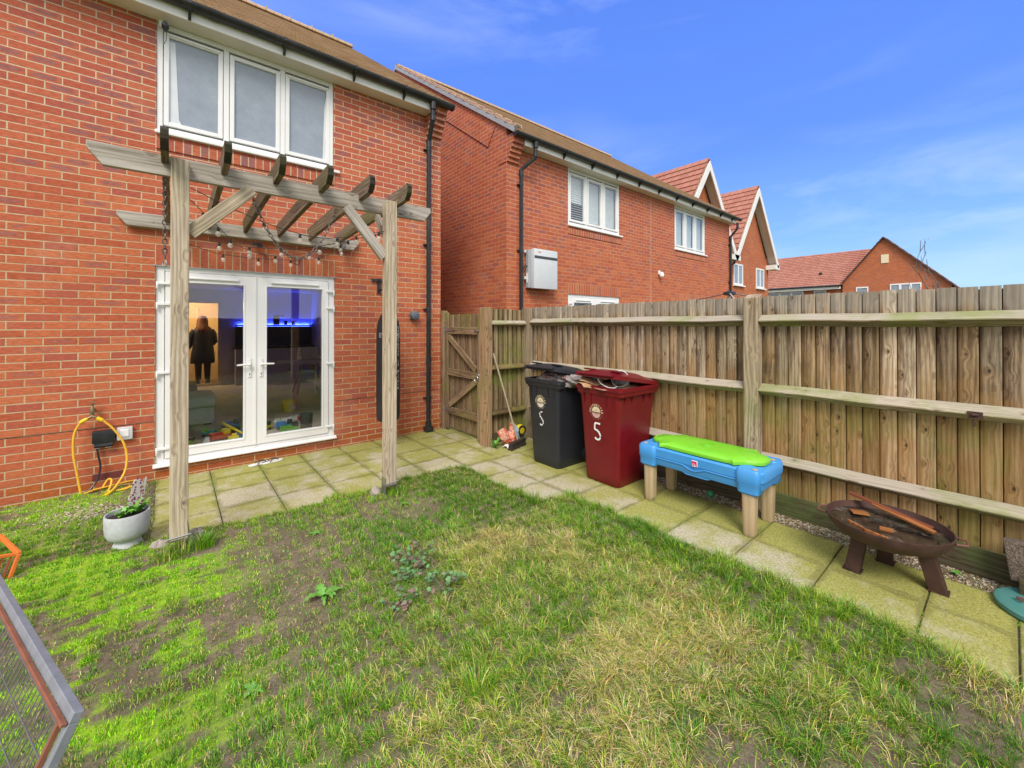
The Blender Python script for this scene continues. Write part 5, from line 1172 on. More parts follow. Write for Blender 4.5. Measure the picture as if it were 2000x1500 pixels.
# short return fence between gate post and main fence
PY = -1.205
FP = thing('short_fence', 'short greenish fence panel between the gate post and the long fence', 'fence', (3.85, PY, 0), 'garden fences')
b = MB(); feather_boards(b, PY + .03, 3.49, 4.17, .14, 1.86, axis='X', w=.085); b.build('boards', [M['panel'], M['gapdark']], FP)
for zt in (1.70, 1.08, .46):
    m = MB(); pr = [(PY + .03, zt), (PY + .0, zt), (PY - .045, zt - .035), (PY - .045, zt - .055), (PY + .03, zt - .075)]; m.prism(pr, 3.49, 4.12, 'X', g=0); m.build('rail', M['rail'] if zt > 1.5 else M['panel'], FP)
m = MB(); m.box(4.12, 4.235, PY - .055, PY + .055, -.1, 1.88, g=2); m.build('fence_post', M['post'], FP, bevel=.004, seg=1)
m = MB(); m.box(3.49, 4.12, PY + .005, PY + .03, -.05, .14, g=0); m.build('gravel_board', M['gravelboard'], FP)
# gate post
m = MB(); m.box(3.37, 3.49, -1.255, -1.135, -.1, 1.875, g=2); o = m.build('gate_post', M['gatepost'], None, (3.43, -1.2, 0), bevel=.005, seg=1); tag(o, 'thick orange brown gate post beside the side gate', 'post', 'posts of the side gate')
for z_ in (1.56, 1.0, .42): q = MB(); q.box(3.4, 3.408, -1.2562, -1.2552, z_, z_ + .045); q.build('mortice', M['blackpl'], o)
m = MB(); m.box(3.415, 3.50, -.075, -.005, -.1, 1.86, g=2); o = m.build('hinge_post', M['gate'], None, (3.45, -.04, 0), bevel=.004, seg=1); tag(o, 'slim wooden hinge post fixed to the house corner', 'post', 'posts of the side gate')
m = MB(); m.box(3.40, 3.47, -1.135, -1.065, -.1, 1.875, g=2); o = m.build('closing_post', M['gate'], None, (3.44, -1.1, 0), bevel=.004, seg=1); tag(o, 'brown closing post between gate and orange post', 'post', 'posts of the side gate')
GT = thing('garden_gate', 'brown ledged side gate with diagonal braces between house and gate post', 'gate', (3.46, -.57, 0))
gx_ = 3.44; gy0, gy1 = -1.055, -.085
b = MB(); feather_boards(b, gx_ + .045, gy0, gy1, .05, 1.80, w=.082); b.build('boards', [M['gate'], M['gapdark']], GT)
for ya, yb in ((gy1 - .075, gy1), (gy0, gy0 + .085)): m = MB(); m.box(gx_, gx_ + .04, ya, yb, .03, 1.83 if ya > -.5 else 1.80, g=2); m.build('stile', M['gate'], GT, bevel=.004, seg=1)
for za, zb in ((1.50, 1.605), (.86, .965), (.27, .375)): m = MB(); m.box(gx_ + .004, gx_ + .044, gy0 + .086, gy1 - .076, za, zb, g=1); m.build('ledge', M['gate'], GT, bevel=.004, seg=1)
for p_, q_ in (((gx_ + .012, gy1 - .10, 1.46), (gx_ + .012, gy0 + .12, .99)), ((gx_ + .012, gy0 + .12, .84), (gx_ + .012, gy1 - .12, .40))): m = MB(); m.bar(p_, q_, .036, .085, (1, 0, 0)) if False else m.bar(p_, q_, .085, .036, (1, 0, 0)); m.build('brace', M['gate'], GT, bevel=.004, seg=1)
for z_ in (1.56, .325):
    m = MB(); m.prism([(gy1 + .01, z_ - .025), (gy1 + .01, z_ + .025), (gy1 - .30, z_ + .010), (gy1 - .30, z_ - .010)], gx_ - .006, gx_ - .001, 'X'); m.tube([(gx_ - .006, gy1 + .015, z_ - .06), (gx_ - .006, gy1 + .015, z_ + .06)], .010, 8); m.box(gx_ - .008, gx_ - .002, gy1 + .01, gy1 + .06, z_ - .07, z_ + .07); m.build('hinge', M['steel'], GT)
m = MB(); m.box(gx_ - .007, gx_ - .001, gy0 - .01, gy0 + .15, 1.545, 1.575); m.tube([(gx_ - .012, gy0 + .14, 1.56), (gx_ - .012, gy0 - .07, 1.56)], .009, 8); m.tube([(gx_ - .012, gy0 + .05, 1.56), (gx_ - .035, gy0 + .05, 1.54)], .007, 8); m.build('bolt', M['steel'], GT)
m = MB(); m.box(gx_ - .007, gx_ - .001, gy0 - .03, gy0 + .05, .86, .98); m.tube([(gx_ - .02, gy0 + .08 + .045 * math.cos(q), .88 + .045 * math.sin(q)) for q in [6.283 * k / 16 for k in range(16)]], .005, 6, closed=True); m.tube([(gx_ - .01, gy0 + .04, .93), (gx_ - .05, gy0 - .03, .95)], .009, 8); m.build('ring_latch', M['steel'], GT)
# rear and left boundary fences, seen only as reflections or from the side
FR = thing('wooden_fence', 'plain weathered fence across the rear of the garden', 'fence', (-.5, -10.4, 0), 'garden fences')
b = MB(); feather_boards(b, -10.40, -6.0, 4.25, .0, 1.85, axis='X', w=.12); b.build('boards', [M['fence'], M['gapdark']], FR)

# ================= PERGOLA =================
PG = thing('pergola', 'silvered timber pergola with dark rafters over the patio doors', 'pergola', (.9, -1.9, 0))
YB = -1.90      # front face of the front beam
def beam_poly(x0, x1, z0, z1, cut=.085): return [(x0, z1), (x1, z1), (x1, z1 - .045), (x1 - cut * .9, z0), (x0 + cut * .9, z0), (x0, z1 - .045)]
m = MB(); m.prism(beam_poly(-.297, 2.212, 2.705, 2.850), YB, YB + .044, 'Y', g=0); m.build('front_beam', M['beam'], PG, bevel=.003, seg=1)
m = MB(); m.prism(beam_poly(-.295, 2.105, 2.650, 2.79), -.064, -.004, 'Y', g=0); m.build('wall_beam', M['beam'], PG, bevel=.003, seg=1)
for x_, zb in ((.182, .125), (1.745, .125)):
    m = MB(); m.box(x_ - .052, x_ + .052, YB - .104, YB - .001, zb, 2.815, g=2); p_ = m.build('post', M['pergola'], PG, bevel=.004, seg=1)
    b = MB()
    for s_ in (-1, 1): b.box(x_ + s_ * .056 - .002, x_ + s_ * .056 + .002, YB - .10, YB - .005, -.02, zb + .07)
    b.box(x_ - .053, x_ + .053, YB - .104, YB - .001, zb - .008, zb - .001); b.tube([(x_ - .068, YB - .108, zb + .02), (x_ + .068, YB - .108, zb + .026)], .004, 6)
    b.build('post_bracket', M['steel'], p_)
YC = YB - .045
for k in range(6):
    x_ = .098 + .347 * k; y0_, y1_ = -2.20, -.006; zf, zr = 2.952, 2.862
    def zz(y): return zr + (zf - zr) * (y1_ - y) / (y1_ - y0_)
    t_ = .042; H = .148
    poly = [(y1_, zr), (y0_ + .03, zz(y0_)), (y0_, zz(y0_) - .03), (y0_ + .005, zz(y0_) - .085), (y0_ + .06, zz(y0_) - H), (YB - .004, zz(YB) - H), (YB - .004, zz(YB) - H + .02), (YB + .048, zz(YB) - H + .02), (YB + .048, zz(YB) - H), (-.068, zz(-.068) - H), (-.068, 2.792), (y1_, 2.792)]
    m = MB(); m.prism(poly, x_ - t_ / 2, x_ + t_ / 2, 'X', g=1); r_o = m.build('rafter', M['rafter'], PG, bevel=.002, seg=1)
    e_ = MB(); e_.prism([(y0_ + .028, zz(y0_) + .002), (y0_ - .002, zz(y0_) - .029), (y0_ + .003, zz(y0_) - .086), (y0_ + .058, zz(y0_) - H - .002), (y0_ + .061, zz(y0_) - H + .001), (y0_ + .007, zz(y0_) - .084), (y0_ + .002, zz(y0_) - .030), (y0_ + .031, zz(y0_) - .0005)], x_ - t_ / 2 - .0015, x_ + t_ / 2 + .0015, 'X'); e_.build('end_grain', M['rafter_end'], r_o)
m = MB(); m.bar((.234, YC, 2.30), (.62, YC, 2.70), .090, .045, (0, 1, 0)) ; m.build('brace', M['pergola'], PG, bevel=.003, seg=1)
m = MB(); m.bar((1.693, YC, 2.28), (1.34, YC, 2.70), .090, .045, (0, 1, 0)); m.build('brace', M['beam'], PG, bevel=.003, seg=1)
m = MB(); m.bar((1.765, YC + .05, 2.42), (1.80, YC + .45, 2.78), .080, .04, (1, 0, 0)); m.build('brace', M['beam'], PG, bevel=.003, seg=1)
m = MB()
for x_ in (-.02, .62, .96, 1.28, 1.62, 1.9): m.lathe([(0, -.068), (.010, -.068), (.010, -.063)], (x_, 0, 2.71), 8, axis='Y')
for x_ in (.25,): pass
m.build('screw', M['steel'], PG)
# chains
def chain(mb, pts, link=.044, r_=.0042):
    d = [0]
    for a, b in zip(pts, pts[1:]): d.append(d[-1] + (Vector(b) - Vector(a)).length)
    def at(s):
        for i in range(len(pts) - 1):
            if s <= d[i + 1]: return Vector(pts[i]).lerp(Vector(pts[i + 1]), (s - d[i]) / max(1e-6, d[i + 1] - d[i]))
        return Vector(pts[-1])
    n = int(d[-1] / (link * .78))
    for k in range(n):
        c0, c1 = at(k * link * .78), at((k + 1) * link * .78); c = (c0 + c1) / 2; x = (c1 - c0).normalized()
        y = x.orthogonal().normalized(); z = x.cross(y); a = (k % 2) * math.pi / 2 + .6
        y, z = y * math.cos(a) + z * math.sin(a), z * math.cos(a) - y * math.sin(a)
        mb.tube([c + x * (link / 2 * math.cos(q)) + y * (link * .30 * math.sin(q)) for q in [6.283 * j / 10 for j in range(10)]], r_, 5, closed=True)
def ring(mb, c, r_, t_, nrm_): 
    c = Vector(c); n_ = Vector(nrm_).normalized(); a = n_.orthogonal().normalized(); b = n_.cross(a)
    mb.tube([c + a * r_ * math.cos(q) + b * r_ * math.sin(q) for q in [6.283 * j / 16 for j in range(16)]], t_, 6, closed=True)
CHY = YB + .06
t = thing('hanging_chain', 'looped chain slung between two hooks under the front pergola beam', 'chain', (1.0, CHY, 2.65), 'chains hanging from the pergola')
cp = [(.625 + .675 * s_, CHY, 2.71 + .50 * ((2 * s_ - 1) ** 2 - 1) * (1.0) + .0) for s_ in [i / 16 for i in range(17)]]
m = MB(); chain(m, cp); m.build('chain_links', M['chain'], t); m = MB(); ring(m, (.963, CHY, 2.175), .022, .0032, (0, 1, .3)); m.build('ring', M['rust'], t)
t = thing('hanging_chain', 'straight chain hanging down beside the left pergola post', 'chain', (.09, -1.6, 2.7), 'chains hanging from the pergola')
m = MB(); chain(m, [(.098, -1.84, 2.74), (.098, -1.84, 2.11)]); m.build('chain_links', M['chain'], t); m = MB(); ring(m, (.098, -1.84, 2.085), .022, .0036, (1, .6, 0)); m.build('ring', M['steel'], t)
# string lights: cable with bulbs
t = thing('string_lights', 'string of clear globe bulbs on black cable looped under the pergola', 'string lights', (.9, -1.2, 2.6))
runs = [[(.24, -2.0, 2.62), (.55, -1.9, 2.52), (.9, -1.75, 2.46), (1.25, -1.72, 2.44), (1.70, -1.95, 2.53)],
        [(.08, -.15, 2.60), (.45, -.5, 2.50), (.8, -.9, 2.42), (1.2, -1.2, 2.42), (1.70, -1.92, 2.52)],
        [(.10, -.12, 2.58), (.5, -.12, 2.44), (1.0, -.12, 2.42), (1.5, -.12, 2.47), (1.9, -.12, 2.66)],
        [(.24, -1.9, 2.56), (.45, -1.3, 2.50), (.7, -.75, 2.42), (1.1, -.5, 2.42), (1.6, -.7, 2.55), (1.76, -1.2, 2.66)]]
for ri, rpts in enumerate(runs):
    P_ = []
    n = len(rpts)
    for i in range(n - 1):
        p0, p1, p2, p3 = [Vector(rpts[max(0, min(n - 1, j))]) for j in (i - 1, i, i + 1, i + 2)]
        for q in range(6): s_ = q / 6; P_.append(.5 * ((2 * p1) + (-p0 + p2) * s_ + (2 * p0 - 5 * p1 + 4 * p2 - p3) * s_ * s_ + (-p0 + 3 * p1 - 3 * p2 + p3) * s_ ** 3))
    P_.append(Vector(rpts[-1])); m = MB(); m.tube(P_, .0032, 5); m.build('cable', M['blackpl'], t)
    acc = 0.12
    for a, b in zip(P_, P_[1:]):
        acc += (b - a).length
        if acc > .30:
            acc = 0; c = Vector(b); q = MB(); q.lathe([(.011, -.030), (.0125, -.024), (.0125, 0), (.007, .006)], c - Vector((0, 0, .008)), 10); so = q.build('bulb_holder', M['blackpl'], t)
            q = MB(); q.lathe([(0, -.050), (.010, -.048), (.018, -.040), (.0225, -.028), (.020, -.014), (.011, -.003), (.010, 0)], c - Vector((0, 0, .036)), 14); q.build('bulb', M['bulbglass'], so)
            q = MB(); q.tube([c - Vector((0, 0, .04)), c - Vector((.003, 0, .058)), c - Vector((-.003, 0, .07))], .0016, 5); q.build('filament', M['cream'], so)
m = MB(); m.box(.86, .95, -.10, -.066, 2.575, 2.605); m.box(.92, .96, -.12, -.066, 2.555, 2.59); m.build('plug_box', M['blackpl'], t)

# ================= WALL THINGS, HOUSE 1 =================
t = thing('outdoor_tap', 'old brass garden tap with two hose fittings on the wall', 'tap', (-.455, 0, .82))
m = MB(); m.tube([(-.455, 0, .815), (-.455, -.07, .815)], .012, 10); m.lathe([(.012, -.06), (.017, -.04), (.019, 0), (.014, .02), (.010, .035), (.008, .05), (.018, .052), (.018, .058), (0, .06)], (-.455, -.07, .815), 14); m.box(-.475, -.435, -.076, -.064, .885, .895)
m.tube([(-.455, -.07, .77), (-.455, -.075, .745)], .016, 10); m.tube([(-.49, -.08, .735), (-.455, -.078, .755), (-.42, -.08, .735)], .012, 10); m.build('tap_body', M['brass'], t)
m = MB(); m.tube([(-.488, -.082, .735), (-.525, -.09, .712), (-.535, -.092, .704)], [.017, .018, .015], 12); m.build('hose_connector', M['hosey'], t); m = MB(); m.tube([(-.422, -.082, .735), (-.395, -.088, .715), (-.380, -.090, .705)], [.017, .018, .015], 12); m.build('hose_connector', M['hosey'], t)
def spline(p, n=10):
    out = []; m_ = len(p)
    for i in range(m_ - 1):
        p0, p1, p2, p3 = [Vector(p[max(0, min(m_ - 1, j))]) for j in (i - 1, i, i + 1, i + 2)]
        for q in range(n): s_ = q / n; out.append(.5 * ((2 * p1) + (-p0 + p2) * s_ + (2 * p0 - 5 * p1 + 4 * p2 - p3) * s_ * s_ + (-p0 + 3 * p1 - 3 * p2 + p3) * s_ ** 3))
    out.append(Vector(p[-1])); return out
t = thing('garden_hose', 'coiled yellow garden hose hanging from the tap onto the grass', 'hose', (-.45, -.15, 0))
m = MB(); m.tube(spline([(-.535, -.092, .704), (-.572, -.10, .60), (-.575, -.11, .42), (-.548, -.12, .22), (-.525, -.13, .06), (-.52, -.14, .03)]), .0095, 10)
m.tube(spline([(-.525, -.13, .035), (-.60, -.20, .025), (-.64, -.30, .025), (-.58, -.36, .025), (-.46, -.33, .028), (-.34, -.24, .04), (-.31, -.17, .12), (-.34, -.13, .13), (-.40, -.15, .03), (-.50, -.20, .02)]), .0088, 10)
for k in range(3): m.tube(spline([(-.50 + .03 * k, -.16 - .01 * k, .045 + .012 * k), (-.36, -.12 - .02 * k, .05 + .01 * k), (-.22 + .02 * k, -.06 - .02 * k, .05 + .01 * k), (-.13, -.12, .04 + .01 * k), (-.20, -.20 - .02 * k, .04), (-.34, -.24, .03 + .01 * k)]), .0075, 8)
m.build('hose_coil', M['hose'], t)
m = MB(); m.tube(spline([(-.380, -.090, .705), (-.31, -.10, .62), (-.235, -.12, .48), (-.205, -.14, .34), (-.215, -.17, .20), (-.27, -.24, .09), (-.315, -.30, .045)]), .0095, 10); m.build('hose_length', M['hose'], t)
m = MB(); m.tube([(-.308, -.29, .050), (-.345, -.335, .035)], [.013, .017], 12); m.build('hose_end', M['hosey'], t)
t = thing('outdoor_socket', 'black weatherproof double socket with a grey switch box beside it', 'socket', (-.37, 0, .5))
m = MB(); m.box(-.46, -.295, -.062, .0, .475, .598); m.build('socket_cover', M['blackpl'], t, bevel=.012, seg=2)
m = MB(); m.prism([(-.055, .475), (-.005, .475), (-.005, .44), (-.035, .435), (-.06, .45)], -.445, -.31, 'X'); m.build('socket_base', M['blackpl'], t)
for x_ in (-.425, -.345): m = MB(); m.lathe([(0, 0), (.026, .0), (.026, .006), (0, .010)], (x_, -.045, .428), 14, sy=.7); m.build('cable_flap', M['steel'], t)
m = MB(); m.box(-.287, -.168, -.045, 0, .478, .606); m.build('switch_box', M['grey'], t, bevel=.012); m = MB(); m.box(-.262, -.195, -.052, -.045, .51, .585); m.build('switch_cover', M['white'], t, bevel=.004, seg=1)
m = MB(); m.tube(spline([(-.425, -.045, .428), (-.415, -.05, .36), (-.40, -.05, .25), (-.42, -.07, .13), (-.47, -.10, .05), (-.53, -.13, .02)]), .0085, 8); o = m.build('power_cable', M['blackpl'], None, (-.42, -.05, .43)); tag(o, 'black power cable running from the wall socket down to the ground', 'cable')
t = thing('security_camera', 'small black and white security camera under the eaves above window', 'camera', (.05, -.05, 4.8))
m = MB(); m.box(.02, .10, -.055, -.012, 4.79, 4.862); m.build('mount', M['fascia'], t, bevel=.006, seg=1)
m = MB(); m.lathe([(0, -.05), (.026, -.045), (.030, -.02), (.030, .03), (0, .035)], (.072, -.095, 4.78), 16, axis='Y'); m.build('camera_head', M['blackpl'], t); m = MB(); m.tube([(.085, -.06, 4.77), (.08, -.05, 4.66), (.055, -.03, 4.60), (.06, -.02, 4.5)], .0025, 5); m.build('cable', M['blackpl'], t)
t = thing('wall_lamp', 'round grey bulkhead lamp on the wall beside the drainpipe', 'lamp', (2.95, 0, 1.78))
m = MB(); m.lathe([(0, -.10), (.052, -.10), (.066, -.09), (.066, -.035), (.06, -.02), (0, -.02)], (2.935, 0, 1.78), 28, axis='Y'); m.build('lamp_body', plain('slate_metal', (.10, .125, .145), .45, var=.06), t)
m = MB(); m.lathe([(0, -.02), (.045, -.02), (.045, 0)], (2.935, 0, 1.78), 20, axis='Y'); m.build('backplate', M['darkgrey'], t)
for a_ in (3.9, 5.5): m = MB(); m.lathe([(0, -.045), (.009, -.045), (.009, -.0)], (2.935 + .068 * math.cos(a_), 0, 1.78 + .068 * math.sin(a_)), 8, axis='Y'); m.build('fixing_clip', M['steel'], t)
# punch bag
BX, BY = 2.375, -.42
t = thing('punch_bag', 'long black leather punch bag hanging behind the right pergola post', 'punch bag', (BX, BY, .3))
m = MB(); m.lathe([(0, .335), (.10, .345), (.142, .375), (.152, .43), (.154, .8), (.154, 1.45), (.150, 1.58), (.135, 1.68), (.105, 1.76), (.045, 1.83), (.02, 1.86)], (BX, BY, 0), 40); m.build('bag_body', plain('black_leather', (.020, .020, .026), .42, var=.2, scale=20, bump=.2), t)
def wrap_text(txt, ang0, z, size, vertical=False, mat='white', r_=.1555):
    q = MB()
    if not vertical: text_mb(q, txt, size, (0, 0, 0), (1, 0, 0), (0, 0, 1), extr=.0008)
    else:
        for i, c_ in enumerate(txt):
            if c_ != ' ': text_mb(q, c_, size, (0, 0, -i * size * .93), (1, 0, 0), (0, 0, 1), extr=.0008, bold=.001)
    nv = []
    for x, y, zz_ in q.v:
        a = ang0 + x / r_; rr = r_ + abs(y) * .5; nv.append((BX + rr * math.cos(a), BY + rr * math.sin(a), z + zz_))
    q.v = nv; return q.build('print', M[mat], t, fix=False)
wrap_text('GREATNESS IS WITHIN', -1.02, 1.60, .048, True)
wrap_text('EVERLAST', -1.62, 1.50, .085)
q = MB(); q.add([(-.02, 0, .0), (.035, 0, .03), (.035, 0, -.03)], [(0, 1, 2)]); q.v = [(BX + .1558 * math.cos(-2.30 + x / .1555), BY + .1558 * math.sin(-2.30 + x / .1555), 1.41 + z) for x, y, z in q.v]; q.build('yellow_mark', M['tyellow'], t)
for a_ in (0, 1.57, 3.14, 4.71): m = MB(); m.tube([(BX + .04 * math.cos(a_), BY + .04 * math.sin(a_), 1.84), (BX, BY, 2.10)], .004, 6); m.build('strap', M['blackpl'], t)
t = thing('bag_bracket', 'black steel wall bracket with an arm holding the punch bag', 'bracket', (2.38, 0, 2.2))
m = MB(); m.box(2.385, 2.435, -.012, 0, 2.08, 2.30); m.tube([(2.41, -.01, 2.13), (2.42, -.42, 2.13)], .014, 8); m.tube([(2.41, -.01, 2.28), (2.42, -.30, 2.135)], .010, 8); m.build('arm', M['blackpl'], t)
m = MB(); m.box(2.30, 2.50, -.03, -.01, 2.255, 2.29); m.build('crossbar', M['blackpl'], t)
# sandals
for k, (x_, y_, a_) in enumerate(((.93, -.12, .30), (1.06, -.125, .22))):
    t = thing('sandal', ('left one of the white flip flops by the patio door' if k == 0 else 'right one of the white flip flops by the patio door'), 'sandal', (x_, y_, 0), 'pair of flip flops by the door'); Mx = Matrix.Rotation(a_, 3, 'Z')
    pr = [(-.11, .024), (-.08, .033), (-.02, .028), (.05, .036), (.10, .034), (.125, .012), (.125, -.012), (.10, -.034), (.05, -.038), (-.02, -.028), (-.08, -.032), (-.11, -.022)]
    m = MB(); m.prism(pr, .003, .018, 'Z'); m.v = [tuple(Vector((x_, y_, 0)) + Mx @ Vector(p)) for p in m.v]; m.build('sole', M['white'], t, bevel=.003)
    m = MB()
    for s_ in (-1, 1): m.tube([Vector((x_, y_, 0)) + Mx @ Vector(p) for p in ((.075, 0, .018), (.055, .012 * s_, .04), (.0, .028 * s_, .045), (-.035, .031 * s_, .016))], .0045, 6)
    m.build('strap', M['blackpl'], t)
# ================= WHEELIE BINS =================
def rrect(cx, cy, hx, hy, r, n=5):
    out = []
    for (sx, sy, a0) in ((1, 1, 0), (-1, 1, 90), (-1, -1, 180), (1, -1, 270)):
        for k in range(n + 1): a = R(a0 + 90 * k / n); out.append((cx + sx * (hx - r) + r * math.cos(a), cy + sy * (hy - r) + r * math.sin(a)))
    return out
def loft(mb, secs, mat=0, smooth=True, capb=True, capt=True):
    """secs=[(poly2d, z)] same vertex count"""
    n = len(secs[0][0]); vs = []
    for poly, z in secs: vs += [(x, y, z if not callable(z) else z(x, y)) for x, y in poly]
    fs = [(i * n + k, i * n + (k + 1) % n, (i + 1) * n + (k + 1) % n, (i + 1) * n + k) for i in range(len(secs) - 1) for k in range(n)]
    if capb: fs.append(tuple(range(n - 1, -1, -1)))
    if capt: fs.append(tuple((len(secs) - 1) * n + k for k in range(n)))
    return mb.add(vs, fs, mat, smooth=smooth)
def wheelie(xf, yc, yaw, mat, label, number, pm, lid_up, lx=0., name='wheelie_bin'):
    """xf: front face at the foot, bin faces -X, hinge towards the fence"""
    t = thing(name, label, 'wheelie bin', (xf + .28, yc, 0), 'wheelie bins in front of the fence')
    piv = Vector((xf + .28, yc, 0)); Mz = Matrix.Rotation(yaw, 3, 'Z')
    def fx(m): m.v = [tuple(piv + Mz @ (Vector(p) - piv)) for p in m.v]; return m
    m = MB(); secs = []
    for z, f, b, h in ((.0, .012, .50, .205), (.02, .0, .51, .212), (.10, -.005, .525, .218), (.5, -.025, .555, .235), (.88, -.045, .60, .255), (.93, -.048, .605, .258)):
        secs.append((rrect(xf + (f + b) / 2, yc, (b - f) / 2, h, .045, 4), z))
    loft(m, secs, capt=False); 
    # moulded vertical ribs on the front and flared gussets below the rim
    for yy in (-.115, .115): m.prism([(xf + .004, .03), (xf - .044, .90), (xf - .050, .90), (xf - .002, .03)], yc + yy - .004, yc + yy + .004, 'Y') if False else None
    body = fx(m).build('bin_body', M[mat], t, bevel=0, fix=True)
    m = MB(); outer = lambda gx, gy: rrect(xf + .275, yc, .335 + gx, .290 + gy, .04, 4)
    loft(m, [(outer(0, 0), .925), (outer(.004, .004), .965), (outer(.012, .010), .968), (outer(.012, .010), .998), (outer(.004, .002), 1.004), (outer(-.035, -.03), 1.004), (outer(-.045, -.04), .93)], capb=False, capt=False)
    loft(m, [(rrect(xf + .279, yc, .327, .262, .04, 4), .90), (outer(-.01, -.01), .922), (outer(0, 0), .925)], capb=False, capt=False)
    for yy in (-.19, -.10, .10, .19):
        m.prism([(xf - .045, .80), (xf - .040, .93), (xf - .062, .93)], yc + yy - .006, yc + yy + .006, 'Y')
    for xx in (.05, .17, .38, .50):
        for s_ in (-1, 1): m.prism([(yc + s_ * .245, .80), (yc + s_ * .25, .93), (yc + s_ * .285, .93)], xf + xx - .006, xf + xx + .006, 'X')
    m.tube([(xf - .066, yc - .20, .985), (xf - .066, yc + .20, .985)], .009, 8)
    fx(m).build('rim', M[mat], t)
    # lid hinged at the fence side, raised at the front
    th = math.asin(lid_up / .66); H = Vector((xf + .60, yc, 1.02)); m = MB()
    L_ = .69; nu, nv = 10, 8; vs = []
    for i in range(nu + 1):
        for j in range(nv + 1):
            u = i / nu; v = -1 + 2 * j / nv; x = -u * L_; y = v * (.285 - (.02 if u > .97 else 0)); dome = .045 * (1 - abs(v) ** 3) * (1 - (2 * u - 1) ** 6) + .012 * (1 if .25 < u < .8 and abs(v) < .55 else 0)
            vs.append((x, y, dome + .012))
    def tr(p): return (H.x + p[0] * math.cos(th) - 0 * p[1] - p[2] * -math.sin(th) * 0 - p[2] * 0, 0, 0)
    fs = [(i * (nv + 1) + j, i * (nv + 1) + j + 1, (i + 1) * (nv + 1) + j + 1, (i + 1) * (nv + 1) + j) for i in range(nu) for j in range(nv)]
    n0 = len(vs); vs2 = [(x * .985, y * .985, z - .012) for x, y, z in vs]
    fs2 = [tuple(n0 + a for a in reversed(f)) for f in fs]
    bd = [j for j in range(nv + 1)] + [(i) * (nv + 1) + nv for i in range(1, nu + 1)] + [nu * (nv + 1) + j for j in range(nv - 1, -1, -1)] + [i * (nv + 1) for i in range(nu - 1, 0, -1)]
    lipz = [(vs[b][0] * 1.012, vs[b][1] * 1.02, -.028) for b in bd]
    allv = vs + vs2 + lipz; nl = len(bd); f3 = []
    for k in range(nl):
        a, b = bd[k], bd[(k + 1) % nl]; c_, d_ = 2 * n0 + k, 2 * n0 + (k + 1) % nl
        f3.append((a, b, d_, c_)); f3.append((n0 + b, n0 + a, c_, d_))
    Ry = Matrix.Rotation(th, 3, 'Y')
    allv = [tuple(H + Ry @ Vector(p) + Vector((0, lx * (-p[0]), 0))) for p in allv]
    m.add(allv, fs + fs2 + f3, 0, smooth=True)
    # ribbed grip along the front of the lid and two raised pads
    for yy in (-.17, .17):
        q = MB(); q.box(-.63, -.53, yy - .045, yy + .045, .045, .062); m.add([tuple(H + Ry @ Vector(p) + Vector((0, lx * (-p[0]), 0))) for p in q.v], q.f)
    q = MB(); q.tube([(-.705, -.22, .0), (-.705, .22, .0)], .011, 8); q.box(-.70, -.66, -.22, -.20, -.01, .015); q.box(-.70, -.66, .20, .22, -.01, .015); m.add([tuple(H + Ry @ Vector(p) + Vector((0, lx * (-p[0]), 0))) for p in q.v], q.f)
    fx(m).build('lid', M[mat], t)
    m = MB(); m.tube([(xf + .635, yc - .26, 1.0), (xf + .635, yc + .26, 1.0)], .014, 10); fx(m).build('handle', M[mat], t)
    for s_ in (-1, 1):
        m = MB(); m.lathe([(0, -.03), (.07, -.03), (.10, -.022), (.10, .022), (.07, .03), (0, .03)], (xf + .50, yc + s_ * .235, .10), 24, axis='Y'); m.lathe([(0, -.034), (.045, -.034), (.045, .034), (0, .034)], (xf + .50, yc + s_ * .235, .10), 16, axis='Y')
        fx(m).build('wheel', M['blackpl'], t)
    # printed emblem and number on the sloping front
    sl_ = Vector((-.045 - .0, 0, .93)).normalized(); zdir = Vector((-.048, 0, .93)).normalized(); xd = Vector((0, -1, 0))
    def fp(y, z, off=.0025): return Vector((xf - .0 - .048 * z / .93 - .004 - off + (.005 if z < .3 else 0), y, z))
    ey, ez = yc + .030, .735; m = MB()
    n = 28; R0 = .054
    def disc(m, cy, cz, r_, mat_i, a0, a1, off):
        c = fp(cy, cz, off); vs = [tuple(c)] if a1 - a0 < 359 else [tuple(c)]
        K = 24; vs = [tuple(fp(cy - r_ * math.cos(R(a0 + (a1 - a0) * k / K)), cz + r_ * math.sin(R(a0 + (a1 - a0) * k / K)), off)) for k in range(K + 1)]
        m.add(vs, [tuple(range(K + 1))], mat_i)
    disc(m, ey, ez + .004, R0, 0, -3, 183, .001); disc(m, ey, ez - .006, R0, 1, 183, 357, .001)
    # cathedral-like arc and boat marks drawn inside the disc
    K = 12
    m.tube([fp(ey - .042 + .084 * k / K, ez + .012 - .022 * math.sin(math.pi * k / K), .0012) for k in range(K + 1)], .0014, 4, 2)
    m.tube([fp(ey - .02 + .04 * k / K, ez + .012 + .010 * math.sin(math.pi * k / K), .0012) for k in range(K + 1)], .0012, 4, 2); m.tube([fp(ey, ez + .02, .0012), fp(ey, ez + .038, .0012)], .001, 4, 2); m.tube([fp(ey - .012, ez + .02, .0012), fp(ey + .012, ez + .02, .0012)], .0012, 4, 2)
    for k in range(4): m.tube([fp(ey - .028 + .015 * k, ez - .014, .0012), fp(ey - .020 + .015 * k, ez - .022, .0012)], .0016, 4, 2)
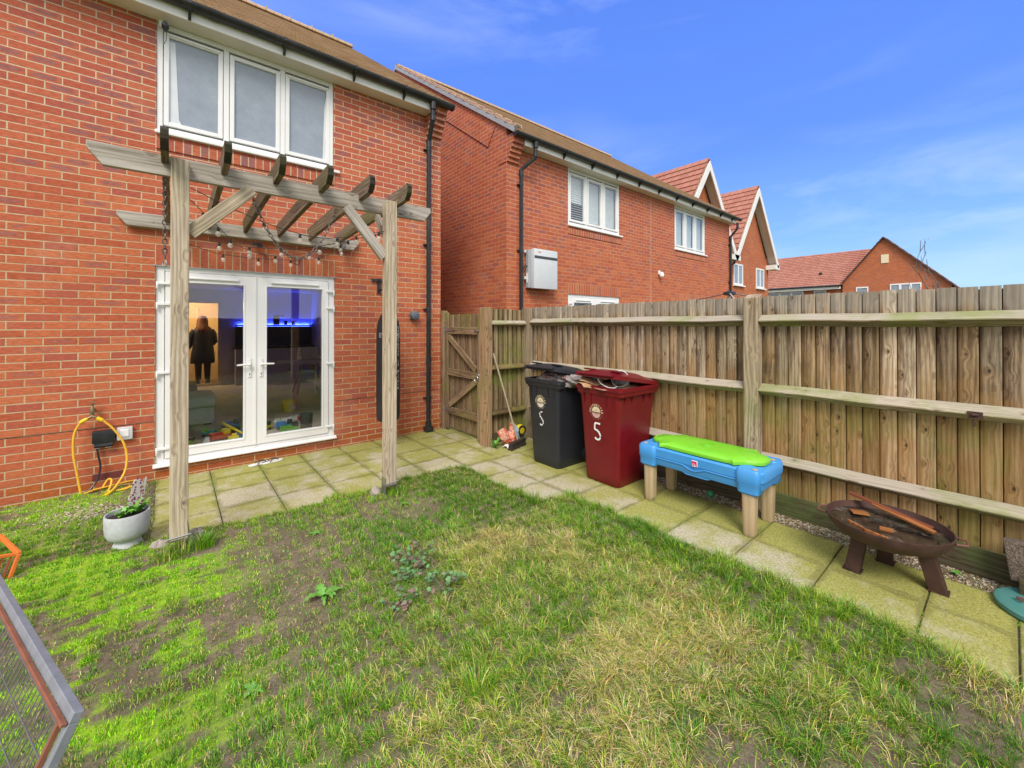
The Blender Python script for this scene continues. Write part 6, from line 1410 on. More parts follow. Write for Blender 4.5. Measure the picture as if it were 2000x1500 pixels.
    def arc_text(txt, rad, a_mid, span, size, mi, flip=False):
        for i, ch_ in enumerate(txt):
            if ch_ == ' ': continue
            f = i / (len(txt) - 1) - .5; a = R(a_mid + (span * f if flip else -span * f)); cy = ey - rad * math.cos(a); cz = ez + rad * math.sin(a)
            tx = Vector((0, -math.sin(a), 0)) + zdir * -math.cos(a) if not flip else Vector((0, math.sin(a), 0)) + zdir * math.cos(a)
            ty = zdir * math.sin(a) + Vector((0, -math.cos(a), 0)); 
            if flip: ty = -ty
            text_mb(m, ch_, size, fp(cy, cz, .0015), tx, ty, mi, .0005, bold=.0006)
    arc_text('CHICHESTER', .075, 90, 176, .030, 0); arc_text('District Council', .073, 270, 150, .019, 3, True)
    m.v = [tuple(piv + Mz @ (Vector(p) - piv)) for p in m.v]; m.build('emblem_print', [M[pm], plain('print_lower_' + number, (.70, .62, .55) if mat == 'binblack' else (.62, .38, .34), .5), M['blackpl'] if mat == 'binblack' else plain('print_dark', (.09, .02, .015), .5), plain('print_faint_' + number, (.28, .27, .25) if mat == 'binblack' else (.38, .14, .12), .5)], t, fix=False)
    m = MB(); ny, nz = ey - .008, .545
    def stroke(ps, w_):
        for a, b in zip(ps, ps[1:]):
            A_, B_ = fp(*a), fp(*b); d_ = (B_ - A_).normalized(); m.bar(A_ - d_ * w_ * .15, B_ + d_ * w_ * .15, w_, .0016, (1, 0, 0)) if False else m.bar(A_ - d_ * w_ * .12, B_ + d_ * w_ * .12, .0016, w_, Vector((0, 0, 1)) if abs(d_.z) < .9 else (0, 1, 0))
    if number == 'solid':
        s_ = [(ny - .038, nz + .075), (ny - .0 + .018, nz + .078), (ny + .028, nz + .066), (ny + .034, nz + .012)]; stroke(s_, .018)
        s_ = [(ny + .034, nz + .010), (ny + .008, nz + .006), (ny - .018, nz - .010), (ny - .034, nz - .036), (ny - .038, nz - .052)]; stroke(s_, .018)
        s_ = [(ny - .036, nz - .066), (ny - .026, nz - .084), (ny - .004, nz - .094), (ny + .018, nz - .088), (ny + .030, nz - .076)]; stroke(s_, .018)
    else:
        for s_ in ([(ny - .018, nz + .082), (ny + .010, nz + .076)], [(ny + .026, nz + .064), (ny + .024, nz + .040)], [(ny + .022, nz + .030), (ny + .004, nz + .014)], [(ny + .000, nz + .006), (ny - .016, nz - .006)], [(ny - .020, nz - .012), (ny - .030, nz - .030)], [(ny - .030, nz - .040), (ny - .026, nz - .052)], [(ny - .016, nz - .064), (ny - .004, nz - .074)], [(ny + .004, nz - .078), (ny + .026, nz - .064)]): stroke(s_, .014)
    m.v = [tuple(piv + Mz @ (Vector(p) - piv)) for p in m.v]; m.build('number_five', M['white'], t)
    return t
wheelie(3.495, -2.275, 0.0, 'binblack', 'dark grey wheelie bin with patchy white 5 and lid propped open by rubbish bags', 'patchy', 'cream', .12)
wheelie(3.567, -3.035, 0.0, 'binred', 'burgundy wheelie bin with solid white 5 and overflowing cardboard', 'solid', 'cream', .105)
# rubbish in the bins
def lumpy(name, mats, c, sz, amp, label, cat, seed, stretch=None):
    m = MB(); r_ = random.Random(seed); n, k = 36, 18; ph = [(r_.uniform(2, 7), r_.uniform(0, 6.28), r_.uniform(1, 5)) for _ in range(6)]; vs = []
    for i in range(k + 1):
        for j in range(n):
            a, b = 6.283 * j / n, math.pi * (i / k - .5); d = 1 + amp * sum(math.sin(p * a + q + s_ * b * 3) for p, q, s_ in ph) / 3
            sq = lambda w_: math.copysign(abs(w_) ** .6, w_)
            vs.append((c[0] + sz[0] * d * sq(math.cos(a)) * math.cos(b) ** .7, c[1] + sz[1] * d * sq(math.sin(a)) * math.cos(b) ** .7, c[2] + sz[2] * d * math.sin(b)))
    m.add(vs, [(i * n + j, i * n + (j + 1) % n, (i + 1) * n + (j + 1) % n, (i + 1) * n + j) for i in range(k) for j in range(n)], 0, smooth=True)
    return tag(m.build(name, mats, None, c), label, cat, {'stone': 'loose stones at the pergola posts', 'rubbish bag': 'rubbish bags in the dark bin'}.get(cat))
def bagmat():
    g = G('clear_refuse_bag'); p = g.pos(); s = g.noise(g.scale(p, (3., 14., 40.)), 3., 5, .65, .6); n2 = g.noise(p, 9., 3)
    c = g.ramp(s, [(.25, (.03, .03, .035)), (.42, (.22, .19, .18)), (.55, (.50, .46, .44)), (.62, (.16, .12, .13)), (.8, (.55, .50, .50))]); c = g.mix(g.m('MULTIPLY', g.sst(n2, .60, .68), .6), c, (.45, .06, .10))
    g.bump(s, .8, .015); return g.fin(c, .22, 0., .7)
M['bag'] = bagmat()
lumpy('rubbish_bag', M['bag'], (3.78, -2.30, .985), (.30, .235, .105), .10, 'translucent rubbish bag bulging out of the dark bin', 'rubbish bag', 4)
lumpy('rubbish_bag', M['bag'], (3.66, -2.52, 1.0), (.14, .13, .075), .16, 'small knotted rubbish bag at the right corner of the dark bin', 'rubbish bag', 9)
rs = random.Random(12)
def crumple(name, c, sx, sy, h, yaw, mat, label, cat, seed, nn=10, bend=.05):
    r_ = random.Random(seed); m = MB(); Mx = Matrix.Rotation(yaw, 3, 'Z'); vs = []
    for i in range(nn + 1):
        for j in range(nn + 1):
            u, v = i / nn - .5, j / nn - .5; z = h * (.5 * math.sin(3.3 * u + seed) + .5 * math.cos(4.1 * v + seed * 2)) + r_.uniform(-.2, .2) * h * .6 - bend * (u * u + v * v)
            vs.append(tuple(Vector(c) + Mx @ Vector((u * sx, v * sy, z))))
    n_ = nn + 1; f1 = [(i * n_ + j, i * n_ + j + 1, (i + 1) * n_ + j + 1, (i + 1) * n_ + j) for i in range(nn) for j in range(nn)]
    low = [(x, y, z - .006) for x, y, z in vs]; K = len(vs)
    bd = list(range(nn + 1)) + [i * n_ + nn for i in range(1, n_)] + [nn * n_ + j for j in range(nn - 1, -1, -1)] + [i * n_ for i in range(nn - 1, 0, -1)]
    m.add(vs + low, f1 + [tuple(K + a for a in reversed(f)) for f in f1] + [(bd[k], K + bd[k], K + bd[(k + 1) % len(bd)], bd[(k + 1) % len(bd)]) for k in range(len(bd))], 0)
    return tag(m.build(name, mat, None, c), label, cat, 'cardboard pieces in the red bin' if cat == 'cardboard' else None)
crumple('cardboard_sheet', (3.66, -2.86, 1.045), .30, .22, .045, .5, M['card'], 'crumpled cardboard sheet uppermost at the left of the red bin', 'cardboard', 2)
crumple('cardboard_sheet', (3.70, -3.05, 1.02), .42, .34, .03, -.3, plain('pinkish_card', (.56, .34, .24), .8, var=.12, scale=12), 'pinkish flattened cardboard lying across the middle of the red bin', 'cardboard', 5)
crumple('cardboard_sheet', (3.60, -2.90, 1.01), .22, .30, .04, 1.1, M['card'], 'torn brown cardboard poking over front rim of red bin', 'cardboard', 8)
crumple('cardboard_sheet', (3.85, -3.1, 1.0), .40, .42, .02, .1, M['card'], 'flat brown cardboard lowest inside the red bin', 'cardboard', 3)
t = thing('plastic_bucket', 'white plastic bucket lying on its side under the red bin lid', 'bucket', (3.72, -3.13, 1.05))
Mx = Matrix.Rotation(R(-62), 3, 'Y') @ Matrix.Rotation(R(20), 3, 'X'); c0 = Vector((3.80, -3.14, 1.02))
m = MB(); m.lathe([(0, 0), (.075, 0), (.095, .15), (.10, .155), (.092, .155), (.073, .006), (0, .006)], (0, 0, 0), 28); m.v = [tuple(c0 + Mx @ Vector((p[0] * .9, p[1] * .9, p[2]))) for p in m.v]; m.build('pail', M['grey'], t)
m = MB(); m.tube([Vector((3.56, -3.12, 1.055)) + Vector((-.03 * math.sin(q), .115 * math.cos(q), -.040 * math.sin(q) + .030 * math.cos(q))) for q in [math.pi * k / 18 for k in range(19)]], .006, 8); m.build('rim_band', M['white'], t)

# ================= BROOM, BAG =================
t = thing('broom', 'wooden broom with dark bristle head leaning on the short fence', 'broom', (3.72, -1.55, 0))
m = MB(); m.tube([(3.72, -1.52, .09), (3.62, -1.37, .70), (3.522, -1.238, 1.25)], .0125, 10); m.build('handle', M['dirtwood'], t)
Mx = Matrix.Rotation(R(15), 3, 'Z'); c0 = Vector((3.69, -1.55, .0)); m = MB(); m.obox((0, 0, .085), (.34, .055, .035)); m.v = [tuple(c0 + Mx @ Vector(p)) for p in m.v]; m.build('broom_head', M['bristle'], t, bevel=.008)
m = MB(); rs = random.Random(1)
for k in range(420): 
    x, y = rs.uniform(-.163, .163), rs.uniform(-.024, .024); m.tube([c0 + Mx @ Vector((x, y, .07)), c0 + Mx @ Vector((x * 1.06 + rs.uniform(-.006, .006), y * 1.5 + rs.uniform(-.006, .006), .004))], .0026, 3, cap=False, smooth=False)
m.build('bristles', M['bristle'], t)
def pbag():
    g = G('printed_plastic_bag'); p = g.pos(); P = g.sep(p); n = g.noise(p, 14., 4, .6, .8); n2 = g.noise(p, 30., 3, .6)
    side = g.sst(g.m('ADD', P[0], g.m('MULTIPLY', g.m('SUBTRACT', g.noise(p, 6.), .5), .02)), 3.742, 3.750)
    a = g.ramp(n, [(.36, (.50, .10, .05)), (.44, (.66, .16, .08)), (.52, (.72, .28, .17)), (.56, (.70, .60, .52)), (.62, (.62, .15, .08)), (.68, (.10, .09, .20))], 'LINEAR'); b = g.ramp(n2, [(.35, (.10, .28, .50)), (.5, (.36, .52, .66)), (.6, (.66, .72, .76)), (.72, (.10, .14, .26))])
    g.bump(g.noise(p, 20., 4, .6, .5), .8, .012); return g.fin(g.mix(side, a, b), .3, 0., .6)
random.seed(21); m = MB(); M['pbag'] = pbag()
# crumpled bag: folded faceted shell with thickness
P_ = [(3.455, -1.42, .22), (3.50, -1.44, .12), (3.56, -1.44, .14), (3.60, -1.42, .10), (3.66, -1.45, .015), (3.70, -1.46, .005), (3.735, -1.40, .345), (3.685, -1.43, .20), (3.76, -1.47, .12), (3.80, -1.44, .20), (3.83, -1.44, .05), (3.62, -1.36, .20), (3.72, -1.30, .02), (3.80, -1.32, .16), (3.60, -1.33, .02), (3.84, -1.36, .02), (3.71, -1.48, .13)]
bm_ = bmesh.new(); [bm_.verts.new(p) for p in P_]; bmesh.ops.convex_hull(bm_, input=bm_.verts); bmesh.ops.subdivide_edges(bm_, edges=bm_.edges, cuts=3, use_grid_fill=True); bm_.verts.ensure_lookup_table()
for v in bm_.verts:
    w_ = Vector((math.sin(v.co.z * 60 + v.co.x * 70), math.cos(v.co.x * 90 + v.co.z * 40), math.sin(v.co.x * 80))) * .008; v.co += w_
    # notch between the two peaks
    dd = math.exp(-((v.co.x - 3.645) / .035) ** 2) * max(0, v.co.z - .10); v.co.z -= dd * .9
bm_.verts.index_update(); m.add([tuple(v.co) for v in bm_.verts], [tuple(v.index for v in f.verts) for f in bm_.faces], 0); bm_.free()
m.v = [(x, y, max(.003, z)) for x, y, z in m.v]
tag(m.build('plastic_bag', M['pbag'], None, (3.7, -1.4, 0)), 'crumpled orange and blue printed plastic bag behind the broom head', 'bag')
m = MB(); m.lathe([(0, -.045), (.065, -.04), (.078, 0), (.065, .04), (0, .045)], (3.90, -1.36, .17), 24, axis='Y'); tag(m.build('toy_ring', M['tyellow'], None, (3.90, -1.36, .09)), 'yellow and black round toy behind the plastic bag', 'toy')
m = MB(); m.tube([(3.90 + .058 * math.cos(q), -1.405, .17 + .058 * math.sin(q)) for q in [6.283 * k / 20 for k in range(20)]], .012, 6, closed=True); o = m.build('tread', M['blackpl'], bpy.data.objects['toy_ring'])
crumple('plastic_sheet', (3.60, -1.47, .03), .14, .10, .03, .3, M['white'], 'white crumpled plastic scrap on the slabs left of printed bag', 'plastic scrap', 3)

# ================= PLAY TABLE =================
t = thing('play_table', 'blue plastic sand and water table with lime lid on beige legs', 'play table', (3.82, -4.05, 0))
TX0, TX1, TY0, TY1 = 3.555, 4.10, -4.575, -3.49
for x_, y_ in ((3.625, -3.60), (3.625, -4.465), (4.0, -3.60), (4.0, -4.465)):
    m = MB(); secs = []
    for z, s_ in ((0, .038), (.012, .044), (.30, .050), (.345, .052)):
        sec = []
        for kx in range(32):
            a = 6.283 * kx / 32; cs, sn = math.cos(a), math.sin(a); sq = 1 / (abs(cs) ** 4 + abs(sn) ** 4) ** .25
            fl = 1 - .07 * (math.cos(4 * a) > .80)
            sec.append((x_ + s_ * sq * cs * fl, y_ + s_ * sq * sn * fl))
        secs.append((sec, z))
    loft(m, secs); m.build('leg', M['beige'], t)
m = MB(); b = rrect(3.8275, -4.0325, .235, .515, .05, 5)
loft(m, [(rrect(3.8125, -4.0325, .215, .50, .05, 5), .350), (rrect(3.8125, -4.0325, .222, .52, .05, 5), .365), (rrect(3.8125, -4.0325, .228, .53, .05, 5), .425), (rrect(3.8125, -4.0325, .235, .54, .05, 5), .430), (rrect(3.8125, -4.0325, .240, .54, .05, 5), .500), (rrect(3.8125, -4.0325, .230, .53, .05, 5), .512)])
m.build('tray', M['blue'], t)
m = MB()
# wavy moulded ridge along the front
pts = [(3.581, -3.62 - .80 * k / 30, .418 - (.030 * math.sin(math.pi * min(1, max(0, (k - 12.) / 7)))) ) for k in range(31)]; m.tube(pts, .006, 6)
m.prism([(-3.90, .356), (-4.20, .356), (-4.14, .335), (-3.96, .335)], 3.60, 3.66, 'X')
m.build('ridge', M['blue'], t)
for x_, y_ in ((3.628, -3.60), (3.628, -4.468), (4.0, -3.60), (4.0, -4.468)):
    m = MB(); loft(m, [(rrect(x_, y_, .056, .066, .03, 5), .325), (rrect(x_, y_, .072, .080, .035, 5), .342), (rrect(x_, y_, .074, .083, .035, 5), .405), (rrect(x_, y_, .079, .088, .035, 5), .415), (rrect(x_, y_, .079, .088, .035, 5), .500), (rrect(x_, y_, .068, .077, .03, 5), .520)]); m.build('corner', M['blue'], t)
    m = MB(); m.lathe([(.0, 0), (.020, 0), (.018, .003), (0, .003)], (x_ - .02, y_ + (.04 if y_ > -4 else -.04), .522), 16); m.build('plug', M['beige'], t)
# scalloped lime lid with moulded lines
def lid_outline(s_):
    out = []
    for k in range(72):
        a = 6.283 * k / 72; cs, sn = math.cos(a), math.sin(a)
        y = .492 * math.copysign(abs(sn) ** .62, sn); x = .235 * math.copysign(abs(cs) ** .55, cs)
        ay = abs(y); x *= 1.0 if ay < .30 else (1 - .30 * min(1, (ay - .34) / .05))
        out.append((3.83 + x * s_, -4.035 + y * (1 - (1 - s_) * .5)))
    return out
m = MB(); loft(m, [(lid_outline(1.), .520), (lid_outline(1.01), .526), (lid_outline(1.0), .545), (lid_outline(.965), .552), (lid_outline(.93), .549), (lid_outline(.90), .556), (lid_outline(.5), .566), (lid_outline(.02), .570)])
lo_ = m.build('lid', M['green'], t)
m = MB()
def on(x, y):
    d = min(1., math.hypot((x - 3.83) / .225, (y + 4.035) / .475)); return .5695 - .013 * d
for s_ in (-1, 1):
    for k in range(7): yy = -4.035 + s_ * (.10 + .045 * k); xw = .145 - .012 * k; m.tube([(3.83 - xw + .02 * k * 0 + 2 * xw * q / 8, yy + s_ * .02 * (q / 8 - .5), on(3.83 - xw + 2 * xw * q / 8, yy) + .0005) for q in range(9)], .0028, 5)
m.tube([(3.83 + .165 * math.cos(q), -4.035 + .415 * math.sin(q), on(3.83 + .165 * math.cos(q), -4.035 + .415 * math.sin(q)) + .001) for q in [6.283 * k / 60 for k in range(60)]], .0032, 5, closed=True)
for rr in (.03, .06): m.tube([(3.83 + rr * math.cos(q), -4.035 + rr * math.sin(q), .570) for q in [6.283 * k / 24 for k in range(24)]], .0025, 5, closed=True)
m.build('moulded_lines', plain('lime_shadow_plastic', (.13, .48, .018), .5), lo_)
m = MB(); m.box(3.567, 3.576, -4.075, -4.025, .432, .482); bo = m.build('badge', M['white'], t, bevel=.010, seg=2); m = MB(); m.box(3.5655, 3.5668, -4.071, -4.029, .436, .478); m.build('badge_face', plain('magenta_print', (.62, .02, .14), .4), bo)
m = MB(); m.tube([(3.5648, -4.062, .437), (3.5648, -4.052, .455), (3.5648, -4.040, .458), (3.5648, -4.036, .437)], .0018, 5); m.tube([(3.5648, -4.058, .442), (3.5648, -4.044, .442)], .0016, 5); m.tube([(3.5648, -4.066, .434), (3.5648, -4.034, .434)], .0016, 5); m.build('badge_mark', M['white'], bo)

t.location.y += .03
m = MB(); m.lathe([(.0001, -.033)] + [(.033 * math.cos(R(q)), .033 * math.sin(R(q))) for q in range(-75, 76, 15)] + [(.0001, .033)], (4.12, -3.90, .018), 24); tag(m.build('ball', plain('green_ball_plastic', (.03, .30, .13), .4), None, (4.12, -3.9, -.015)), 'small green ball on the gravel under the play table', 'ball')
m = MB(); m.lathe([(0, 0), (.040, 0), (.042, .012), (.048, .015), (.048, .06), (.050, .065), (.045, .066), (.040, .02), (0, .015)], (4.115, -4.22, -.012), 24); tag(m.build('plant_pot', plain('terracotta_plastic', (.42, .10, .035), .5, var=.12), None, (4.115, -4.22, -.012)), 'small orange brown pot on the gravel under the play table', 'pot')

# ================= FIRE PIT =================
fc = (3.735, -5.215); rz = .365; FR_ = .305
t = thing('fire_pit', 'round rusty steel fire pit bowl on angled legs holding dark water', 'fire pit', (fc[0], fc[1], 0))
m = MB(); prof = [(0, .225), (.10, .23), (.19, .248), (.255, .28), (.292, .320), (FR_, rz), (FR_ + .007, rz), (FR_ + .007, rz - .006), (.300, .316), (.262, .272), (.195, .240), (.10, .221), (0, .217)]
m.lathe(prof, (fc[0], fc[1], 0), 72); m.build('bowl', M['rust'], t)
m = MB(); m.lathe([(0, .327), (.289, .328), (.2891, .32)], (fc[0], fc[1], 0), 60)
g = G('sooty_water'); p_ = g.pos(); n_ = g.noise(p_, 9., 6, .7, .5); c_ = g.ramp(n_, [(.36, (.006, .006, .008)), (.50, (.020, .018, .016)), (.57, (.06, .035, .018)), (.64, (.14, .13, .125)), (.70, (.02, .018, .016))]); g.bump(n_, .25, .004); M['soot'] = g.fin(c_, g.lin(n_, .45, .6, .06, .7), 0., .6)
m.build('ash_water', M['soot'], t)
for a_ in (R(108), R(-108 + 22), R(10)):
    dx, dy = math.cos(a_), math.sin(a_); top = Vector((fc[0] + dx * .17, fc[1] + dy * .17, .262)); bot = Vector((fc[0] + dx * .225, fc[1] + dy * .225, .004))
    if a_ == R(108): bot = Vector((3.665, -5.055, .004)); top = Vector((3.685, -5.10, .275))
    elif abs(a_ - R(-86)) < .01: bot = Vector((3.785, -5.445, .004)); top = Vector((3.755, -5.385, .275))
    m = MB(); m.bar(bot, top, .078, .078, (0, 1, 0)); m.obox(bot, (.09, .10, .006), Matrix.Rotation(a_ * 0, 3, 'Z')); m.build('leg', M['rust'], t, bevel=.004, seg=1)
for a_ in (R(96), R(-84)):
    dx, dy = math.cos(a_), math.sin(a_); px_, py_ = -dy, dx; c = Vector((fc[0], fc[1], rz - .02)); m = MB()
    m.tube([c + Vector((dx * FR_ + px_ * .065, dy * FR_ + py_ * .065, 0)), c + Vector((dx * (FR_ + .05) + px_ * .04, dy * (FR_ + .05) + py_ * .04, .0)), c + Vector((dx * (FR_ + .05) - px_ * .04, dy * (FR_ + .05) - py_ * .04, .0)), c + Vector((dx * FR_ - px_ * .065, dy * FR_ - py_ * .065, 0))], .006, 8)
    m.build('handle', plain('pink_rust', (.16, .065, .05), .7, var=.2, scale=30), t)
M['strip'] = wood('red_brown_strip', [(.20, .06, .035), (.24, .08, .04)], knots=.2)
M['strip2'] = wood('orange_strip', [(.36, .14, .045), (.40, .17, .06)], knots=.2)
m = MB(); m.bar((3.96, -4.985, .415), (3.845, -5.415, .353), .040, .012, (0, 0, 1)); tag(m.build('wooden_strip', M['strip'], None, (3.93, -5.2, .37)), 'longest red brown wooden strip laid across the fire pit rim', 'wooden strip', 'wooden strips on the fire pit')
m = MB(); m.bar((3.91, -5.12, .392), (3.79, -5.43, .352), .034, .011, (0, 0, 1)); tag(m.build('wooden_strip', M['strip2'], None, (3.87, -5.3, .36)), 'shorter orange wooden strip beside the long one in fire pit', 'wooden strip', 'wooden strips on the fire pit')
for k, (x_, y_, a_, w_, h_, lb) in enumerate(((3.82, -5.06, .5, .115, .075, 'orange wood offcut at the back of the fire pit bowl'), (3.665, -5.225, .15, .085, .055, 'small square orange wood offcut in the middle of fire pit'))):
    m = MB(); m.obox((x_, y_, .331 if k else .340), (w_ * .75, h_ * 1.2, .010), Matrix.Rotation(a_, 3, 'Z') @ Matrix.Rotation(.10, 3, 'Y')); tag(m.build('wood_offcut', M['strip2'], None, (x_, y_, .326)), lb, 'wood offcut', 'wood offcuts in the fire pit')
m = MB(); m.prism([(3.548, -5.05), (3.472, -5.15), (3.436, -5.26), (3.448, -5.265), (3.484, -5.155), (3.558, -5.056)], .352, .368, 'Z'); tag(m.build('rim_highlight', M['strip2'], None, (3.49, -5.19, .35)), 'thin pale orange sliver standing in for a highlight on the near fire pit rim', 'painted highlight')  # pale sliver shaped to paint a highlight along the bowl rim

# ================= RIGHT CORNER =================
t = thing('round_lid', 'round teal plastic lid with hooked stick lying on the slabs at right edge', 'lid', (3.95, -5.885, 0))
m = MB(); m.lathe([(0, .0), (.215, .0), (.222, .006), (.222, .030), (.212, .036), (0, .034)], (3.95, -5.885, .002), 64); m.build('disc', M['tealpl'], t)
m = MB(); m.tube(spline([(3.905, -5.77, .050), (3.93, -5.755, .058), (3.945, -5.79, .052), (3.93, -5.86, .045), (3.90, -5.95, .044)]), .006, 7); tag(m.build('hooked_stick', plain('dark_red_stick', (.11, .045, .035), .6, var=.3), None, (3.92, -5.8, .04)), 'dark reddish hooked stick resting on the teal lid', 'stick')
g = G('brown_loop_carpet'); p_ = g.pos(); n_ = g.noise(p_, 150., 3, .75); c_ = g.mix(g.sst(n_, .38, .72), (.07, .05, .04), (.36, .28, .22)); g.bump(n_, 1., .008); M['carpetp'] = g.fin(c_, .98)
m = MB(); N_ = 20; vs = []
for i in range(N_ + 1):
    for j in range(N_ + 1):
        u, v = i / N_, j / N_; vs.append((4.055 + .012 * math.sin(v * 7), -5.712 - u * .34, .10 + .225 * v - .06 * u * (v > .0)))
fs = [(i * (N_ + 1) + j, i * (N_ + 1) + j + 1, (i + 1) * (N_ + 1) + j + 1, (i + 1) * (N_ + 1) + j) for i in range(N_) for j in range(N_)]
bx_ = MB(); bx_.obox((4.135, -5.862, .213), (.09, .30, .235), Matrix.Rotation(R(0), 3, 'X') @ Matrix.Rotation(R(-7), 3, 'X'))
bb = bx_.build('carpet_block', M['carpetp'], None, (4.1, -5.87, .1), bevel=.015); tag(bb, 'brown carpet covered block leaning on the fence at the right edge', 'carpet block')
m = MB(); m.box(4.03, 4.20, -6.10, -5.76, .0, .11); tag(m.build('timber_offcut', M['gravelboard'], None, (4.1, -5.9, 0), bevel=.01), 'dark damp timber block under the carpet covered block', 'timber')

# ================= PLANTER AND LEFT CORNER =================
pc = (-.108, -1.592)
t = thing('planter', 'pale grey stone bowl planter on a short pedestal on the grass', 'planter', (pc[0], pc[1], 0))
zb = .0
m = MB(); m.lathe([(0, zb), (.092, zb), (.095, zb + .01), (.084, zb + .03), (.074, zb + .06), (.080, zb + .074), (.094, zb + .084), (.112, zb + .100), (.122, zb + .13), (.127, zb + .17), (.128, zb + .258), (.1255, zb + .265), (.118, zb + .263), (.115, zb + .25), (.113, zb + .22)], (pc[0], pc[1], 0), 56); m.build('bowl', M['concrete'], t)
m = MB(); m.lathe([(0, .240), (.07, .238), (.1145, .232), (.1146, .225)], (pc[0], pc[1], 0), 40); m.build('soil', M['soil'], t)
A = MB(); rs = random.Random(4)
for q in range(5):
    bx_, by_ = pc[0] + rs.uniform(-.06, .07), pc[1] + rs.uniform(-.05, .07)
    for k in range(8): leafmesh(A, (bx_, by_, .238), rs.random() * 6.28, rs.uniform(.05, .085), rs.uniform(.012, .018), rs.uniform(.6, 1.5), droop=.5, twist=rs.uniform(-.3, .3))
tag(A.build('primrose_plant', plain('bright_leaf', (.15, .40, .045), .45, var=.25, scale=30), None, (pc[0], pc[1], .22), fix=False), 'young leafy green plants growing in the stone planter', 'plant')
t = thing('garden_pick', 'spotted white and red butterfly ornament on a stick in the planter', 'garden ornament', (-.03, -1.475, .2))
m = MB(); m.tube([(-.030, -1.475, .18), (-.024, -1.47, .455)], .0045, 8); m.build('stick', M['dirtwood'], t)
m = MB(); wing = [(-.004, .0), (-.020, .03), (-.045, .045), (-.068, .03), (-.080, -.01), (-.07, -.045), (-.078, -.07), (-.085, -.11), (-.070, -.15), (-.045, -.165), (-.020, -.15), (-.008, -.10)]
g = G('spotted_fabric'); p_ = g.pos(); vo = g.nt.nodes.new('ShaderNodeTexVoronoi'); g.put(vo.inputs['Vector'], p_); vo.inputs['Scale'].default_value = 52.
d_ = vo.outputs['Distance']; c_ = g.mix(g.sst(d_, .36, .42), (.32, .03, .05), (.74, .66, .68)); c_ = g.mix(g.sst(d_, .17, .22), (.05, .03, .09), c_); M['spot'] = g.fin(c_, .7)
for sgn, yaw in ((1, R(35)), (-1, R(35))):
    ps = [(x * sgn * (1 if sgn > 0 else .25), z) for x, z in wing]; q = MB(); q.prism(ps, -.002, .002, 'Y'); Mx = Matrix.Rotation(yaw, 3, 'Z') @ Matrix.Rotation(R(10), 3, 'Y')
    m.add([tuple(Vector((-.026, -1.476, .42)) + Mx @ Vector(p)) for p in q.v], q.f)
m.build('wings', M['spot'], t)
for k, (c, s_, lb) in enumerate((((.285, -1.88, .045), (.055, .05, .075), 'rough grey stone right of the left pergola post foot'), ((.075, -1.80, .025), (.055, .045, .045), 'round grey stone left of the left pergola post foot'), ((1.63, -1.91, .04), (.045, .04, .06), 'small pale pinkish stone beside the right pergola post'))):
    lumpy('stone', M['stone'], c, s_, .22, lb, 'stone', 30 + k)
# orange crate, seen at the left edge
t = thing('plastic_crate', 'orange plastic crate with slatted side lying at the left edge of the lawn', 'crate', (-.9, -1.75, 0))
P0 = Vector((-.618, -1.65, .16)); Q0 = Vector((-.69, -1.58, .005)); d1 = Vector((-.36, .93, 0)).normalized(); d2 = (Q0 - P0); d2 = d2 - d1 * d2.dot(d1); dn = Vector((-.93, -.36, .25)).normalized()
def cp_(a, b, c): return P0 + d1 * a + d2 * b + dn * c
m = MB(); LA, LC = .46, .30
for c in (0, LC):
    for p, q in (((0, 0), (LA, 0)), ((0, 1), (LA, 1)), ((0, 0), (0, 1)), ((LA, 0), (LA, 1))): m.bar(cp_(*p, c), cp_(*q, c), .026, .020, dn)
for a, b in ((0, 0), (LA, 0), (0, 1), (LA, 1)): m.bar(cp_(a, b, 0), cp_(a, b, LC), .020, .020)
m.build('crate_frame', M['orange'], t, bevel=.003, seg=1)
m = MB()
for k in range(13): m.bar(cp_(.03 + .034 * k, 0, LC), cp_(.03 + .034 * k, 1, LC), .008, .006, dn); m.bar(cp_(.03 + .034 * k, 1, 0), cp_(.03 + .034 * k, 1, LC), .006, .006)
for k in range(8): m.bar(cp_(0, 0, .03 + .034 * k), cp_(0, 1, .03 + .034 * k), .008, .006, d1); m.bar(cp_(LA, 0, .03 + .034 * k), cp_(LA, 1, .03 + .034 * k), .008, .006, d1)
m.build('crate_slats', plain('dark_orange_plastic', (.42, .09, .03), .5), t)
# wire mesh panel run (small animal run) at the lower left
t = thing('animal_run', 'grey edged wire mesh animal run lid tilted at the lower left corner', 'animal run', (-.5, -3.2, 0))
A_, B_, C_ = Vector((-.406, -3.072, .6)), Vector((-.044, -4.134, .6)), Vector((-.305, -4.22, 0))
AB = (A_ - B_).normalized(); BC = (C_ - B_); BC = BC - AB * BC.dot(AB); Lb = BC.length; BC.normalize(); NN = AB.cross(BC).normalized()
La = 1.9
def pp(a, b, h=0): return B_ + AB * a + BC * b + NN * h
for nm, h0, h1, w_, mt_, in_ in (('run_frame', -.012, .012, .026, 'cagegrey', 0), ('run_batten', .014, .028, .009, 'cagewood', .021)):
    m = MB()
    for (a0, b0, a1, b1) in ((0, in_ + w_ / 2, La, in_ + w_ / 2), (0, Lb - in_ - w_ / 2, La, Lb - in_ - w_ / 2), (in_ + w_ / 2, in_ + w_, in_ + w_ / 2, Lb - in_ - w_), (La - in_ - w_ / 2, in_ + w_, La - in_ - w_ / 2, Lb - in_ - w_)):
        m.bar(pp(a0, b0, (h0 + h1) / 2), pp(a1, b1, (h0 + h1) / 2), h1 - h0, w_, BC if a0 == 0 else AB)
    m.build(nm, M[mt_], t, bevel=.002, seg=1)
m = MB()
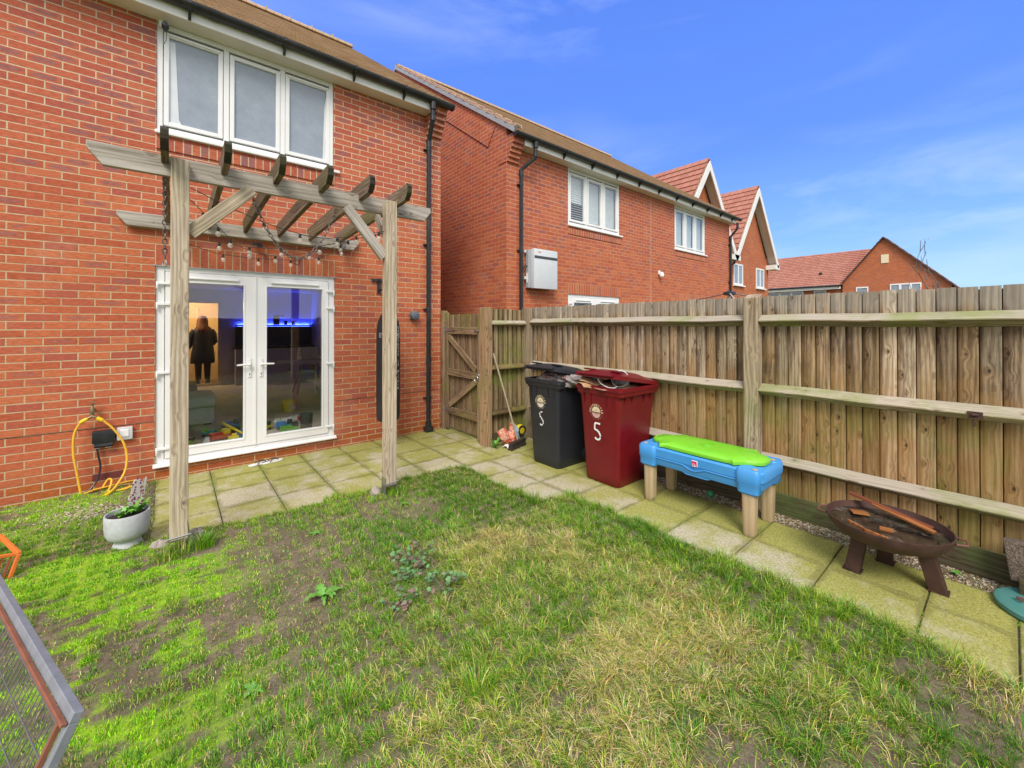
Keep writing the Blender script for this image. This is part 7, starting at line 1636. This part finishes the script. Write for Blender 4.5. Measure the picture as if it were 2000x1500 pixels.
for k in range(int((La - .06) / .030)): a = .03 + .030 * k; m.tube([pp(a, .024, .0), pp(a, Lb - .024, .0)], .0015, 4, cap=False)
for k in range(int((Lb - .06) / .075)): b = .06 + .075 * k; m.tube([pp(.028, b, .002), pp(La - .028, b, .002)], .0018, 4, cap=False)
m.build('wire_mesh', M['wire'], t)
m = MB(); g0 = C_ + Vector((0, 0, .01)); dl = Vector((-.62, -.21, 0))
m.bar(g0, g0 + AB * La, .03, .03); m.bar(g0 + dl, g0 + dl + AB * La, .03, .03); m.bar(g0, g0 + dl, .03, .03); m.bar(g0 + AB * La, g0 + AB * La + dl, .03, .03); m.build('ground_frame', M['cagegrey'], t)

# ================= TREES =================
def branch_tree(name, base, h, spread, label, mat, seed, depth=4, r0=.05, lean=0., leaves=None):
    r_ = random.Random(seed); T = MB(); Lf = MB(); t = thing(name, label, 'tree', base, 'bare winter trees')
    def grow(p, d, ln, r, k):
        pts = [p]; n = 4; q = Vector(p); dd = Vector(d)
        for i in range(n): dd = (dd + Vector((r_.gauss(0, .12), r_.gauss(0, .12), r_.gauss(.03, .06)))).normalized(); q = q + dd * ln / n; pts.append(q.copy())
        T.tube(pts, [r * (1 - .4 * i / n) for i in range(n + 1)], 6 if k > 1 else 4, cap=False)
        if leaves and k <= 1:
            for _ in range(leaves): c = pts[r_.randint(1, n)] + Vector((r_.gauss(0, .06), r_.gauss(0, .06), r_.gauss(0, .06))); s_ = r_.uniform(.03, .07); Lf.obox(c, (s_, s_ * .7, s_ * .15), Matrix.Rotation(r_.random() * 6, 3, 'Z') @ Matrix.Rotation(r_.random() * 3, 3, 'X'))
        if k == 0: return
        for _ in range(r_.choice((2, 3, 3))):
            i = r_.randint(1, n); a = r_.random() * 6.28; o = dd.orthogonal().normalized(); o2 = dd.cross(o); nd = (dd * .8 + (o * math.cos(a) + o2 * math.sin(a)) * spread + Vector((0, 0, .18))).normalized()
            grow(pts[i], nd, ln * r_.uniform(.55, .8), max(r * .58, abs(base[0]) * .0005), k - 1)
    grow(Vector(base), Vector((lean, 0, 1)).normalized(), h * .42, r0, depth)
    T.build('branches', mat, t, fix=False)
    if leaves: Lf.build('leaves', plain('dry_leaf_clump', (.16, .13, .09), .9, var=.4), t, fix=False)
    return t
M['bark'] = plain('grey_bark', (.16, .13, .11), .9, var=.3)
branch_tree('bare_tree', (38, -3.25, -.1), 9.4, .45, 'thin leafless young tree in front of the far gable house', M['bark'], 5, 4, .085, leaves=1)
branch_tree('bare_tree', (8.5, -19.5, -.1), 9.5, .8, 'wide leafless tree behind the rear fence seen reflected in right door glass', M['bark'], 8, 5, .16)
branch_tree('bare_tree', (-2.5, -24, -.1), 8, .7, 'leafless tree far behind the rear fence beyond the photographer', M['bark'], 11, 5, .14)
